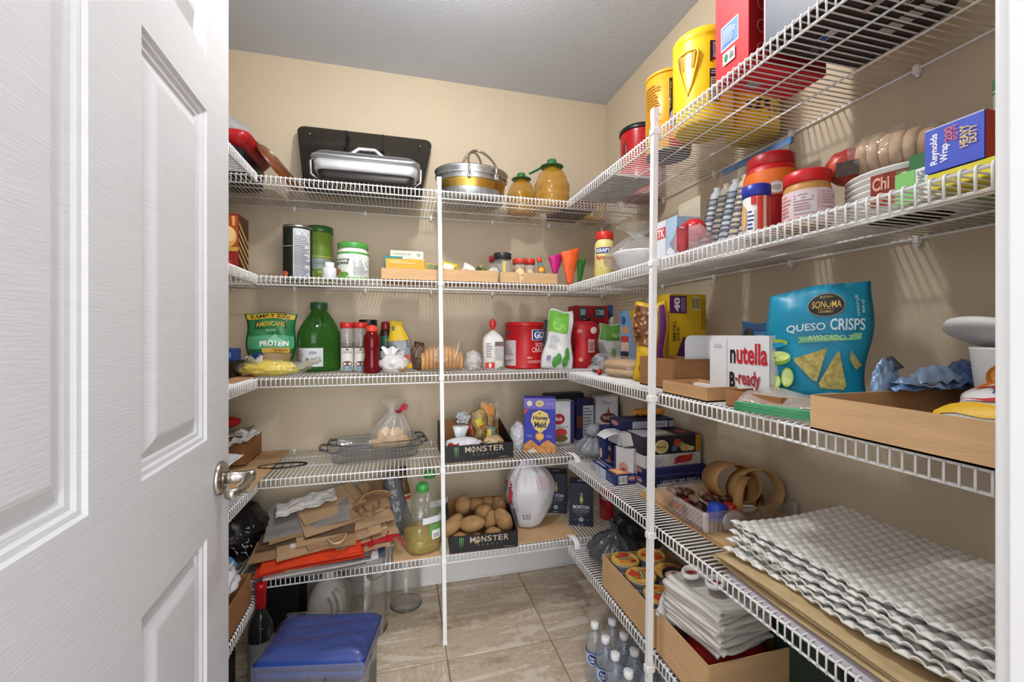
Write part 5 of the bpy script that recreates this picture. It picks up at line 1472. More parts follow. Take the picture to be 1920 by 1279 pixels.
b.build('red_knot', M('#c22036', .4), s)['kind'] = 'stuff'
# black energy drink carton with bags
MON = M('#17171b', .5, var=.06)
def drink_carton(label, x, y, z, w, d, h, hb, rot):
    s = open_tray('drink_carton', label, 'box', x, y, z, w, d, h, rot, MON, CARD_D, hb=hb)
    p = BP(s); m_ = p.on('front')
    for k, (u, v0) in enumerate(((.135, .30), (.158, .22), (.185, .32))):
        p.poly(m_, [(u, .92), (u + .016, .90), (u + .012, .6), (u + .006, v0), (u + .002, .55)], '#4f8a4a' if k != 1 else '#63a05a')
    for i, c in enumerate('MONSTER'):
        u0 = .29 + .083 * i
        p.text(m_, c, u0, .56 + .01 * (i % 2), u0 + (.074 if c == 'M' else .066), .90 - .02 * (i % 3 == 1), '#cdbba6', .004)
    p.rect(m_, .403, .50, .409, .96, '#cdbba6')
    for i, c in enumerate('ENERGY'):
        p.text(m_, c, .40 + .068 * i, .34, .425 + .068 * i, .46, '#77736f', .01)
    p.lines(m_, .78, .12, .95, .2, 2, '#8a8580')
    p.build()
    return s
drink_carton('black drink carton of snack bags on the fourth back shelf', .305, 1.818, Z4 + .001, .285, .24, .066, .125, .03)
def small_bag(label, px, y, z, w, h, t, m, rz, rx, seed, prints=()):
    o, mp = bag('candy_bag', label, 'bag', X_at(px, y), y, z, w, h, t, m, rz, None, 0, .3, seed, -.1, .006)
    o.rotation_euler = (rx, (seed % 3 - 1) * .12, rz)
    p = P(o)
    for q in prints:
        p.rect(mp, *q, 3, 3)
    if prints: p.build()
    return o
s = thing('paper_cone', 'white paper cone standing at the left of the upper black carton', 'cone', (X_at(862, 1.775), 1.775, Z4 + .05), (0, .06, .2))
b = B(); b.lathe([(.008, 0), (.022, .035), (.036, .076), (.033, .080), (.006, .01)], 18, sy=.55); b.build('cone', M('#d3d6da', .5, .1, var=.25, scale=30), s)
crumple('crumpled silver white film above the paper cone in the carton', 'plastic_wrap', 'wrap', X_at(868, 1.86), 1.86, Z4 + .145, .06, .05, .4, .03, 21, FILM('#d6dadd', .3, .15), 1.2, .2, .001, 5)
small_bag('clear bag of mixed candies leaning right in the upper black carton', 905, 1.84, Z4 + .045, .07, .135, .035, M('#8f7a4a', .35, var=.65, scale=45), .15, -.12, 3, ((.2, .5, .55, .75, '#c9b43a'), (.5, .3, .9, .5, '#b5652a')))
small_bag('orange topped bag at the back of the upper black carton', 912, 1.885, Z4 + .05, .075, .155, .03, M('#a8855a', .4, var=.4, scale=40), -.1, -.05, 4, ((.2, .65, .9, .92, '#c9803a'),))
small_bag('red brown wrapped sausage bag in the middle of the upper black carton', 887, 1.86, Z4 + .045, .05, .125, .03, M('#8e3f30', .35, var=.5, scale=50), .3, -.1, 5)
small_bag('clear bag of dark green sweets by the right wall of the upper black carton', 924, 1.80, Z4 + .03, .055, .085, .04, M('#6d7768', .3, var=.6, scale=50), -.2, -.3, 6, ((.1, .4, .5, .8, '#d8c24a'),))
s = thing('candy_bag', 'white plastic bag with red print lying at the front of the upper black carton', 'bag', (X_at(868, 1.745), 1.745, Z4 + .035))
b = B(); b.blob((0, 0, .026), (.075, .035, .028), .15, 4, 12, 4, .0); b.build('film', M('#cfd0d2', .3, var=.14, scale=25), s)
b = B(); b.sheet(lambda u, v: (-.065 + .045 * u, -.030 - .003 * v, .026 + .012 * v + .004 * math.sin(u * 7)), 6, 3, .001); b.build('red_print', M('#b5403a', .4), s)
s = thing('candy_bag', 'small clear bag of pretzels at the front right of the upper black carton', 'bag', (X_at(925, 1.755), 1.755, Z4 + .03))
b = B(); b.blob((0, 0, .026), (.045, .035, .030), .18, 4, 17, 4, .0); b.build('film', M('#b59a74', .35, var=.5, scale=55), s)
crumple('stiff clear film standing up at the back of the upper black carton', 'plastic_wrap', 'wrap', X_at(915, 1.91), 1.91, Z4 + .165, .10, .09, .1, .02, 31, CLEAR, 1.3, 0, .001, 4)
# behind and right
s = thing('plastic_bag', 'small crumpled white bag left of the blue and yellow cracker box', 'bag', (X_at(972, 1.83), 1.83, Z4))
b = B(); b.blob((0, 0, .058), (.040, .035, .062), .2, 3.6, 51, 4, .0, True); b.build('film', FILM('#e2e2e6', .35, .15, bump=1.0), s)
hx0, hy0, hx1, hy1 = .515, 1.775, .648, 1.728
o = carton('graham_cracker_box', 'tall purple blue box of honey graham crackers on the fourth back shelf', 'box', (hx0 + hx1) / 2 + .013, (hy0 + hy1) / 2 + .035, Z4, .137, .075, .236, math.atan2(hy1 - hy0, hx1 - hx0), '#2b33a0')
p = BP(o); m_ = p.on('front')
p.rect(m_, 0, .80, 1, 1, '#6a5fb8'); p.ell(m_, .18, .90, .085, .05, '#e2d9b0'); p.ell(m_, .50, .90, .13, .06, '#e2d2a0'); p.ell(m_, .50, .90, .09, .04, '#c9ae6a'); p.text(m_, 'New', .68, .87, .94, .94, '#8d84cc', .02)
hexa = [(.28, .72), (.50, .78), (.74, .72), (.82, .58), (.70, .44), (.52, .36), (.34, .44), (.22, .58)]
p.poly(m_, hexa, '#e9d58a'); p.poly(m_, [(.5 + (u - .5) * .93, .57 + (v - .57) * .93) for u, v in hexa], '#d9bd62'); p.text(m_, 'Honey', .29, .58, .77, .68, '#1f1d4a', .04); p.text(m_, 'Maid', .33, .46, .70, .57, '#1f1d4a', .04); p.ell(m_, .5, .72, .03, .015, '#2a2030')
p.poly(m_, [(0, .79), (.18, .79), (0, .70)], '#c23a3e'); p.ell(m_, .5, .30, .14, .075, '#c9862c'); p.ell(m_, .5, .30, .11, .05, '#e2b25a'); p.rect(m_, .485, .2, .515, .26, '#d8a84a'); p.lines(m_, .1, .28, .3, .33, 2, '#8d92d0'); p.lines(m_, .72, .28, .92, .33, 2, '#8d92d0')
CRK = M('#c58a4e', .8, var=.2, scale=60)
p.poly(m_, [(0, .0), (0, .15), (.22, .24), (.48, .12), (.62, .2), (.76, .24), (1, .14), (1, .0)], CRK)
rr_ = random.Random(9)
for k in range(26):
    p.ell(m_, rr_.uniform(.03, .97), rr_.uniform(.02, .14), .014, .008, '#6a3f1c', 6)
p.poly(m_, [(.1, .03), (.3, .1), (.45, .02), (.2, .0)], '#d0c0a8'); p.build()
o = carton('flour_pack', 'white pack with red oval and navy side right of the cracker box', 'pack', .735, 1.905, Z4, .115, .07, .198, -.05, '#d8d8dc')
p = BP(o); m_ = p.on('front'); p.ell(m_, .35, .58, .26, .13, '#a8262e'); p.text(m_, 'Bob', .2, .54, .5, .63, '#e9d9d4', .03); p.text(m_, 'whole grain', .2, .36, .75, .42, '#6d6f7a', .01); p.ell(m_, .42, .26, .28, .10, '#c24038'); p.ell(m_, .42, .12, .3, .09, '#7a5a3a'); p.rect(m_, .84, 0, 1, 1, '#33366a'); p.build()
o = carton('pasta_box', 'upright navy box with white panel in the back right corner of the fourth shelf', 'box', .868, 1.95, Z4, .095, .07, .196, .1, '#23284f')
p = BP(o); m_ = p.on('front'); p.rect(m_, .35, .08, .98, .84, '#c9cad2'); p.lines(m_, .38, .1, .95, .8, 9, '#7d8090'); p.rect(m_, .0, .3, .3, .6, '#6a3a2a'); p.build()
o = carton('pasta_box', 'black topped flat box lying behind the white and navy packs', 'box', .80, 2.025, Z4, .20, .06, .215, 0, '#1a1a22')
o = carton('flour_pack', 'white pack with brown oval and black side in the far right corner', 'pack', .985, 1.93, Z4, .115, .08, .208, -.15, '#d2d0d4')
p = BP(o); m_ = p.on('front'); p.ell(m_, .52, .50, .36, .12, '#6a3230'); p.text(m_, 'TRADERS', .25, .46, .8, .55, '#d9c9c2', .02); p.poly(m_, [(.45, .6), (.52, .78), (.6, .6)], '#8a5a3a'); p.text(m_, 'flour', .3, .82, .7, .9, '#8a7a7a', .01); p.lines(m_, .2, .1, .8, .3, 3, '#8d8a90'); p.rect(m_, .94, 0, 1, 1, '#22222a'); p.build()
# gray sack at the shelf corner
s = thing('gray_sack', 'gray plastic shopping bag knotted shut at the corner of the fourth shelf', 'bag', (.810, 1.645, Z4R + .004))
b = B(); sack(b, (0, 0, 0), (.098, .080), .135, .36, 9, .15, 3.1, ns=60, flare=.35, tilt=(-.02, .0)); b.build('film', FILM('#85898f', .22, .2, bump=1.6), s)
b = B(); b.blob((-.02, -.01, .125), (.040, .032, .026), .28, 4, 6, 3, None, True); b.build('knot', FILM('#9aa0a6', .15, .2, bump=1.0), s)

# ================================================================ boxes of pasta on the fourth right shelf
NAVY, NAVY2 = '#222c62', '#1b2248'
def logo(p, m_, cu, cv, ru, rv, t='Barilla'):
    p.ell(m_, cu, cv, ru, rv, '#d9d4d8'); p.ell(m_, cu, cv, ru * .9, rv * .85, '#b02a34'); p.text(m_, t, cu - ru * .6, cv - rv * .35, cu + ru * .6, cv + rv * .4, '#ece6e6', .02)
o = carton('pasta_box', 'flat blue pasta box with orange picture nearest the shelf edge, lying alone', 'box', .764, 1.437, Z4R, .190, .085, .036, -PI / 2, NAVY)
p = BP(o); m_ = p.on('front'); p.rect(m_, .02, .05, .36, .95, '#c6cad2'); p.rect(m_, .38, .05, .66, .95, '#b9bfd0'); p.lines(m_, .04, .1, .34, .9, 4, '#8a8fa0'); p.lines(m_, .70, .2, .96, .8, 3, '#6f78a8')
m_ = p.on('right'); p.bars(m_, .16, .12, .58, .88); logo(p, m_, .78, .6, .16, .24)
m_ = p.on('top'); p.poly(m_, [(.66, .08), (.98, .12), (.96, .80), (.78, .66), (.62, .4)], '#d8894a'); p.poly(m_, [(.72, .2), (.93, .22), (.9, .6), (.74, .44)], '#e8c49a'); p.rect(m_, .1, .1, .5, .2, '#a9b0cc'); p.rect(m_, .1, .3, .6, .36, '#a9b0cc'); logo(p, m_, .2, .7, .12, .18); p.build()
o = carton('pasta_box', 'flat dark box with white lettering at the very bottom of the right stack', 'box', .935, 1.335, Z4R, .235, .085, .030, .02, NAVY2)
p = BP(o); m_ = p.on('front'); p.text(m_, 'LASAGNE 100% SEMOLA', .22, .2, .9, .75, '#b9bcc8', .02); m_ = p.on('left'); logo(p, m_, .4, .5, .22, .3); p.build()
o = carton('pasta_box', 'flat navy box with red oval on top, second from the right stack bottom', 'box', .940, 1.340, Z4R + .030, .235, .09, .033, -.02, NAVY)
p = BP(o); m_ = p.on('front'); p.rect(m_, .1, .1, .95, .35, '#39427a'); m_ = p.on('top'); logo(p, m_, .70, .4, .20, .26); p.ell(m_, .22, .38, .14, .2, '#d8a070'); m_ = p.on('left'); logo(p, m_, .4, .55, .22, .3); p.build()
o = carton('pasta_box', 'white sided box with red crab picture in the middle of the right stack', 'box', .930, 1.352, Z4R + .063, .235, .09, .044, .03, '#c9c6c6')
p = BP(o); m_ = p.on('front'); rr_ = random.Random(2)
p.ell(m_, .68, .52, .16, .30, '#b5262a'); [p.ell(m_, .68 + rr_.uniform(-.15, .15), .52 + rr_.uniform(-.3, .3), .05, .08, '#c43a38') for _ in range(7)]; p.rect(m_, .0, .1, .32, .9, '#b9bcc4'); p.lines(m_, .03, .15, .3, .85, 4, '#80838e'); m_ = p.on('right'); p.rect(m_, 0, 0, 1, 1, '#1f1f28'); p.build()
o = carton('frozen_meal_box', 'dark box with yellow circle and vegetables, upper part of the right stack', 'box', .928, 1.375, Z4R + .107, .232, .135, .062, .02, '#24242c')
p = BP(o); m_ = p.on('front'); p.ell(m_, .30, .45, .12, .38, '#d9d2b0'); p.ell(m_, .30, .45, .10, .32, '#bfae62'); p.text(m_, 'Rummo', .22, .38, .38, .52, '#3a3426', .02); p.ell(m_, .58, .6, .07, .25, '#b5452a'); p.ell(m_, .66, .45, .05, .2, '#8a9a4a'); p.ell(m_, .72, .3, .09, .2, '#c9a86a'); p.ell(m_, .52, .3, .05, .18, '#5a6a8a'); p.ell(m_, .82, .25, .06, .14, '#d8c9a4'); p.rect(m_, .90, 0, 1, 1, '#b98a2c')
m_ = p.on('top'); p.rect(m_, .02, .1, .6, .9, '#a9aab2'); p.ell(m_, .45, .5, .16, .2, '#d8d4c9'); p.ell(m_, .82, .4, .1, .16, '#b5372e'); p.build()
o = carton('pasta_box', 'navy box with white nutrition strip lying on top of the right stack', 'box', .905, 1.470, Z4R + .169, .225, .09, .036, -.03, NAVY2)
p = BP(o); m_ = p.on('front'); p.rect(m_, .22, .15, .88, .85, '#b9bbc4'); p.lines(m_, .24, .2, .86, .8, 4, '#7d808e'); p.bars(m_, .90, .2, .99, .8); m_ = p.on('left'); logo(p, m_, .5, .6, .3, .26); p.build()
o = carton('pasta_box', 'navy box hidden at the back of the right stack, carrying the top box', 'box', .930, 1.475, Z4R, .22, .06, .168, 0, NAVY)
s = thing('snack_bag', 'orange and black snack bag lying on the topmost navy box', 'bag', (.955, 1.50, Z4R + .207), .1)
b = B(); b.blob((0, 0, .014), (.075, .035, .016), .15, 3, 61, 3, .0); b.build('bag_body', M('#c9842a', .35, var=.55, scale=35), s)
for i, (x_, y_, w_, h_, c, lab) in enumerate([(.775, 1.548, .040, .165, NAVY, 'upright navy pasta box standing beside the gray shopping bag'), (.790, 1.505, .036, .12, NAVY2, 'dark upright pasta box, second from the gray shopping bag')]):
    o = carton('pasta_box', lab, 'box', x_ + .05, y_, Z4R, w_, .105, h_, -PI / 2, c)
    p = BP(o); m_ = p.on('front'); logo(p, m_, .5, .80 - .1 * i, .34, .07); p.ell(m_, .5, .35, .3, .12, '#a86a3a' if i else '#d8b59a'); p.rect(m_, .1, .05, .3, .22, '#b9bcc8'); p.build()
o = carton('pasta_box', 'white faced upright box under the open flap, left of the right stack', 'box', .800, 1.372, Z4R, .080, .030, .118, -PI / 2 + .5, '#c7c4c6')
o.location = (.790, 1.388, Z4R)
p = BP(o); m_ = p.on('front'); p.ell(m_, .5, .4, .25, .16, '#b58a8a'); p.rect(m_, .4, .1, .6, .4, '#8a4a40'); p.rect(m_, .0, .0, .12, 1, '#2a3060'); p.build()
s = thing('opened_box', 'opened pasta box with white flap sticking out toward the shelf edge', 'box', (.855, 1.462 - .052, Z4R + .119), 0)
s.location = (.800, 1.44, Z4R + .122)
B().box(-.03, .03, -.045, .045, 0, .045, .001, 1).build('box_body', M('#b9bcc8', .5), s)
b = B(); b.sheet(lambda u, v: (-.03 - .055 * v, -.045 + .09 * u * (1 - .3 * v) + .01 * v, .045 - .018 * v + .006 * math.sin(v * 3)), 5, 6, .0012, smooth=False); b.build('open_flap', M('#d6d4d6', .6), s)
b = B(); b.sheet(lambda u, v: (-.03 + .06 * u, -.045 - .004 - .02 * v, .045 - .04 * v), 4, 4, .0012, smooth=False); b.build('open_flap', M('#c6c2be', .6), s)

# ================================================================ clear tray of odds and ends
s = tag(B().box(-.145, .145, -.20, .20, 0, .005, .001, 1).build('cardboard_sheet', CARD, None, (.905, 1.055, Z4R), .02), 'cardboard sheet under the clear plastic tray, the lower of two', 'cardboard')
s = tag(B().box(-.140, .140, -.195, .195, 0, .005, .001, 1).build('cardboard_sheet', CARD_L, None, (.912, 1.062, Z4R + .0055), -.02), 'cardboard sheet directly under the clear plastic tray', 'cardboard')
AC = FILM('#efe9e4', .90, .04, bump=.1, bscale=20)
TX, TY, TZ = .900, 1.032, Z4R + .011
s = thing('clear_tray', 'clear plastic tray full of odds and ends on the fourth right shelf', 'tray', (TX, TY, TZ))
b = pan(B(), [(.275, .195, 0), (.283, .203, .005), (.293, .212, .054), (.300, .220, .056), (.300, .220, .060), (.287, .206, .060), (.272, .192, .006)], .012, 4); b.build('tray_shell', AC, s)
b = B()
for k in range(20):
    x_ = -.125 + .25 * k / 19
    b.box(x_ - .002, x_ + .002, -.106, -.1025, .006, .040)
b.build('side_rib', AC, s)['kind'] = 'stuff'
b = B(); b.lathe([(.0, 0), (.026, .0), (.026, .003), (0, .003)], 24, sx=1.3); b.build('clasp', FILM('#f4f2f0', .75, .05, bump=.1), s, (-.065, -.110, .034), (PI / 2, 0, 0))
for sx in (-1, 1):
    B().box(-.006, .006, -.006, .006, .01, .058, .002, 1).build('corner_post', FILM('#ffffff', .8, .05, bump=.1), s, (sx * .142, -.103, 0))
rc = random.Random(12)
for k in range(30):
    x_, y_ = TX - .125 + rc.uniform(0, .12), TY - .035 + rc.uniform(0, .12)
    b = B(); b.blob((0, 0, .010), (.021, .012, .011), .15, 3, k, 2, .0)
    o = b.build('wrapped_candy', M(['#3a241c', '#5a3026', '#8a6a5a', '#40241e', '#7e2a28', '#4e3426'][k % 6], .3, var=.5, scale=90), None, (x_, y_, TZ + .008 + .018 * (k % 3)), rc.uniform(0, 3))
    tag(o, 'small wrapped chocolate in the heap at the far end of the clear tray', 'candy', 'wrapped chocolates in the clear tray')
o = carton('matchbook', 'white and orange packet standing along the left side of the clear tray', 'packet', TX - .128, TY - .02, TZ + .008, .13, .012, .036, -PI / 2, '#cfd0d6'); p = BP(o); m_ = p.on('left'); p.rect(m_, .1, .1, .9, .9, '#e2e2e2'); m_ = p.on('front'); p.rect(m_, .0, .2, .35, .8, '#c9742c'); p.rect(m_, .35, .1, .5, .9, '#2f4f9a'); p.build()
s = thing('plastic_closure', 'large blue plastic closure in the clear tray', 'closure', (TX - .085, TY - .075, TZ + .022), (0, .1, .3))
b = B(); b.lathe([(.026, 0), (.027, .003), (.024, .040), (.021, .044), (.0, .045)], 8); b.build('cap_shell', M('#1f3fb4', .35), s)
s = thing('plastic_closure', 'red plastic closure beside the blue one in the clear tray', 'closure', (TX - .040, TY - .070, TZ + .020), (0, .15, 0))
b = B(); b.lathe([(.022, 0), (.023, .003), (.020, .038), (.017, .041), (.0, .041)], 10); b.build('cap_shell', M('#bb1a20', .35), s)
s = thing('measuring_scoop', 'white plastic lid lying in front of the red closure in the clear tray', 'lid', (TX + .005, TY - .080, TZ + .046), .1)
B().tube([(.026 * math.cos(a), .014 * math.sin(a), 0) for a in [2 * PI * i / 24 for i in range(24)]], .004, 8, closed=True).build('lid_rim', WHITE, s); B().lathe([(.022, -.004), (.024, -.001), (.0, -.001)], 24, sy=.55).build('lid_disc', M('#c9d2d8', .4), s)
KR = M('#b18550', .7, var=.08, scale=10)
def band(label, x, y, z, r, wd, rot, sx=1.0, m=KR, th=.0022, n=48):
    s = thing('paper_tube', label, 'tube', (x, y, z), rot, 'brown cardboard tube bands')
    b = B(); b.smooth = True
    pr = [(r - th, 0), (r, 0), (r, wd), (r - th, wd), (r - th, 0)]
    rg = [[(sx * q * math.cos(2 * PI * i / n), q * math.sin(2 * PI * i / n), zz) for i in range(n)] for q, zz in pr]
    b.rings(rg, True, False, False); b.build('band', m, s)
    return s
band('narrow brown cardboard hoop standing at the front of the clear tray', TX + .010, TY - .055, TZ + .070, .056, .024, (math.radians(90), 0, math.radians(28)))
band('wide brown cardboard tube leaning at the back of the clear tray', TX + .055, TY + .065, TZ + .074, .054, .115, (math.radians(78), .1, math.radians(-20)), 1.15)
band('large pale cardboard hoop lying against the wall side of the clear tray', TX + .075, TY - .020, TZ + .072, .062, .045, (math.radians(82), 0, math.radians(-8)), 1.2, M('#c29a66', .7, var=.08, scale=10))
band('small dark red brown tube inside the pale cardboard hoop', TX + .085, TY + .010, TZ + .040, .030, .05, (math.radians(84), 0, math.radians(-15)), 1.0, M('#8a4a2c', .7, var=.1))
crumple('pale yellow packing film under the cardboard hoops in the clear tray', 'plastic_wrap', 'wrap', TX + .08, TY - .03, TZ + .018, .10, .12, 0, .02, 44, M('#d2b978', .4, var=.3), 0, 0, .001, 4)

# ================================================================ woven place mats
def woven(w, d, nx, ny, amp, seed=0.0, curl=.0):
    """real over-and-under relief of a plaited mat"""
    def f(u, v):
        j = v * ny
        i = u * nx + .5 * (int(j) % 2)
        hgt = (max(0, math.sin(PI * (i % 1))) ** .55) * (max(0, math.sin(PI * (j % 1))) ** .7)
        z = amp * hgt + curl * (max(0, .12 - u) * 7) ** 2 * .02 + .006 * math.sin(1 + v * 5) + .003 * math.sin(2 + u * 6)
        ex = .006 * math.sin(seed * 3 + v * 11)
        return ((u - .5) * w + ex * (1 - u), (v - .5) * d, z)
    return f
MAT = M('#ebe9e4', .24, var=.05, scale=40)
CREAM = M('#c9b48e', .75, var=.12, scale=30, stretch=(1, 8, 1))
o = tag(B().sheet(lambda u, v: ((u - .5) * .36, (v - .5) * .62, .002 * math.sin(9 * u + 4 * v) - .03 * max(0, .06 - u) * 8), 20, 30, .0015).build('paper_sheet', M('#b9b1bb', .55, var=.06), None, (.868, .485, Z4R + .007)), 'lavender gray sheet lining the near end of the fourth right shelf', 'paper')
for k in range(4):
    o = tag(B().sheet(lambda u, v: ((u - .5) * .345, (v - .5) * .52, .003 * math.sin(7 * v + k) + .0025 * math.sin(11 * u + 2 * k)), 24, 36, .0022).build('place_mat', CREAM if k % 3 else M('#bfa67c', .75, var=.14, scale=30), None, (.870 + (-.004, .006, .002, -.006)[k], .575 - .006 * k, Z4R + .014 + .0068 * k), (.0, .0, (-.02, .015, -.01, .02)[k])), 'cream cloth place mat, ' + ['lowest', 'second', 'third', 'topmost'][k] + ' of the cream ones under the woven mats', 'place mat', 'cream place mats under the woven mats')
for k in range(6):
    top = k == 5
    f_ = woven(.335, .50, 14, 27, .0070, k * 1.7, .6)
    b = B(); b.sheet(f_, 140 if top else 84, 216 if top else 162, .003)
    o = b.build('woven_mat', MAT, None, (.882 + (.0, .004, .010, .006, .016, .024)[k], .560 + (.0, .006, -.004, .004, .0, .006)[k], Z4R + .044 + .0105 * k), (0, math.radians(-.5), (.03, -.02, .02, .0, -.03, .015)[k]))
    tag(o, 'white woven place mat, ' + ['lowest', 'second', 'third', 'fourth', 'fifth', 'topmost'][k] + ' in the stack of white woven mats', 'place mat', 'white woven place mats')
# ================================================================ lowest shelf, left corner and back wall
s = thing('black_bag', 'black plastic bag with white print in the left corner of the lowest shelf', 'bag', (-.635, 1.835, Z5 + .001))
BAGB = M('#0f0f12', .28, var=.3, scale=20, bump=.5, bscale=24)
b = B(); b.blob((0, 0, .115), (.135, .115, .12), .10, 2.6, 3, 4, .0); b.build('bag_body', BAGB, s)
b = B()
rr_ = random.Random(6)
for k in range(16):
    a = math.radians(-72 + rr_.uniform(0, 34)); zz = rr_.uniform(.06, .16)
    q = (.134 * math.cos(a) * 1.0, .117 * math.sin(a), zz)
    b.tube([q, (q[0] + rr_.uniform(-.012, .012), q[1] - .002, zz + rr_.uniform(-.012, .012)), (q[0] + rr_.uniform(-.014, .014), q[1] - .001, zz + rr_.uniform(-.012, .012))], .0014, 4)
b.build('printed_sprig', M('#b9b9bd', .5), s)['kind'] = 'stuff'
s = open_tray('cardboard_box', 'brown cardboard box with white plastic bag on the lowest left shelf', 'box', -.615, 1.52, Z5L, .21, .24, .10, PI / 2, CARD_D, CARD_D)
s = thing('plastic_bag', 'white plastic bag bulging out of the box on the lowest left shelf', 'bag', (-.600, 1.545, Z5L + .075))
b = B(); b.blob((0, 0, .045), (.085, .085, .055), .26, 3.2, 33, 4, None, True); b.build('film', M('#d3d6da', .4, var=.1, scale=25), s)
b = B(); b.sheet(lambda u, v: (.045 + .035 * v, -.01 + .05 * (u - .5) * (1 - .5 * v), .06 + .05 * v + .006 * math.sin(u * 8)), 8, 6, .001); b.build('handle', M('#dadde0', .4), s)
s = thing('cloth_bundle', 'blue and tan cloth tucked behind the white plastic bag', 'cloth', (-.600, 1.63, Z5L + .09))
b = B(); b.blob((0, 0, .035), (.06, .04, .04), .2, 3, 8, 3); b.build('cloth', M('#4f86b8', .7, var=.55, scale=16), s)

# pile of flat paper bags
KRAFT = M('#a98a68', .8, var=.10, scale=8, bump=.1, bscale=40)
KRAFT2 = M('#957554', .8, var=.10, scale=8, bump=.1, bscale=40)
def paper_bag(label, x, y, z, w, d, rz, rx, ry, m, th=.007, handle=None, cat='paper bag'):
    s = thing('paper_bag', label, cat, (x, y, z), (rx, ry, rz), 'folded paper bags on the lowest shelf')
    b = B()
    f = lambda u, v, o=0: ((u - .5) * w, (v - .5) * d, o + .004 * math.sin(5 * u + x * 40) * math.sin(3 * v + 1))
    b.sheet(lambda u, v: Vector(f(u, v, th)), 8, 6, th * .35, smooth=False)
    b.build('top_panel', m, s)
    b = B(); b.sheet(lambda u, v: Vector(f(u, v, th * .45)), 8, 6, th * .3, smooth=False); b.build('bottom_panel', m, s)
    B().box(w * .36, w * .5, -d * .48, d * .48, th * .9, th * 1.3 + .003).build('folded_base', m, s)
    if handle:
        hx_, c = handle
        pts = [(hx_ + .055 * math.cos(a) * .6 - .0, -d * .30 - .075 * math.sin(a) * 1.0, th + .007 + .012 * math.sin(a)) for a in [PI * i / 14 for i in range(15)]]
        B().tube(pts, .0027, 6).build('handle', M(c, .7), s)
    return s
bx, by, bz = -.285, 1.815, Z5 + .006
spec = [
    ('wide newspaper gray bag at the very bottom of the paper bag pile', .00, -.03, .42, .27, .04, '#8d8a88', .006, None),
    ('navy edged glossy bag near the bottom of the paper bag pile', .03, -.02, .40, .27, .05, '#4a5468', .006, None),
    ('white glossy bag near the bottom of the paper bag pile', .01, -.04, .38, .27, .09, '#b9b6b2', .006, None),
    ('dark gray bag under the red bags in the pile', -.02, -.02, .42, .28, .02, '#5c5654', .007, None),
    ('red gift bag at the left end of the pile, lowest red one', -.035, -.045, .36, .26, .10, '#c0341f', .008, None),
    ('kraft bag between the two red bags of the pile', .055, -.02, .36, .27, .16, None, .007, (-.02, '#a5262a')),
    ('bright orange red gift bag, largest red one of the pile', -.025, -.055, .33, .24, .12, '#d2401f', .009, None),
    ('crimson gift bag sticking out at the right of the pile', .085, .005, .34, .25, .05, '#a81c22', .007, (.12, '#b5262a')),
    ('wide kraft bag with brown rope handle lying over the red bags', .05, -.005, .38, .26, .22, None, .007, None),
    ('kraft bag with pale rope handle and white slip in the middle of the pile', .01, -.005, .36, .26, .16, None, .007, (.02, '#c9b08a')),
    ('white slip of paper bag showing above the pale rope handle', .01, .01, .30, .22, .18, '#c9c4bd', .005, None),
    ('kraft bag with flat handle in the upper part of the pile', .06, .03, .35, .24, .25, None, .007, None),
    ('dark kraft bag in the upper part of the pile', -.03, .03, .33, .23, .12, 2, .006, None),
    ('gray patterned bag in the upper left of the pile', -.06, .04, .30, .22, .10, '#8a8580', .006, None),
    ('folded kraft bag with creases near the top of the pile', .045, .05, .30, .22, .34, None, .007, (.08, '#8a6a48')),
    ('topmost kraft bag with rope handle at the back right of the pile', .075, .07, .28, .20, .18, 2, .007, (.07, '#7d5f40')),
]
spec[9:9] = [('creased kraft bag sticking out at the left just above the red bags', -.05, -.02, .36, .25, .06, 2, .005, None), ('light kraft bag with bent corner above the wide one', .02, .01, .37, .24, .30, '#b8a083', .005, None)]
spec[13:13] = [('dark brown bag peeping out at the left in the middle of the pile', -.06, .02, .34, .23, .02, '#5f4a38', .005, None), ('brown bag with torn edge turned to the right in the pile', .055, .02, .33, .24, .38, 2, .005, None)]
spec.append(('small kraft bag lying skewed on top of the pile', .00, .06, .24, .16, .45, None, .006, None))
zz = bz
rb = random.Random(77)
for i, (lab, dx, dy, w, d, rz, c, th, hd) in enumerate(spec):
    m = KRAFT if c is None else (KRAFT2 if c == 2 else M(c, .45, var=.06))
    paper_bag(lab, bx + dx + rb.uniform(-.012, .012), by + dy + rb.uniform(-.008, .008), zz + .016, w, d, rz + rb.uniform(-.06, .06), .10 + .007 * i, -.035 - .004 * i + rb.uniform(-.014, .014), m, th, hd)
    zz += th * 1.0 + .001
zz += .004
t_ = thing('rope_bundle', 'bundle of brown twisted rope handles at the back right of the paper bag pile', 'rope', (bx + .155, by + .05, zz - .004), .5)
for k in range(6):
    B().tube([(.07 * math.cos(a), -.012 * k + .030 * math.sin(a) - .01, .006 + .006 * k + .024 * math.sin(a)) for a in [PI * i / 12 for i in range(13)]], .0034, 6).build('rope', M(['#7d5f40', '#93724e'][k % 2], .8, var=.25, scale=90), t_)
t_ = thing('ribbon_bundle', 'red ribbon handles hanging out at the right side of the paper bag pile', 'ribbon', (bx + .232, by - .075, bz + .040), .2)
for k in range(3):
    B().tube([(.055 * math.cos(a) - .01 * k, -.03 + .022 * math.sin(a) - .008 * k, .006 + .014 * k + .012 * math.sin(a + k)) for a in [-.6 + (PI + 1.0) * i / 12 for i in range(13)]], .0028, 6).build('ribbon', M('#b5161c', .4), t_)
crumple('crumpled white paper on top of the paper bag pile', 'paper_sheet', 'paper', bx - .085, by + .055, zz + .026, .22, .11, .22, .018, 71, M('#c9c5c2', .7, var=.05), .12, -.16, .0012, 4)
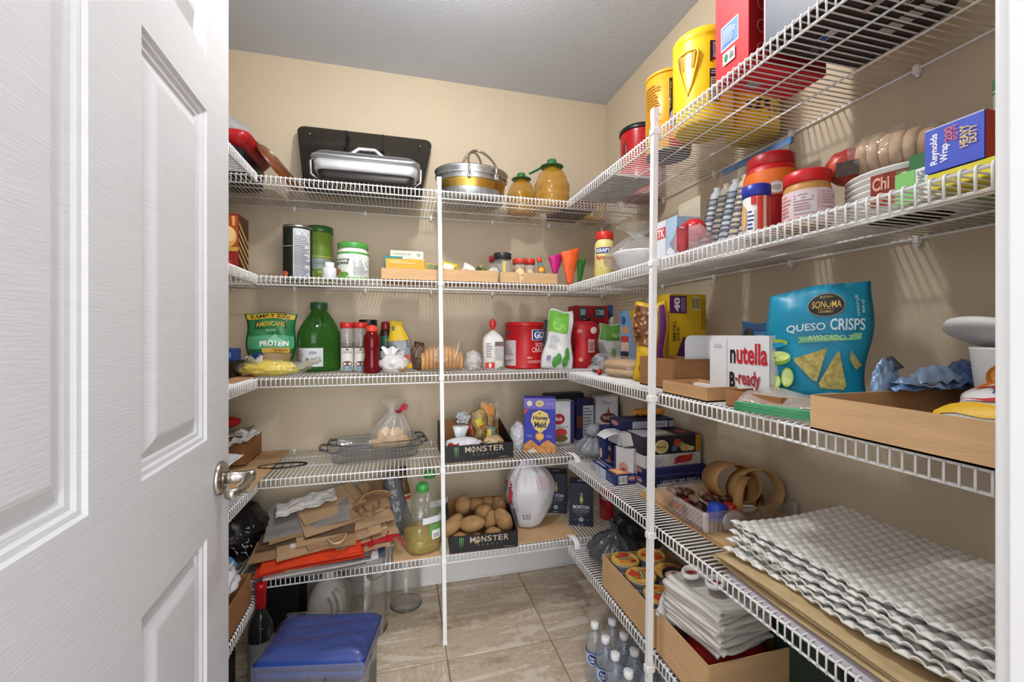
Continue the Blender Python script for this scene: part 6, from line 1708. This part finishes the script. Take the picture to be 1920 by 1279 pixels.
# things behind and right of the pile
s = thing('gray_film_roll', 'crumpled gray plastic bag hanging down right of the paper bags', 'bag', (X_at(738, 1.91), 1.91, Z5))
b = B(); b.rings([[(r_ * 1.2 * math.cos(2 * PI * i / 26) * (1 + .16 * math.sin(i * 3.1 + z_ * 30)) + .01 * math.sin(z_ * 16), r_ * .8 * math.sin(2 * PI * i / 26) * (1 + .16 * math.sin(i * 2.3 + z_ * 24)), z_) for i in range(26)] for r_, z_ in ((.035, .0), (.052, .015), (.055, .05), (.046, .10), (.038, .15), (.032, .20), (.028, .235), (.02, .262))])
for f_ in b.bm.faces: f_.smooth = True
b.build('film', FILM('#5f6166', .12, .2, bump=1.4, bscale=30), s)
x, y = X_at(757, 1.93), 1.93
s = vessel('sauce_bottle', 'amber bottle with cream and red label behind the oil jugs', 'bottle', x, y, Z5, [(.026, 0), (.029, .004), (.029, .17), (.022, .20), (.013, .23), (.0125, .262)], M('#6a5030', .1, trans=.3, ior=1.2), [(.014, .260), (.015, .262), (.015, .282), (.012, .285)], '#2a2a2c', 'cap')
p = P(s); mp = cylmap(.0293, 0, .17, facing(x, y), 180); p.rect(mp, .1, .30, .9, 1.0, '#d6c49a', 8); p.rect(mp, .12, .86, .88, .97, '#b5402f', 8); p.text(mp, 'VINEGAR', .25, .72, .75, .82, '#7a5a3a', .02); p.lines(mp, .3, .4, .7, .66, 4, '#8a7a5a'); p.build()
s = tag(B().box(-.09, .09, -.09, .09, 0, .004).build('cardboard_sheet', CARD_L, None, (.06, 1.765, Z5)), 'cardboard square under the clear oil jug', 'cardboard')
def jug(label, x, y, z, oil=True, k=1.0):
    s = thing('oil_jug', label, 'jug', (x, y, z), .35, 'clear oil jugs with green caps')
    pr = [(.062, 0), (.071, .006), (.072, .05), (.069, .056), (.072, .062), (.072, .10), (.069, .106), (.072, .112), (.072, .135), (.066, .165), (.050, .196), (.030, .216), (.021, .222), (.021, .230)]
    B().lathe([(r * k, q * k) for r, q in pr], 34, sq=.9).build('jug_body', FILM('#e6ead9', .93, .05, bump=.4, bscale=30), s)
    if oil:
        B().lathe([(.060, .003), (.069, .008), (.070, .078), (.0, .079)], 34, sq=.9).build('oil', M('#cdb650', .1, var=.15, scale=60, trans=.6, ior=1.15), s)
    B().lathe([(.023, .226), (.025, .228), (.025, .250), (.020, .256)], 20).build('cap', M('#3f9a4a', .35), s)
    f = facing(x, y) - 20
    p = P(s); mp = sqmap(.0728, .03, .13, f, 180, .9)
    p.rect(mp, .62, .35, .98, .85, '#5f9a50', 8); p.rect(mp, .66, .25, .82, .6, '#dfe4de', 4); p.bars(mp, .69, .28, .79, .5); p.rect(mp, .5, .9, .9, 1.15, '#d6dadd', 6); p.build()
    return s
jug('clear plastic oil jug with a little yellow oil left beside the front pole', .085, 1.760, Z5 + .005)
jug('empty clear oil jug behind the one with yellow oil', .125, 1.935, Z5, False)
# potatoes in the lower black carton
drink_carton('black drink carton full of potatoes on the lowest back shelf', .328, 1.790, Z5 + .001, .275, .235, .066, .125, -.04)
POT = M('#9a764c', .85, var=.3, scale=26, bump=.25, bscale=50)
pots = [(848, 985, 1.72, .030, .055, 1.5, .02, 'potato standing upright at the left wall of the black carton'), (885, 982, 1.715, .055, .033, .05, .02, 'large potato lying flat in the middle front of the black carton'), (944, 975, 1.725, .034, .058, -.75, .03, 'large potato leaning diagonally at the right of the black carton'),
        (868, 948, 1.82, .034, .046, .3, .02, 'round potato at the back left of the heap'), (893, 946, 1.86, .045, .03, .3, .03, 'potato lying at the very back of the heap'), (907, 960, 1.79, .040, .030, -.2, .02, 'potato in the center of the heap behind the flat one'),
        (933, 948, 1.83, .030, .042, .2, .02, 'potato at the back right of the heap'), (916, 942, 1.86, .034, .028, .0, .02, 'small potato between the two back potatoes'), (920, 975, 1.755, .028, .045, .4, .01, 'potato wedged left of the large diagonal one'),
        (925, 1000, 1.705, .036, .024, .1, .0, 'potato peeking over the front wall under the diagonal one'), (893, 1010, 1.70, .030, .022, .0, .0, 'small potato at the front wall left of the center'), (862, 1008, 1.71, .034, .022, .2, .0, 'potato low in the front left corner of the carton')]
for i, (px, py, y, a_, c_, rt_, q, lab) in enumerate(pots):
    b = B(); b.blob((0, 0, 0), (a_, .028, c_), .07, 1.8, i + 2, 3)
    o = b.build('potato', POT, None, (X_at(px, y), y, Z_at(px, py, Y=y)), (.2 * math.sin(i), rt_ * 0.6, rt_ * .2))
    tag(o, lab, 'potato', 'potatoes in the black carton')
# big white bag
s = tag(B().box(-.14, .14, -.11, .11, 0, .004).build('cardboard_sheet', CARD_L, None, (.590, 1.800, Z5)), 'cardboard sheet under the big white sack on the lowest shelf', 'cardboard')
cx, cy = .558, 1.850
s = thing('sugar_sack', 'big white plastic sack with red print between potatoes and salt boxes', 'sack', (cx, cy, Z5 + .005))
b = B(); b.smooth = True
n = 60
def fo(i, z):
    a = 2 * PI * i / n
    top = max(0, (z - .17) / .11)
    return 1 + .05 * noise.noise(Vector((math.cos(a) * 2.2, math.sin(a) * 2.2, z * 16))) + .10 * top * math.sin(a * 9 + 2) + .03 * max(0, 1 - z / .05) * math.sin(a * 7)
def sring(z, r, k=.08):
    return [(r * (1 + k * .4 * math.sin(3 * 2 * PI * i / n + z * 9)) * fo(i, z) * math.cos(2 * PI * i / n) + .01 * math.sin(z * 12), r * fo(i, z) * .82 * (1 + k * .4 * math.sin(5 * 2 * PI * i / n + 2)) * math.sin(2 * PI * i / n), z) for i in range(n)]
b.rings([sring(z, r) for z, r in ((0, .045), (.006, .062), (.025, .075), (.045, .084), (.07, .094), (.095, .104), (.12, .110), (.14, .114), (.165, .116), (.185, .113), (.205, .107), (.222, .098), (.238, .086), (.252, .072), (.265, .055), (.278, .034), (.292, .03))], True, True, True)
b.build('sack_body', M('#d2d1d6', .35, var=.05, scale=14, bump=.35, bscale=14), s)
fa = facing(cx, cy)
def smap(u, v, k):
    prf = ((0, .045), (.02, .062), (.14, .082), (.32, .102), (.50, .114), (.66, .114), (.79, .100), (.90, .074), (.97, .05), (1.0, .03))
    for (v0, r0), (v1, r1) in zip(prf, prf[1:]):
        if v <= v1: break
    r = r0 + (r1 - r0) * (v - v0) / (v1 - v0)
    a = math.radians(fa + (u - .5) * 180)
    return Vector(((r + k + .0035) * math.cos(a) + .01 * math.sin(v * .278 * 12), (r + k + .0035) * .82 * math.sin(a) - .002, v * .278))
p = P(s, 'printed_label')
p.text(smap, 'Sugar', .20, .40, .30, .78, '#b5323a', .03, 90); p.poly(smap, [(.05, .6), (.16, .55), (.18, .74), (.08, .72)], '#4f8a8a'); p.rect(smap, .02, .70, .16, .76, '#b5323a', 4, 2); p.text(smap, 'GRANULATED', .27, .07, .32, .36, '#2a2a2e', .02, 90); p.bars(smap, .42, .16, .54, .30); p.poly(smap, [(.86, .45), (.96, .6), (.92, .42)], '#55304a')
for k in range(8):
    p.rect(smap, .62 + .035 * k, .66, .63 + .035 * k, .86, '#cf9aa4', 1, 3)
p.poly(smap, [(.22, .50), (.28, .48), (.30, .62), (.25, .64)], '#d0404a'); p.build()
B().tube([smap(.36 - .02 * v, v, .002) for v in [i / 16 for i in range(5, 17)]], .0016, 5).build('seam', M('#bfc0c8', .3), s)
# salt cartons
SALT = '#23273a'
def salt(label, x, y, rot):
    o = carton('salt_box', label, 'box', x, y, Z5, .108, .085, .192, rot, SALT, 'dark blue salt boxes')
    p = BP(o); m_ = p.on('front')
    p.poly(m_, [(.44, .62), (.48, .56), (.54, .56), (.58, .62), (.55, .70), (.47, .70)], '#c9bd6a'); p.poly(m_, [(.47, .70), (.55, .70), (.57, .76), (.51, .80), (.45, .76)], '#8a8f6a'); p.rect(m_, .46, .52, .475, .57, '#c9bd6a'); p.rect(m_, .54, .52, .555, .57, '#c9bd6a')
    p.text(m_, 'MORTON', .16, .41, .84, .49, '#d4d6de', .03); p.text(m_, 'COARSE', .18, .345, .82, .395, '#9a9eac', .01); p.text(m_, 'KOSHER SALT', .22, .30, .78, .335, '#8a8e9c', .01); p.lines(m_, .3, .24, .7, .28, 2, '#6d7284')
    p.ell(m_, .5, .16, .09, .055, '#c9ccd4'); p.rect(m_, .47, .11, .53, .2, '#8a8ea0'); p.rect(m_, .15, .155, .38, .165, '#6d7284'); p.rect(m_, .62, .155, .85, .165, '#6d7284'); p.text(m_, 'NET WT', .38, .03, .62, .06, '#b9bcc8', .01)
    m_ = p.on('top'); p.poly(m_, [(.35, .3), (.7, .4), (.6, .7), (.3, .55)], '#8d8f98'); m_ = p.on('right'); p.rect(m_, .2, .15, .8, .55, '#2c3148'); p.lines(m_, .22, .2, .78, .5, 5, '#565c74'); p.build()
    return o
salt('dark blue salt box standing in front, nearer of two salt boxes', .806, 1.815, -.45)
salt('dark blue salt box half hidden behind the nearer salt box', .742, 1.975, -.40)
x, y = .955, 1.83
s = vessel('oats_can', 'red and white can right of the nearer salt box', 'can', x, y, Z5, cyl(.046, .15, .003), '#b3181f', [(.047, .149), (.048, .151), (.048, .160), (.045, .162)], '#c9c9cc')
p = P(s); mp = cylmap(.0462, 0, .15, facing(x, y), 180); p.text(mp, 'oats', .2, .62, .6, .8, '#e2c9c4', .03); p.poly(mp, [(.1, .02), (.9, .02), (.9, .42), (.6, .34), (.3, .36), (.1, .45)], '#cfc9c4'); p.ell(mp, .25, .25, .14, .2, '#b5562f'); p.build()

# ================================================================ lowest shelf, right wall
TRASH = M('#25262a', .25, var=.25, scale=24, bump=.5, bscale=30)
s = thing('trash_bag', 'gray black plastic bag tied with a knot on the lowest right shelf', 'bag', (.800, 1.495, Z5R + .001), .4)
b = B(); sack(b, (0, 0, 0), (.105, .100), .165, .30, 11, .10, .7, ns=48, nr=18, flare=.1, tilt=(.02, -.02)); b.build('bag_body', FILM('#4a4b50', .03, .2, bump=.8), s)
b = B(); b.blob((.02, -.02, .165), (.030, .026, .028), .25, 3, 3, 3, None, True); b.build('knot', TRASH, s)
b = B(); b.sheet(lambda u, v: (.03 + .10 * v, -.03 - .02 * v + .07 * (u - .5) * (.3 + v), .165 - .05 * v ** 2 + .014 * math.sin(u * 11 + v * 3)), 14, 10, .001); b.build('bag_tail', TRASH, s)
s = thing('trash_bag', 'darker plastic bag slumped behind the knotted gray black bag', 'bag', (.978, 1.555, Z5R + .001))
b = B(); b.blob((0, 0, .085), (.070, .085, .09), .12, 3, 13, 4, .0); b.build('bag_body', M('#34363a', .3, var=.3, scale=20, bump=.4, bscale=26), s)
s = thing('storage_bin', 'gray plastic bin showing behind the red and white can', 'bin', (.985, 1.715, Z5R + .001))
pan(B(), [(.09, .09, 0), (.11, .11, .13), (.115, .115, .133), (.105, .105, .133), (.085, .085, .004)], .02).build('bin_shell', M('#5a5f68', .4), s)
# cup noodles
NX, NY = .812, 1.215
s = open_tray('cardboard_box', 'brown cardboard box of noodle cups on the lowest right shelf', 'box', NX, NY, Z5R, .315, .245, .112, -PI / 2, CARD_L, CARD_D, hb=.10)
def noodle_cup(label, x, y, seed):
    s = thing('noodle_cup', label, 'cup', (x, y, Z5R + .005), seed * 1.3, 'noodle cups in the cardboard box')
    B().lathe([(.034, 0), (.036, .003), (.046, .105), (.049, .107), (.049, .110)], 26).build('cup_body', M('#d6cfc4', .5, var=.05), s)
    B().lathe([(.0485, .110), (.050, .111), (.0, .1125)], 26).build('lid', M('#d8b04a', .4, var=.3, scale=40), s)
    p = P(s); tp = lambda u, v, k: Vector(((u - .5) * .095, (v - .5) * .095, .1128 + k))
    p.ell(tp, .5, .5, .48, .48, '#dcb257'); p.poly(tp, [(.15, .6), (.5, .95), (.85, .75), (.6, .55)], '#c9432a'); p.poly(tp, [(.1, .3), (.6, .5), (.9, .35), (.5, .1)], '#d98a3a'); p.rect(tp, .25, .42, .8, .56, '#3a5a2c'); p.text(tp, 'NOODLES', .28, .45, .78, .53, '#e6dcb0', .03); p.ell(tp, .3, .75, .1, .08, '#7a9a3a'); p.ell(tp, .7, .25, .12, .08, '#b03a2a'); p.build()
    p = P(s); mp = cylmap(lambda v: .0365 + .0095 * v, .003, .105, facing(x, y) - math.degrees(seed * 1.3), 200)
    p.rect(mp, .02, .74, .98, .9, '#6d6aa0', 10); p.text(mp, 'instant', .3, .76, .7, .88, '#e0dce6', .02); p.rect(mp, .02, .15, .98, .45, '#c9a070', 10); p.ell(mp, .5, .3, .2, .12, '#b5643a'); p.build()
k = 0
lab4 = ['noodle cup nearest the front left corner of its box', 'noodle cup second along the front side of its box', 'noodle cup third along the front side, behind the pole', 'noodle cup in the back left corner of its box', 'noodle cup in the middle of the back row of its box']
for (ix, iy) in ((0, 0), (0, 1), (0, 2), (1, 0), (1, 1)):
    noodle_cup(lab4[k], NX - .066 + .102 * ix, NY + .100 - .102 * iy, k)
    k += 1
# linen box
LX, LY = .822, .942
s = open_tray('cardboard_box', 'brown cardboard box under the folded white linen on the lowest right shelf', 'box', LX, LY, Z5R, .208, .262, .118, -PI / 2, CARD_L, CARD_D)
o = tag(B().blob((0, 0, .05), (.108, .086, .054), .04, 2.5, 5, 3, .0).build('red_cloth', M('#b0141c', .7, var=.1), None, (LX + .004, LY, Z5R + .006)), 'red cloth filling the cardboard box below the white linen', 'cloth')
o.scale = (1, 1, 1.08)
LINEN = M('#d6d2cc', .8, var=.04, scale=20, bump=.1, bscale=90)
rl = random.Random(31)
for k in range(11):
    w_, d_ = .190 + rl.uniform(-.006, .006), .178 + rl.uniform(-.010, .004)
    sd = k * 1.37
    def fold(u, v, sd=sd, w_=w_, d_=d_):
        return ((u - .5) * w_ + .003 * math.sin(sd + v * 6), (v - .5) * d_ + .003 * math.sin(sd * 2 + u * 7), .0045 * math.sin(PI * min(1, u * 9)) * math.sin(PI * min(1, (1 - u) * 9) if u > .5 else PI / 2) + .0012 * math.sin(sd + u * 8 + v * 3) - .012 * max(0, .3 - u) ** 1.5)
    o = B().sheet(fold, 22, 14, .0075).build('cloth_napkin', LINEN, None, (LX - .020 + .004 * math.sin(k * 2), LY + .004 + .003 * math.cos(k * 3), Z5R + .124 + .0102 * k), (.03, .06, -PI / 2 * 0 + .18 + .03 * math.sin(k)))
    tag(o, 'folded white cloth napkin, ' + ['lowest', 'second', 'third', 'fourth', 'fifth', 'sixth', 'seventh', 'eighth', 'ninth', 'tenth', 'topmost'][k] + ' counting from the bottom of the linen stack', 'napkin', 'folded white linen napkins')
for i, (dx, dy) in enumerate(((-.015, .035), (.015, -.020))):
    s = thing('napkin_ring', ['red lined white napkin ring farther back on top of the linen', 'red lined white napkin ring nearer the shelf edge on top of the linen'][i], 'ring', (LX - .055 + dx, LY + dy, Z5R + .246), .5, 'napkin rings on the linen')
    B().lathe([(.020, 0), (.026, .001), (.030, .008), (.028, .013), (.021, .013), (.020, .0)], 26, sx=1.15, sy=.8, cap0=False, cap1=False).build('ring', WHITE, s)
    B().lathe([(.0, .0015), (.0205, .0015), (.0215, .010)], 24, sx=1.15, sy=.8, cap1=False).build('lining', M('#8e1a20', .5), s)
crumple('white paper and red cloth edge hanging over the far corner of the linen box', 'paper_sheet', 'paper', LX - .105, LY + .085, Z5R + .135, .07, .06, .4, .008, 81, M('#d9d6da', .6, var=.04), 0, -.9, .0012, 3)
s = tag(B().blob((0, 0, 0), (.022, .045, .03), .2, 3, 4, 3).build('red_cloth', M('#b8141c', .6), None, (LX - .085, LY + .075, Z5R + .165)), 'small red cloth squeezed beside the far end of the linen', 'cloth')
s = thing('patterned_bowl', 'small black bowl with orange pattern between the noodle cups and the linen', 'bowl', (LX - .055, LY + .120, Z5R + .165))
B().lathe([(.018, 0), (.036, .020), (.040, .034), (.037, .034), (.017, .006)], 28).build('bowl_shell', M('#1f1c1e', .3), s)
p = P(s); tp = lambda u, v, k: Vector(((u - .5) * .07, (v - .5) * .07, .026 + k)); p.ell(tp, .5, .5, .48, .48, '#c9a88a'); [p.ell(tp, .5 + .25 * math.cos(q), .5 + .25 * math.sin(q), .12, .1, c) for q, c in ((0, '#c9532a'), (1.3, '#2a2426'), (2.6, '#d87a3a'), (3.9, '#8a2a22'), (5.1, '#3a3230'))]; p.build()
# pink dotted bag by the wall
o, mp = bag('gift_bag', 'pink dotted gift bag standing at the wall behind the linen and noodles', 'bag', 1.005, 1.03, Z5R, .26, .285, .07, '#c9929e', -PI / 2, None, .0, .2, 99)
p = P(o); rr_ = random.Random(4)
for k in range(40):
    p.ell(mp, rr_.uniform(.06, .94), rr_.uniform(.05, .93), .030, .026, rr_.choice(['#e2d6da', '#d9c4cc', '#6a5a60', '#b56a7c']), 10)
p.build()
o = carton('snack_carton', 'dark green snack carton at the wall under the cardboard and place mats', 'box', .985, .80, Z5R, .17, .12, .27, -PI / 2, '#24372c')
p = BP(o); m_ = p.on('top'); p.rect(m_, .1, .2, .9, .8, '#5f8a62'); p.text(m_, 'GREEN', .15, .35, .8, .65, '#d6e2d4', .02); m_ = p.on('front'); p.rect(m_, .1, .6, .9, .9, '#6f9a6a'); p.build()
o = tag(B().box(-.13, .13, -.14, .14, 0, .012, .004, 2).build('stone_board', M('#a8a39e', .35, var=.25, scale=45), None, (.845, .665, Z5R), .1), 'gray speckled stone board at the near end of the lowest right shelf', 'board')

# ================================================================ floor
s = thing('cushion_crate', 'gray crate on the floor carrying the wrapped blue pads', 'crate', (-.232, 1.400, .001), -.20)
pan(B(), [(.27, .185, 0), (.28, .195, .01), (.285, .20, .205), (.29, .205, .212), (.28, .195, .216), (.26, .18, .02)], .02).build('crate_body', M('#5d6068', .45, var=.08), s)
s = thing('blue_pad_pack', 'pack of dark blue pads wrapped in clear film on the floor crate', 'pack', (-.232, 1.400, .226), -.20)
PADB = M('#123279', .5, var=.14, scale=10, stretch=(1, 8, 1))
for k in range(2):
    b = B(); b.sheet(lambda u, v: ((u - .5) * .305, (v - .5) * .205, .004 + .026 * min(1, 6 * u, 6 * (1 - u), 6 * v, 6 * (1 - v)) ** .5 + .0018 * math.sin(v * 26 + 2 * math.sin(u * 5))), 30, 22, .022)
    b.build('pad', PADB, s, (0, 0, .022 + .024 * k))
b = B(); b.sheet(lambda u, v: ((u - .5) * .309, (v - .5) * .209, .056 + .0045 + .022 * min(1, 6 * u, 6 * (1 - u), 6 * v, 6 * (1 - v)) ** .5 * 1.0 + .0018 * math.sin(v * 26 + 2 * math.sin(u * 5))), 30, 22)
b.build('film', FILM('#ffffff', .985, .12, bump=.3, bscale=30), s)
b = B()
for sy_ in (-1, 1):
    b.sheet(lambda u, v: ((u - .5) * .309, sy_ * (.1045 + .003 * math.sin(u * 17) * (1 - v)), .062 * v - .012), 20, 4)
for sx in (-1, 1):
    b.sheet(lambda u, v: (sx * (.1545 + .006 * math.sin(u * 13) * (1 - v)), (u - .5) * .209, .062 * v - .02), 14, 4)
b.build('film_side', FILM('#f2f2f6', .90, .12, bump=.9, bscale=40), s)
x, y = -.462, 1.615
s = vessel('wine_bottle', 'dark wine bottle with red foil top standing on the floor at the left', 'bottle', x, y, .001, [(.034, 0), (.0385, .004), (.0385, .20), (.034, .225), (.018, .255), (.0145, .27), (.0145, .335), (.0165, .337), (.0165, .349), (.0145, .351)], M('#1b1d1c', .06, var=.1), [(.0155, .275), (.0175, .277), (.0175, .338), (.0185, .34), (.0185, .354), (.016, .357)], M('#a3141c', .3, .3, var=.12, scale=60), 'foil_cap')
p = P(s); mp = cylmap(.0387, .02, .20, facing(x, y), 180); p.rect(mp, .05, .05, .95, .85, '#6d6f70', 8); p.build()
o = carton('black_tote', 'black carton with white floral print under the lowest back shelf', 'box', -.447, 1.86, .001, .13, .12, .255, -.1, '#121214')
p = BP(o); m_ = p.on('front'); rr_ = random.Random(14)
for k in range(26):
    u_, v_ = .2 + rr_.uniform(-.07, .07), .48 + rr_.uniform(-.14, .14)
    p.ell(m_, u_, v_, .012, .008, '#9aa0ae', 6)
p.build()
o = carton('wine_carton', 'tall black gift carton on the floor beside the door edge', 'box', -.535, 1.36, .001, .10, .10, .255, .1, '#131316')
p = BP(o); m_ = p.on('front'); p.poly(m_, [(.35, .12), (.6, .22), (.62, .26), (.5, .2)], '#8a8d92'); p.rect(m_, .93, 0, .96, 1, '#4a4c52'); p.build()
o = carton('wine_carton', 'second black carton behind the tall one beside the door edge', 'box', -.590, 1.53, .001, .12, .12, .23, 0, '#18181b')
# white jug
x, y = -.285, 1.865
s = thing('milk_jug', 'translucent white plastic jug with molded handle under the lowest shelf', 'jug', (x, y, .001))
MILK = M('#d6d2ca', .4, var=.03, trans=.15)
B().lathe([(.070, 0), (.078, .006), (.078, .13), (.070, .165), (.048, .20), (.026, .222), (.021, .226), (.021, .24)], 34, sq=1.0).build('jug_body', MILK, s)
B().lathe([(.023, .236), (.0245, .238), (.0245, .256), (.022, .258)], 24).build('cap', M('#dcdcd6', .4), s)
B().tube([(.030, -.070, .195), (.048, -.078, .17), (.056, -.080, .13), (.050, -.082, .09), (.036, -.080, .07)], .011, 10).build('handle', MILK, s)
B().tube([(.010, -.076, .170), (.022, -.080, .15), (.026, -.081, .125), (.020, -.081, .10)], .004, 8).build('handle_shade', M('#a89f92', .5), s)  # darker raised tube: shade of the handle opening put into its colour
VASE = FILM('#cfccc2', .93, .03, bump=.15, bscale=10)
def vase(label, x, y, r, h):
    s = thing('glass_vase', label, 'vase', (x, y, .001), 0, 'clear glass vases on the floor')
    B().lathe([(r * .9, 0), (r, .006), (r, h - .004), (r * .985, h), (r * .96, h - .004), (r * .955, .014), (.0, .012)], 36, cap1=False).build('vase_wall', VASE, s)
    B().tube([(r * .99 * math.cos(a), r * .99 * math.sin(a), .004) for a in [2 * PI * i / 36 for i in range(36)]], .003, 6, closed=True).build('foot_edge', FILM('#4a4840', .4, .03, bump=0), s)
    B().tube([(r * .98 * math.cos(a), r * .98 * math.sin(a), h) for a in [2 * PI * i / 36 for i in range(36)]], .002, 6, closed=True).build('rim_edge', FILM('#8a8a80', .5, .03, bump=0), s)
vase('largest clear glass vase standing on the floor right of the white jug', -.135, 1.83, .080, .235)
vase('clear glass vase at the right, nearer the front pole', .022, 1.955, .068, .27)
vase('clear glass vase hidden behind the largest one', -.185, 1.99, .070, .25)
# water bottles
WAT = FILM('#cfdbe6', .90, .05, bump=.3, bscale=50)
def water_bottle():
    s = thing('water_bottle', 'x', 'bottle', (0, 0, 0), 0, 'half liter water bottles in the pack on the floor')
    pr = [(.026, 0), (.031, .005), (.031, .03), (.029, .034), (.031, .038), (.031, .05), (.029, .054), (.031, .058), (.031, .072), (.0305, .074), (.0305, .120), (.031, .122), (.031, .140), (.026, .162), (.0145, .182), (.0125, .186), (.0125, .19)]
    B().lathe(pr, 26).build('bottle_body', WAT, s)
    B().lathe([(.0280, .004), (.0285, .138), (.023, .160), (.012, .178)], 22).build('water', FILM('#dbe6f0', .93, .02, bump=.2), s)
    B().lathe([(.0135, .187), (.0145, .188), (.0145, .203), (.0125, .205)], 20).build('cap', M('#e6e8ea', .4), s)
    p = P(s); mp = cylmap(.0313, .074, .12, -110, 250)
    p.rect(mp, 0, 0, 1, 1, '#b9cbe0', 16); p.rect(mp, 0, .84, 1, 1, '#3f5f9a', 16); p.rect(mp, 0, 0, 1, .1, '#8fa9cc', 16); p.ell(mp, .42, .5, .13, .42, '#e2e8f0'); p.ell(mp, .42, .5, .115, .37, '#2b4288'); p.text(mp, 'Pure', .35, .5, .49, .68, '#e6ecf4', .04); p.text(mp, 'Life', .36, .28, .48, .46, '#e6ecf4', .04); p.rect(mp, .6, .2, .9, .7, '#dfe6ee', 5); p.lines(mp, .62, .25, .88, .65, 4, '#6a7a9a')
    p.build()
    return s
wb = water_bottle()
k = 0
rows = ['front', 'middle', 'back']
for i in range(4):
    for j in range(3):
        lab = f'clear water bottle with white cap, {["farthest", "third", "second", "nearest"][3 - i] if False else ["farthest", "second farthest", "second nearest", "nearest"][i]} in the {["aisle side", "middle", "wall side"][j]} row of the pack'
        x, y = .650 + .067 * j + (.004 if i % 2 else 0), 1.352 - .073 * i
        if k == 0:
            wb.location = (x, y, .001); wb['label'] = lab
        else:
            dup(wb, (x, y, .001), 0.25 * math.sin(k * 2.1), lab)
        k += 1
s = thing('bottle_pack_film', 'loose clear shrink film with red stripe over the water bottle pack', 'film', (.715, 1.245, 0))
b = B(); b.sheet(lambda u, v: (.105 + .006 * math.sin(v * 9), -.14 + .28 * u, .02 + .16 * v + .006 * math.sin(u * 13)), 18, 10); b.build('film', BAGF, s)
b = B(); b.tube([(.106, -.14 + .28 * u, .188 - .05 * (u - .35) ** 2 * 4 + .004 * math.sin(u * 12)) for u in [i / 14 for i in range(15)]], .004, 6); b.build('red_stripe', M('#8e2a26', .4), s)
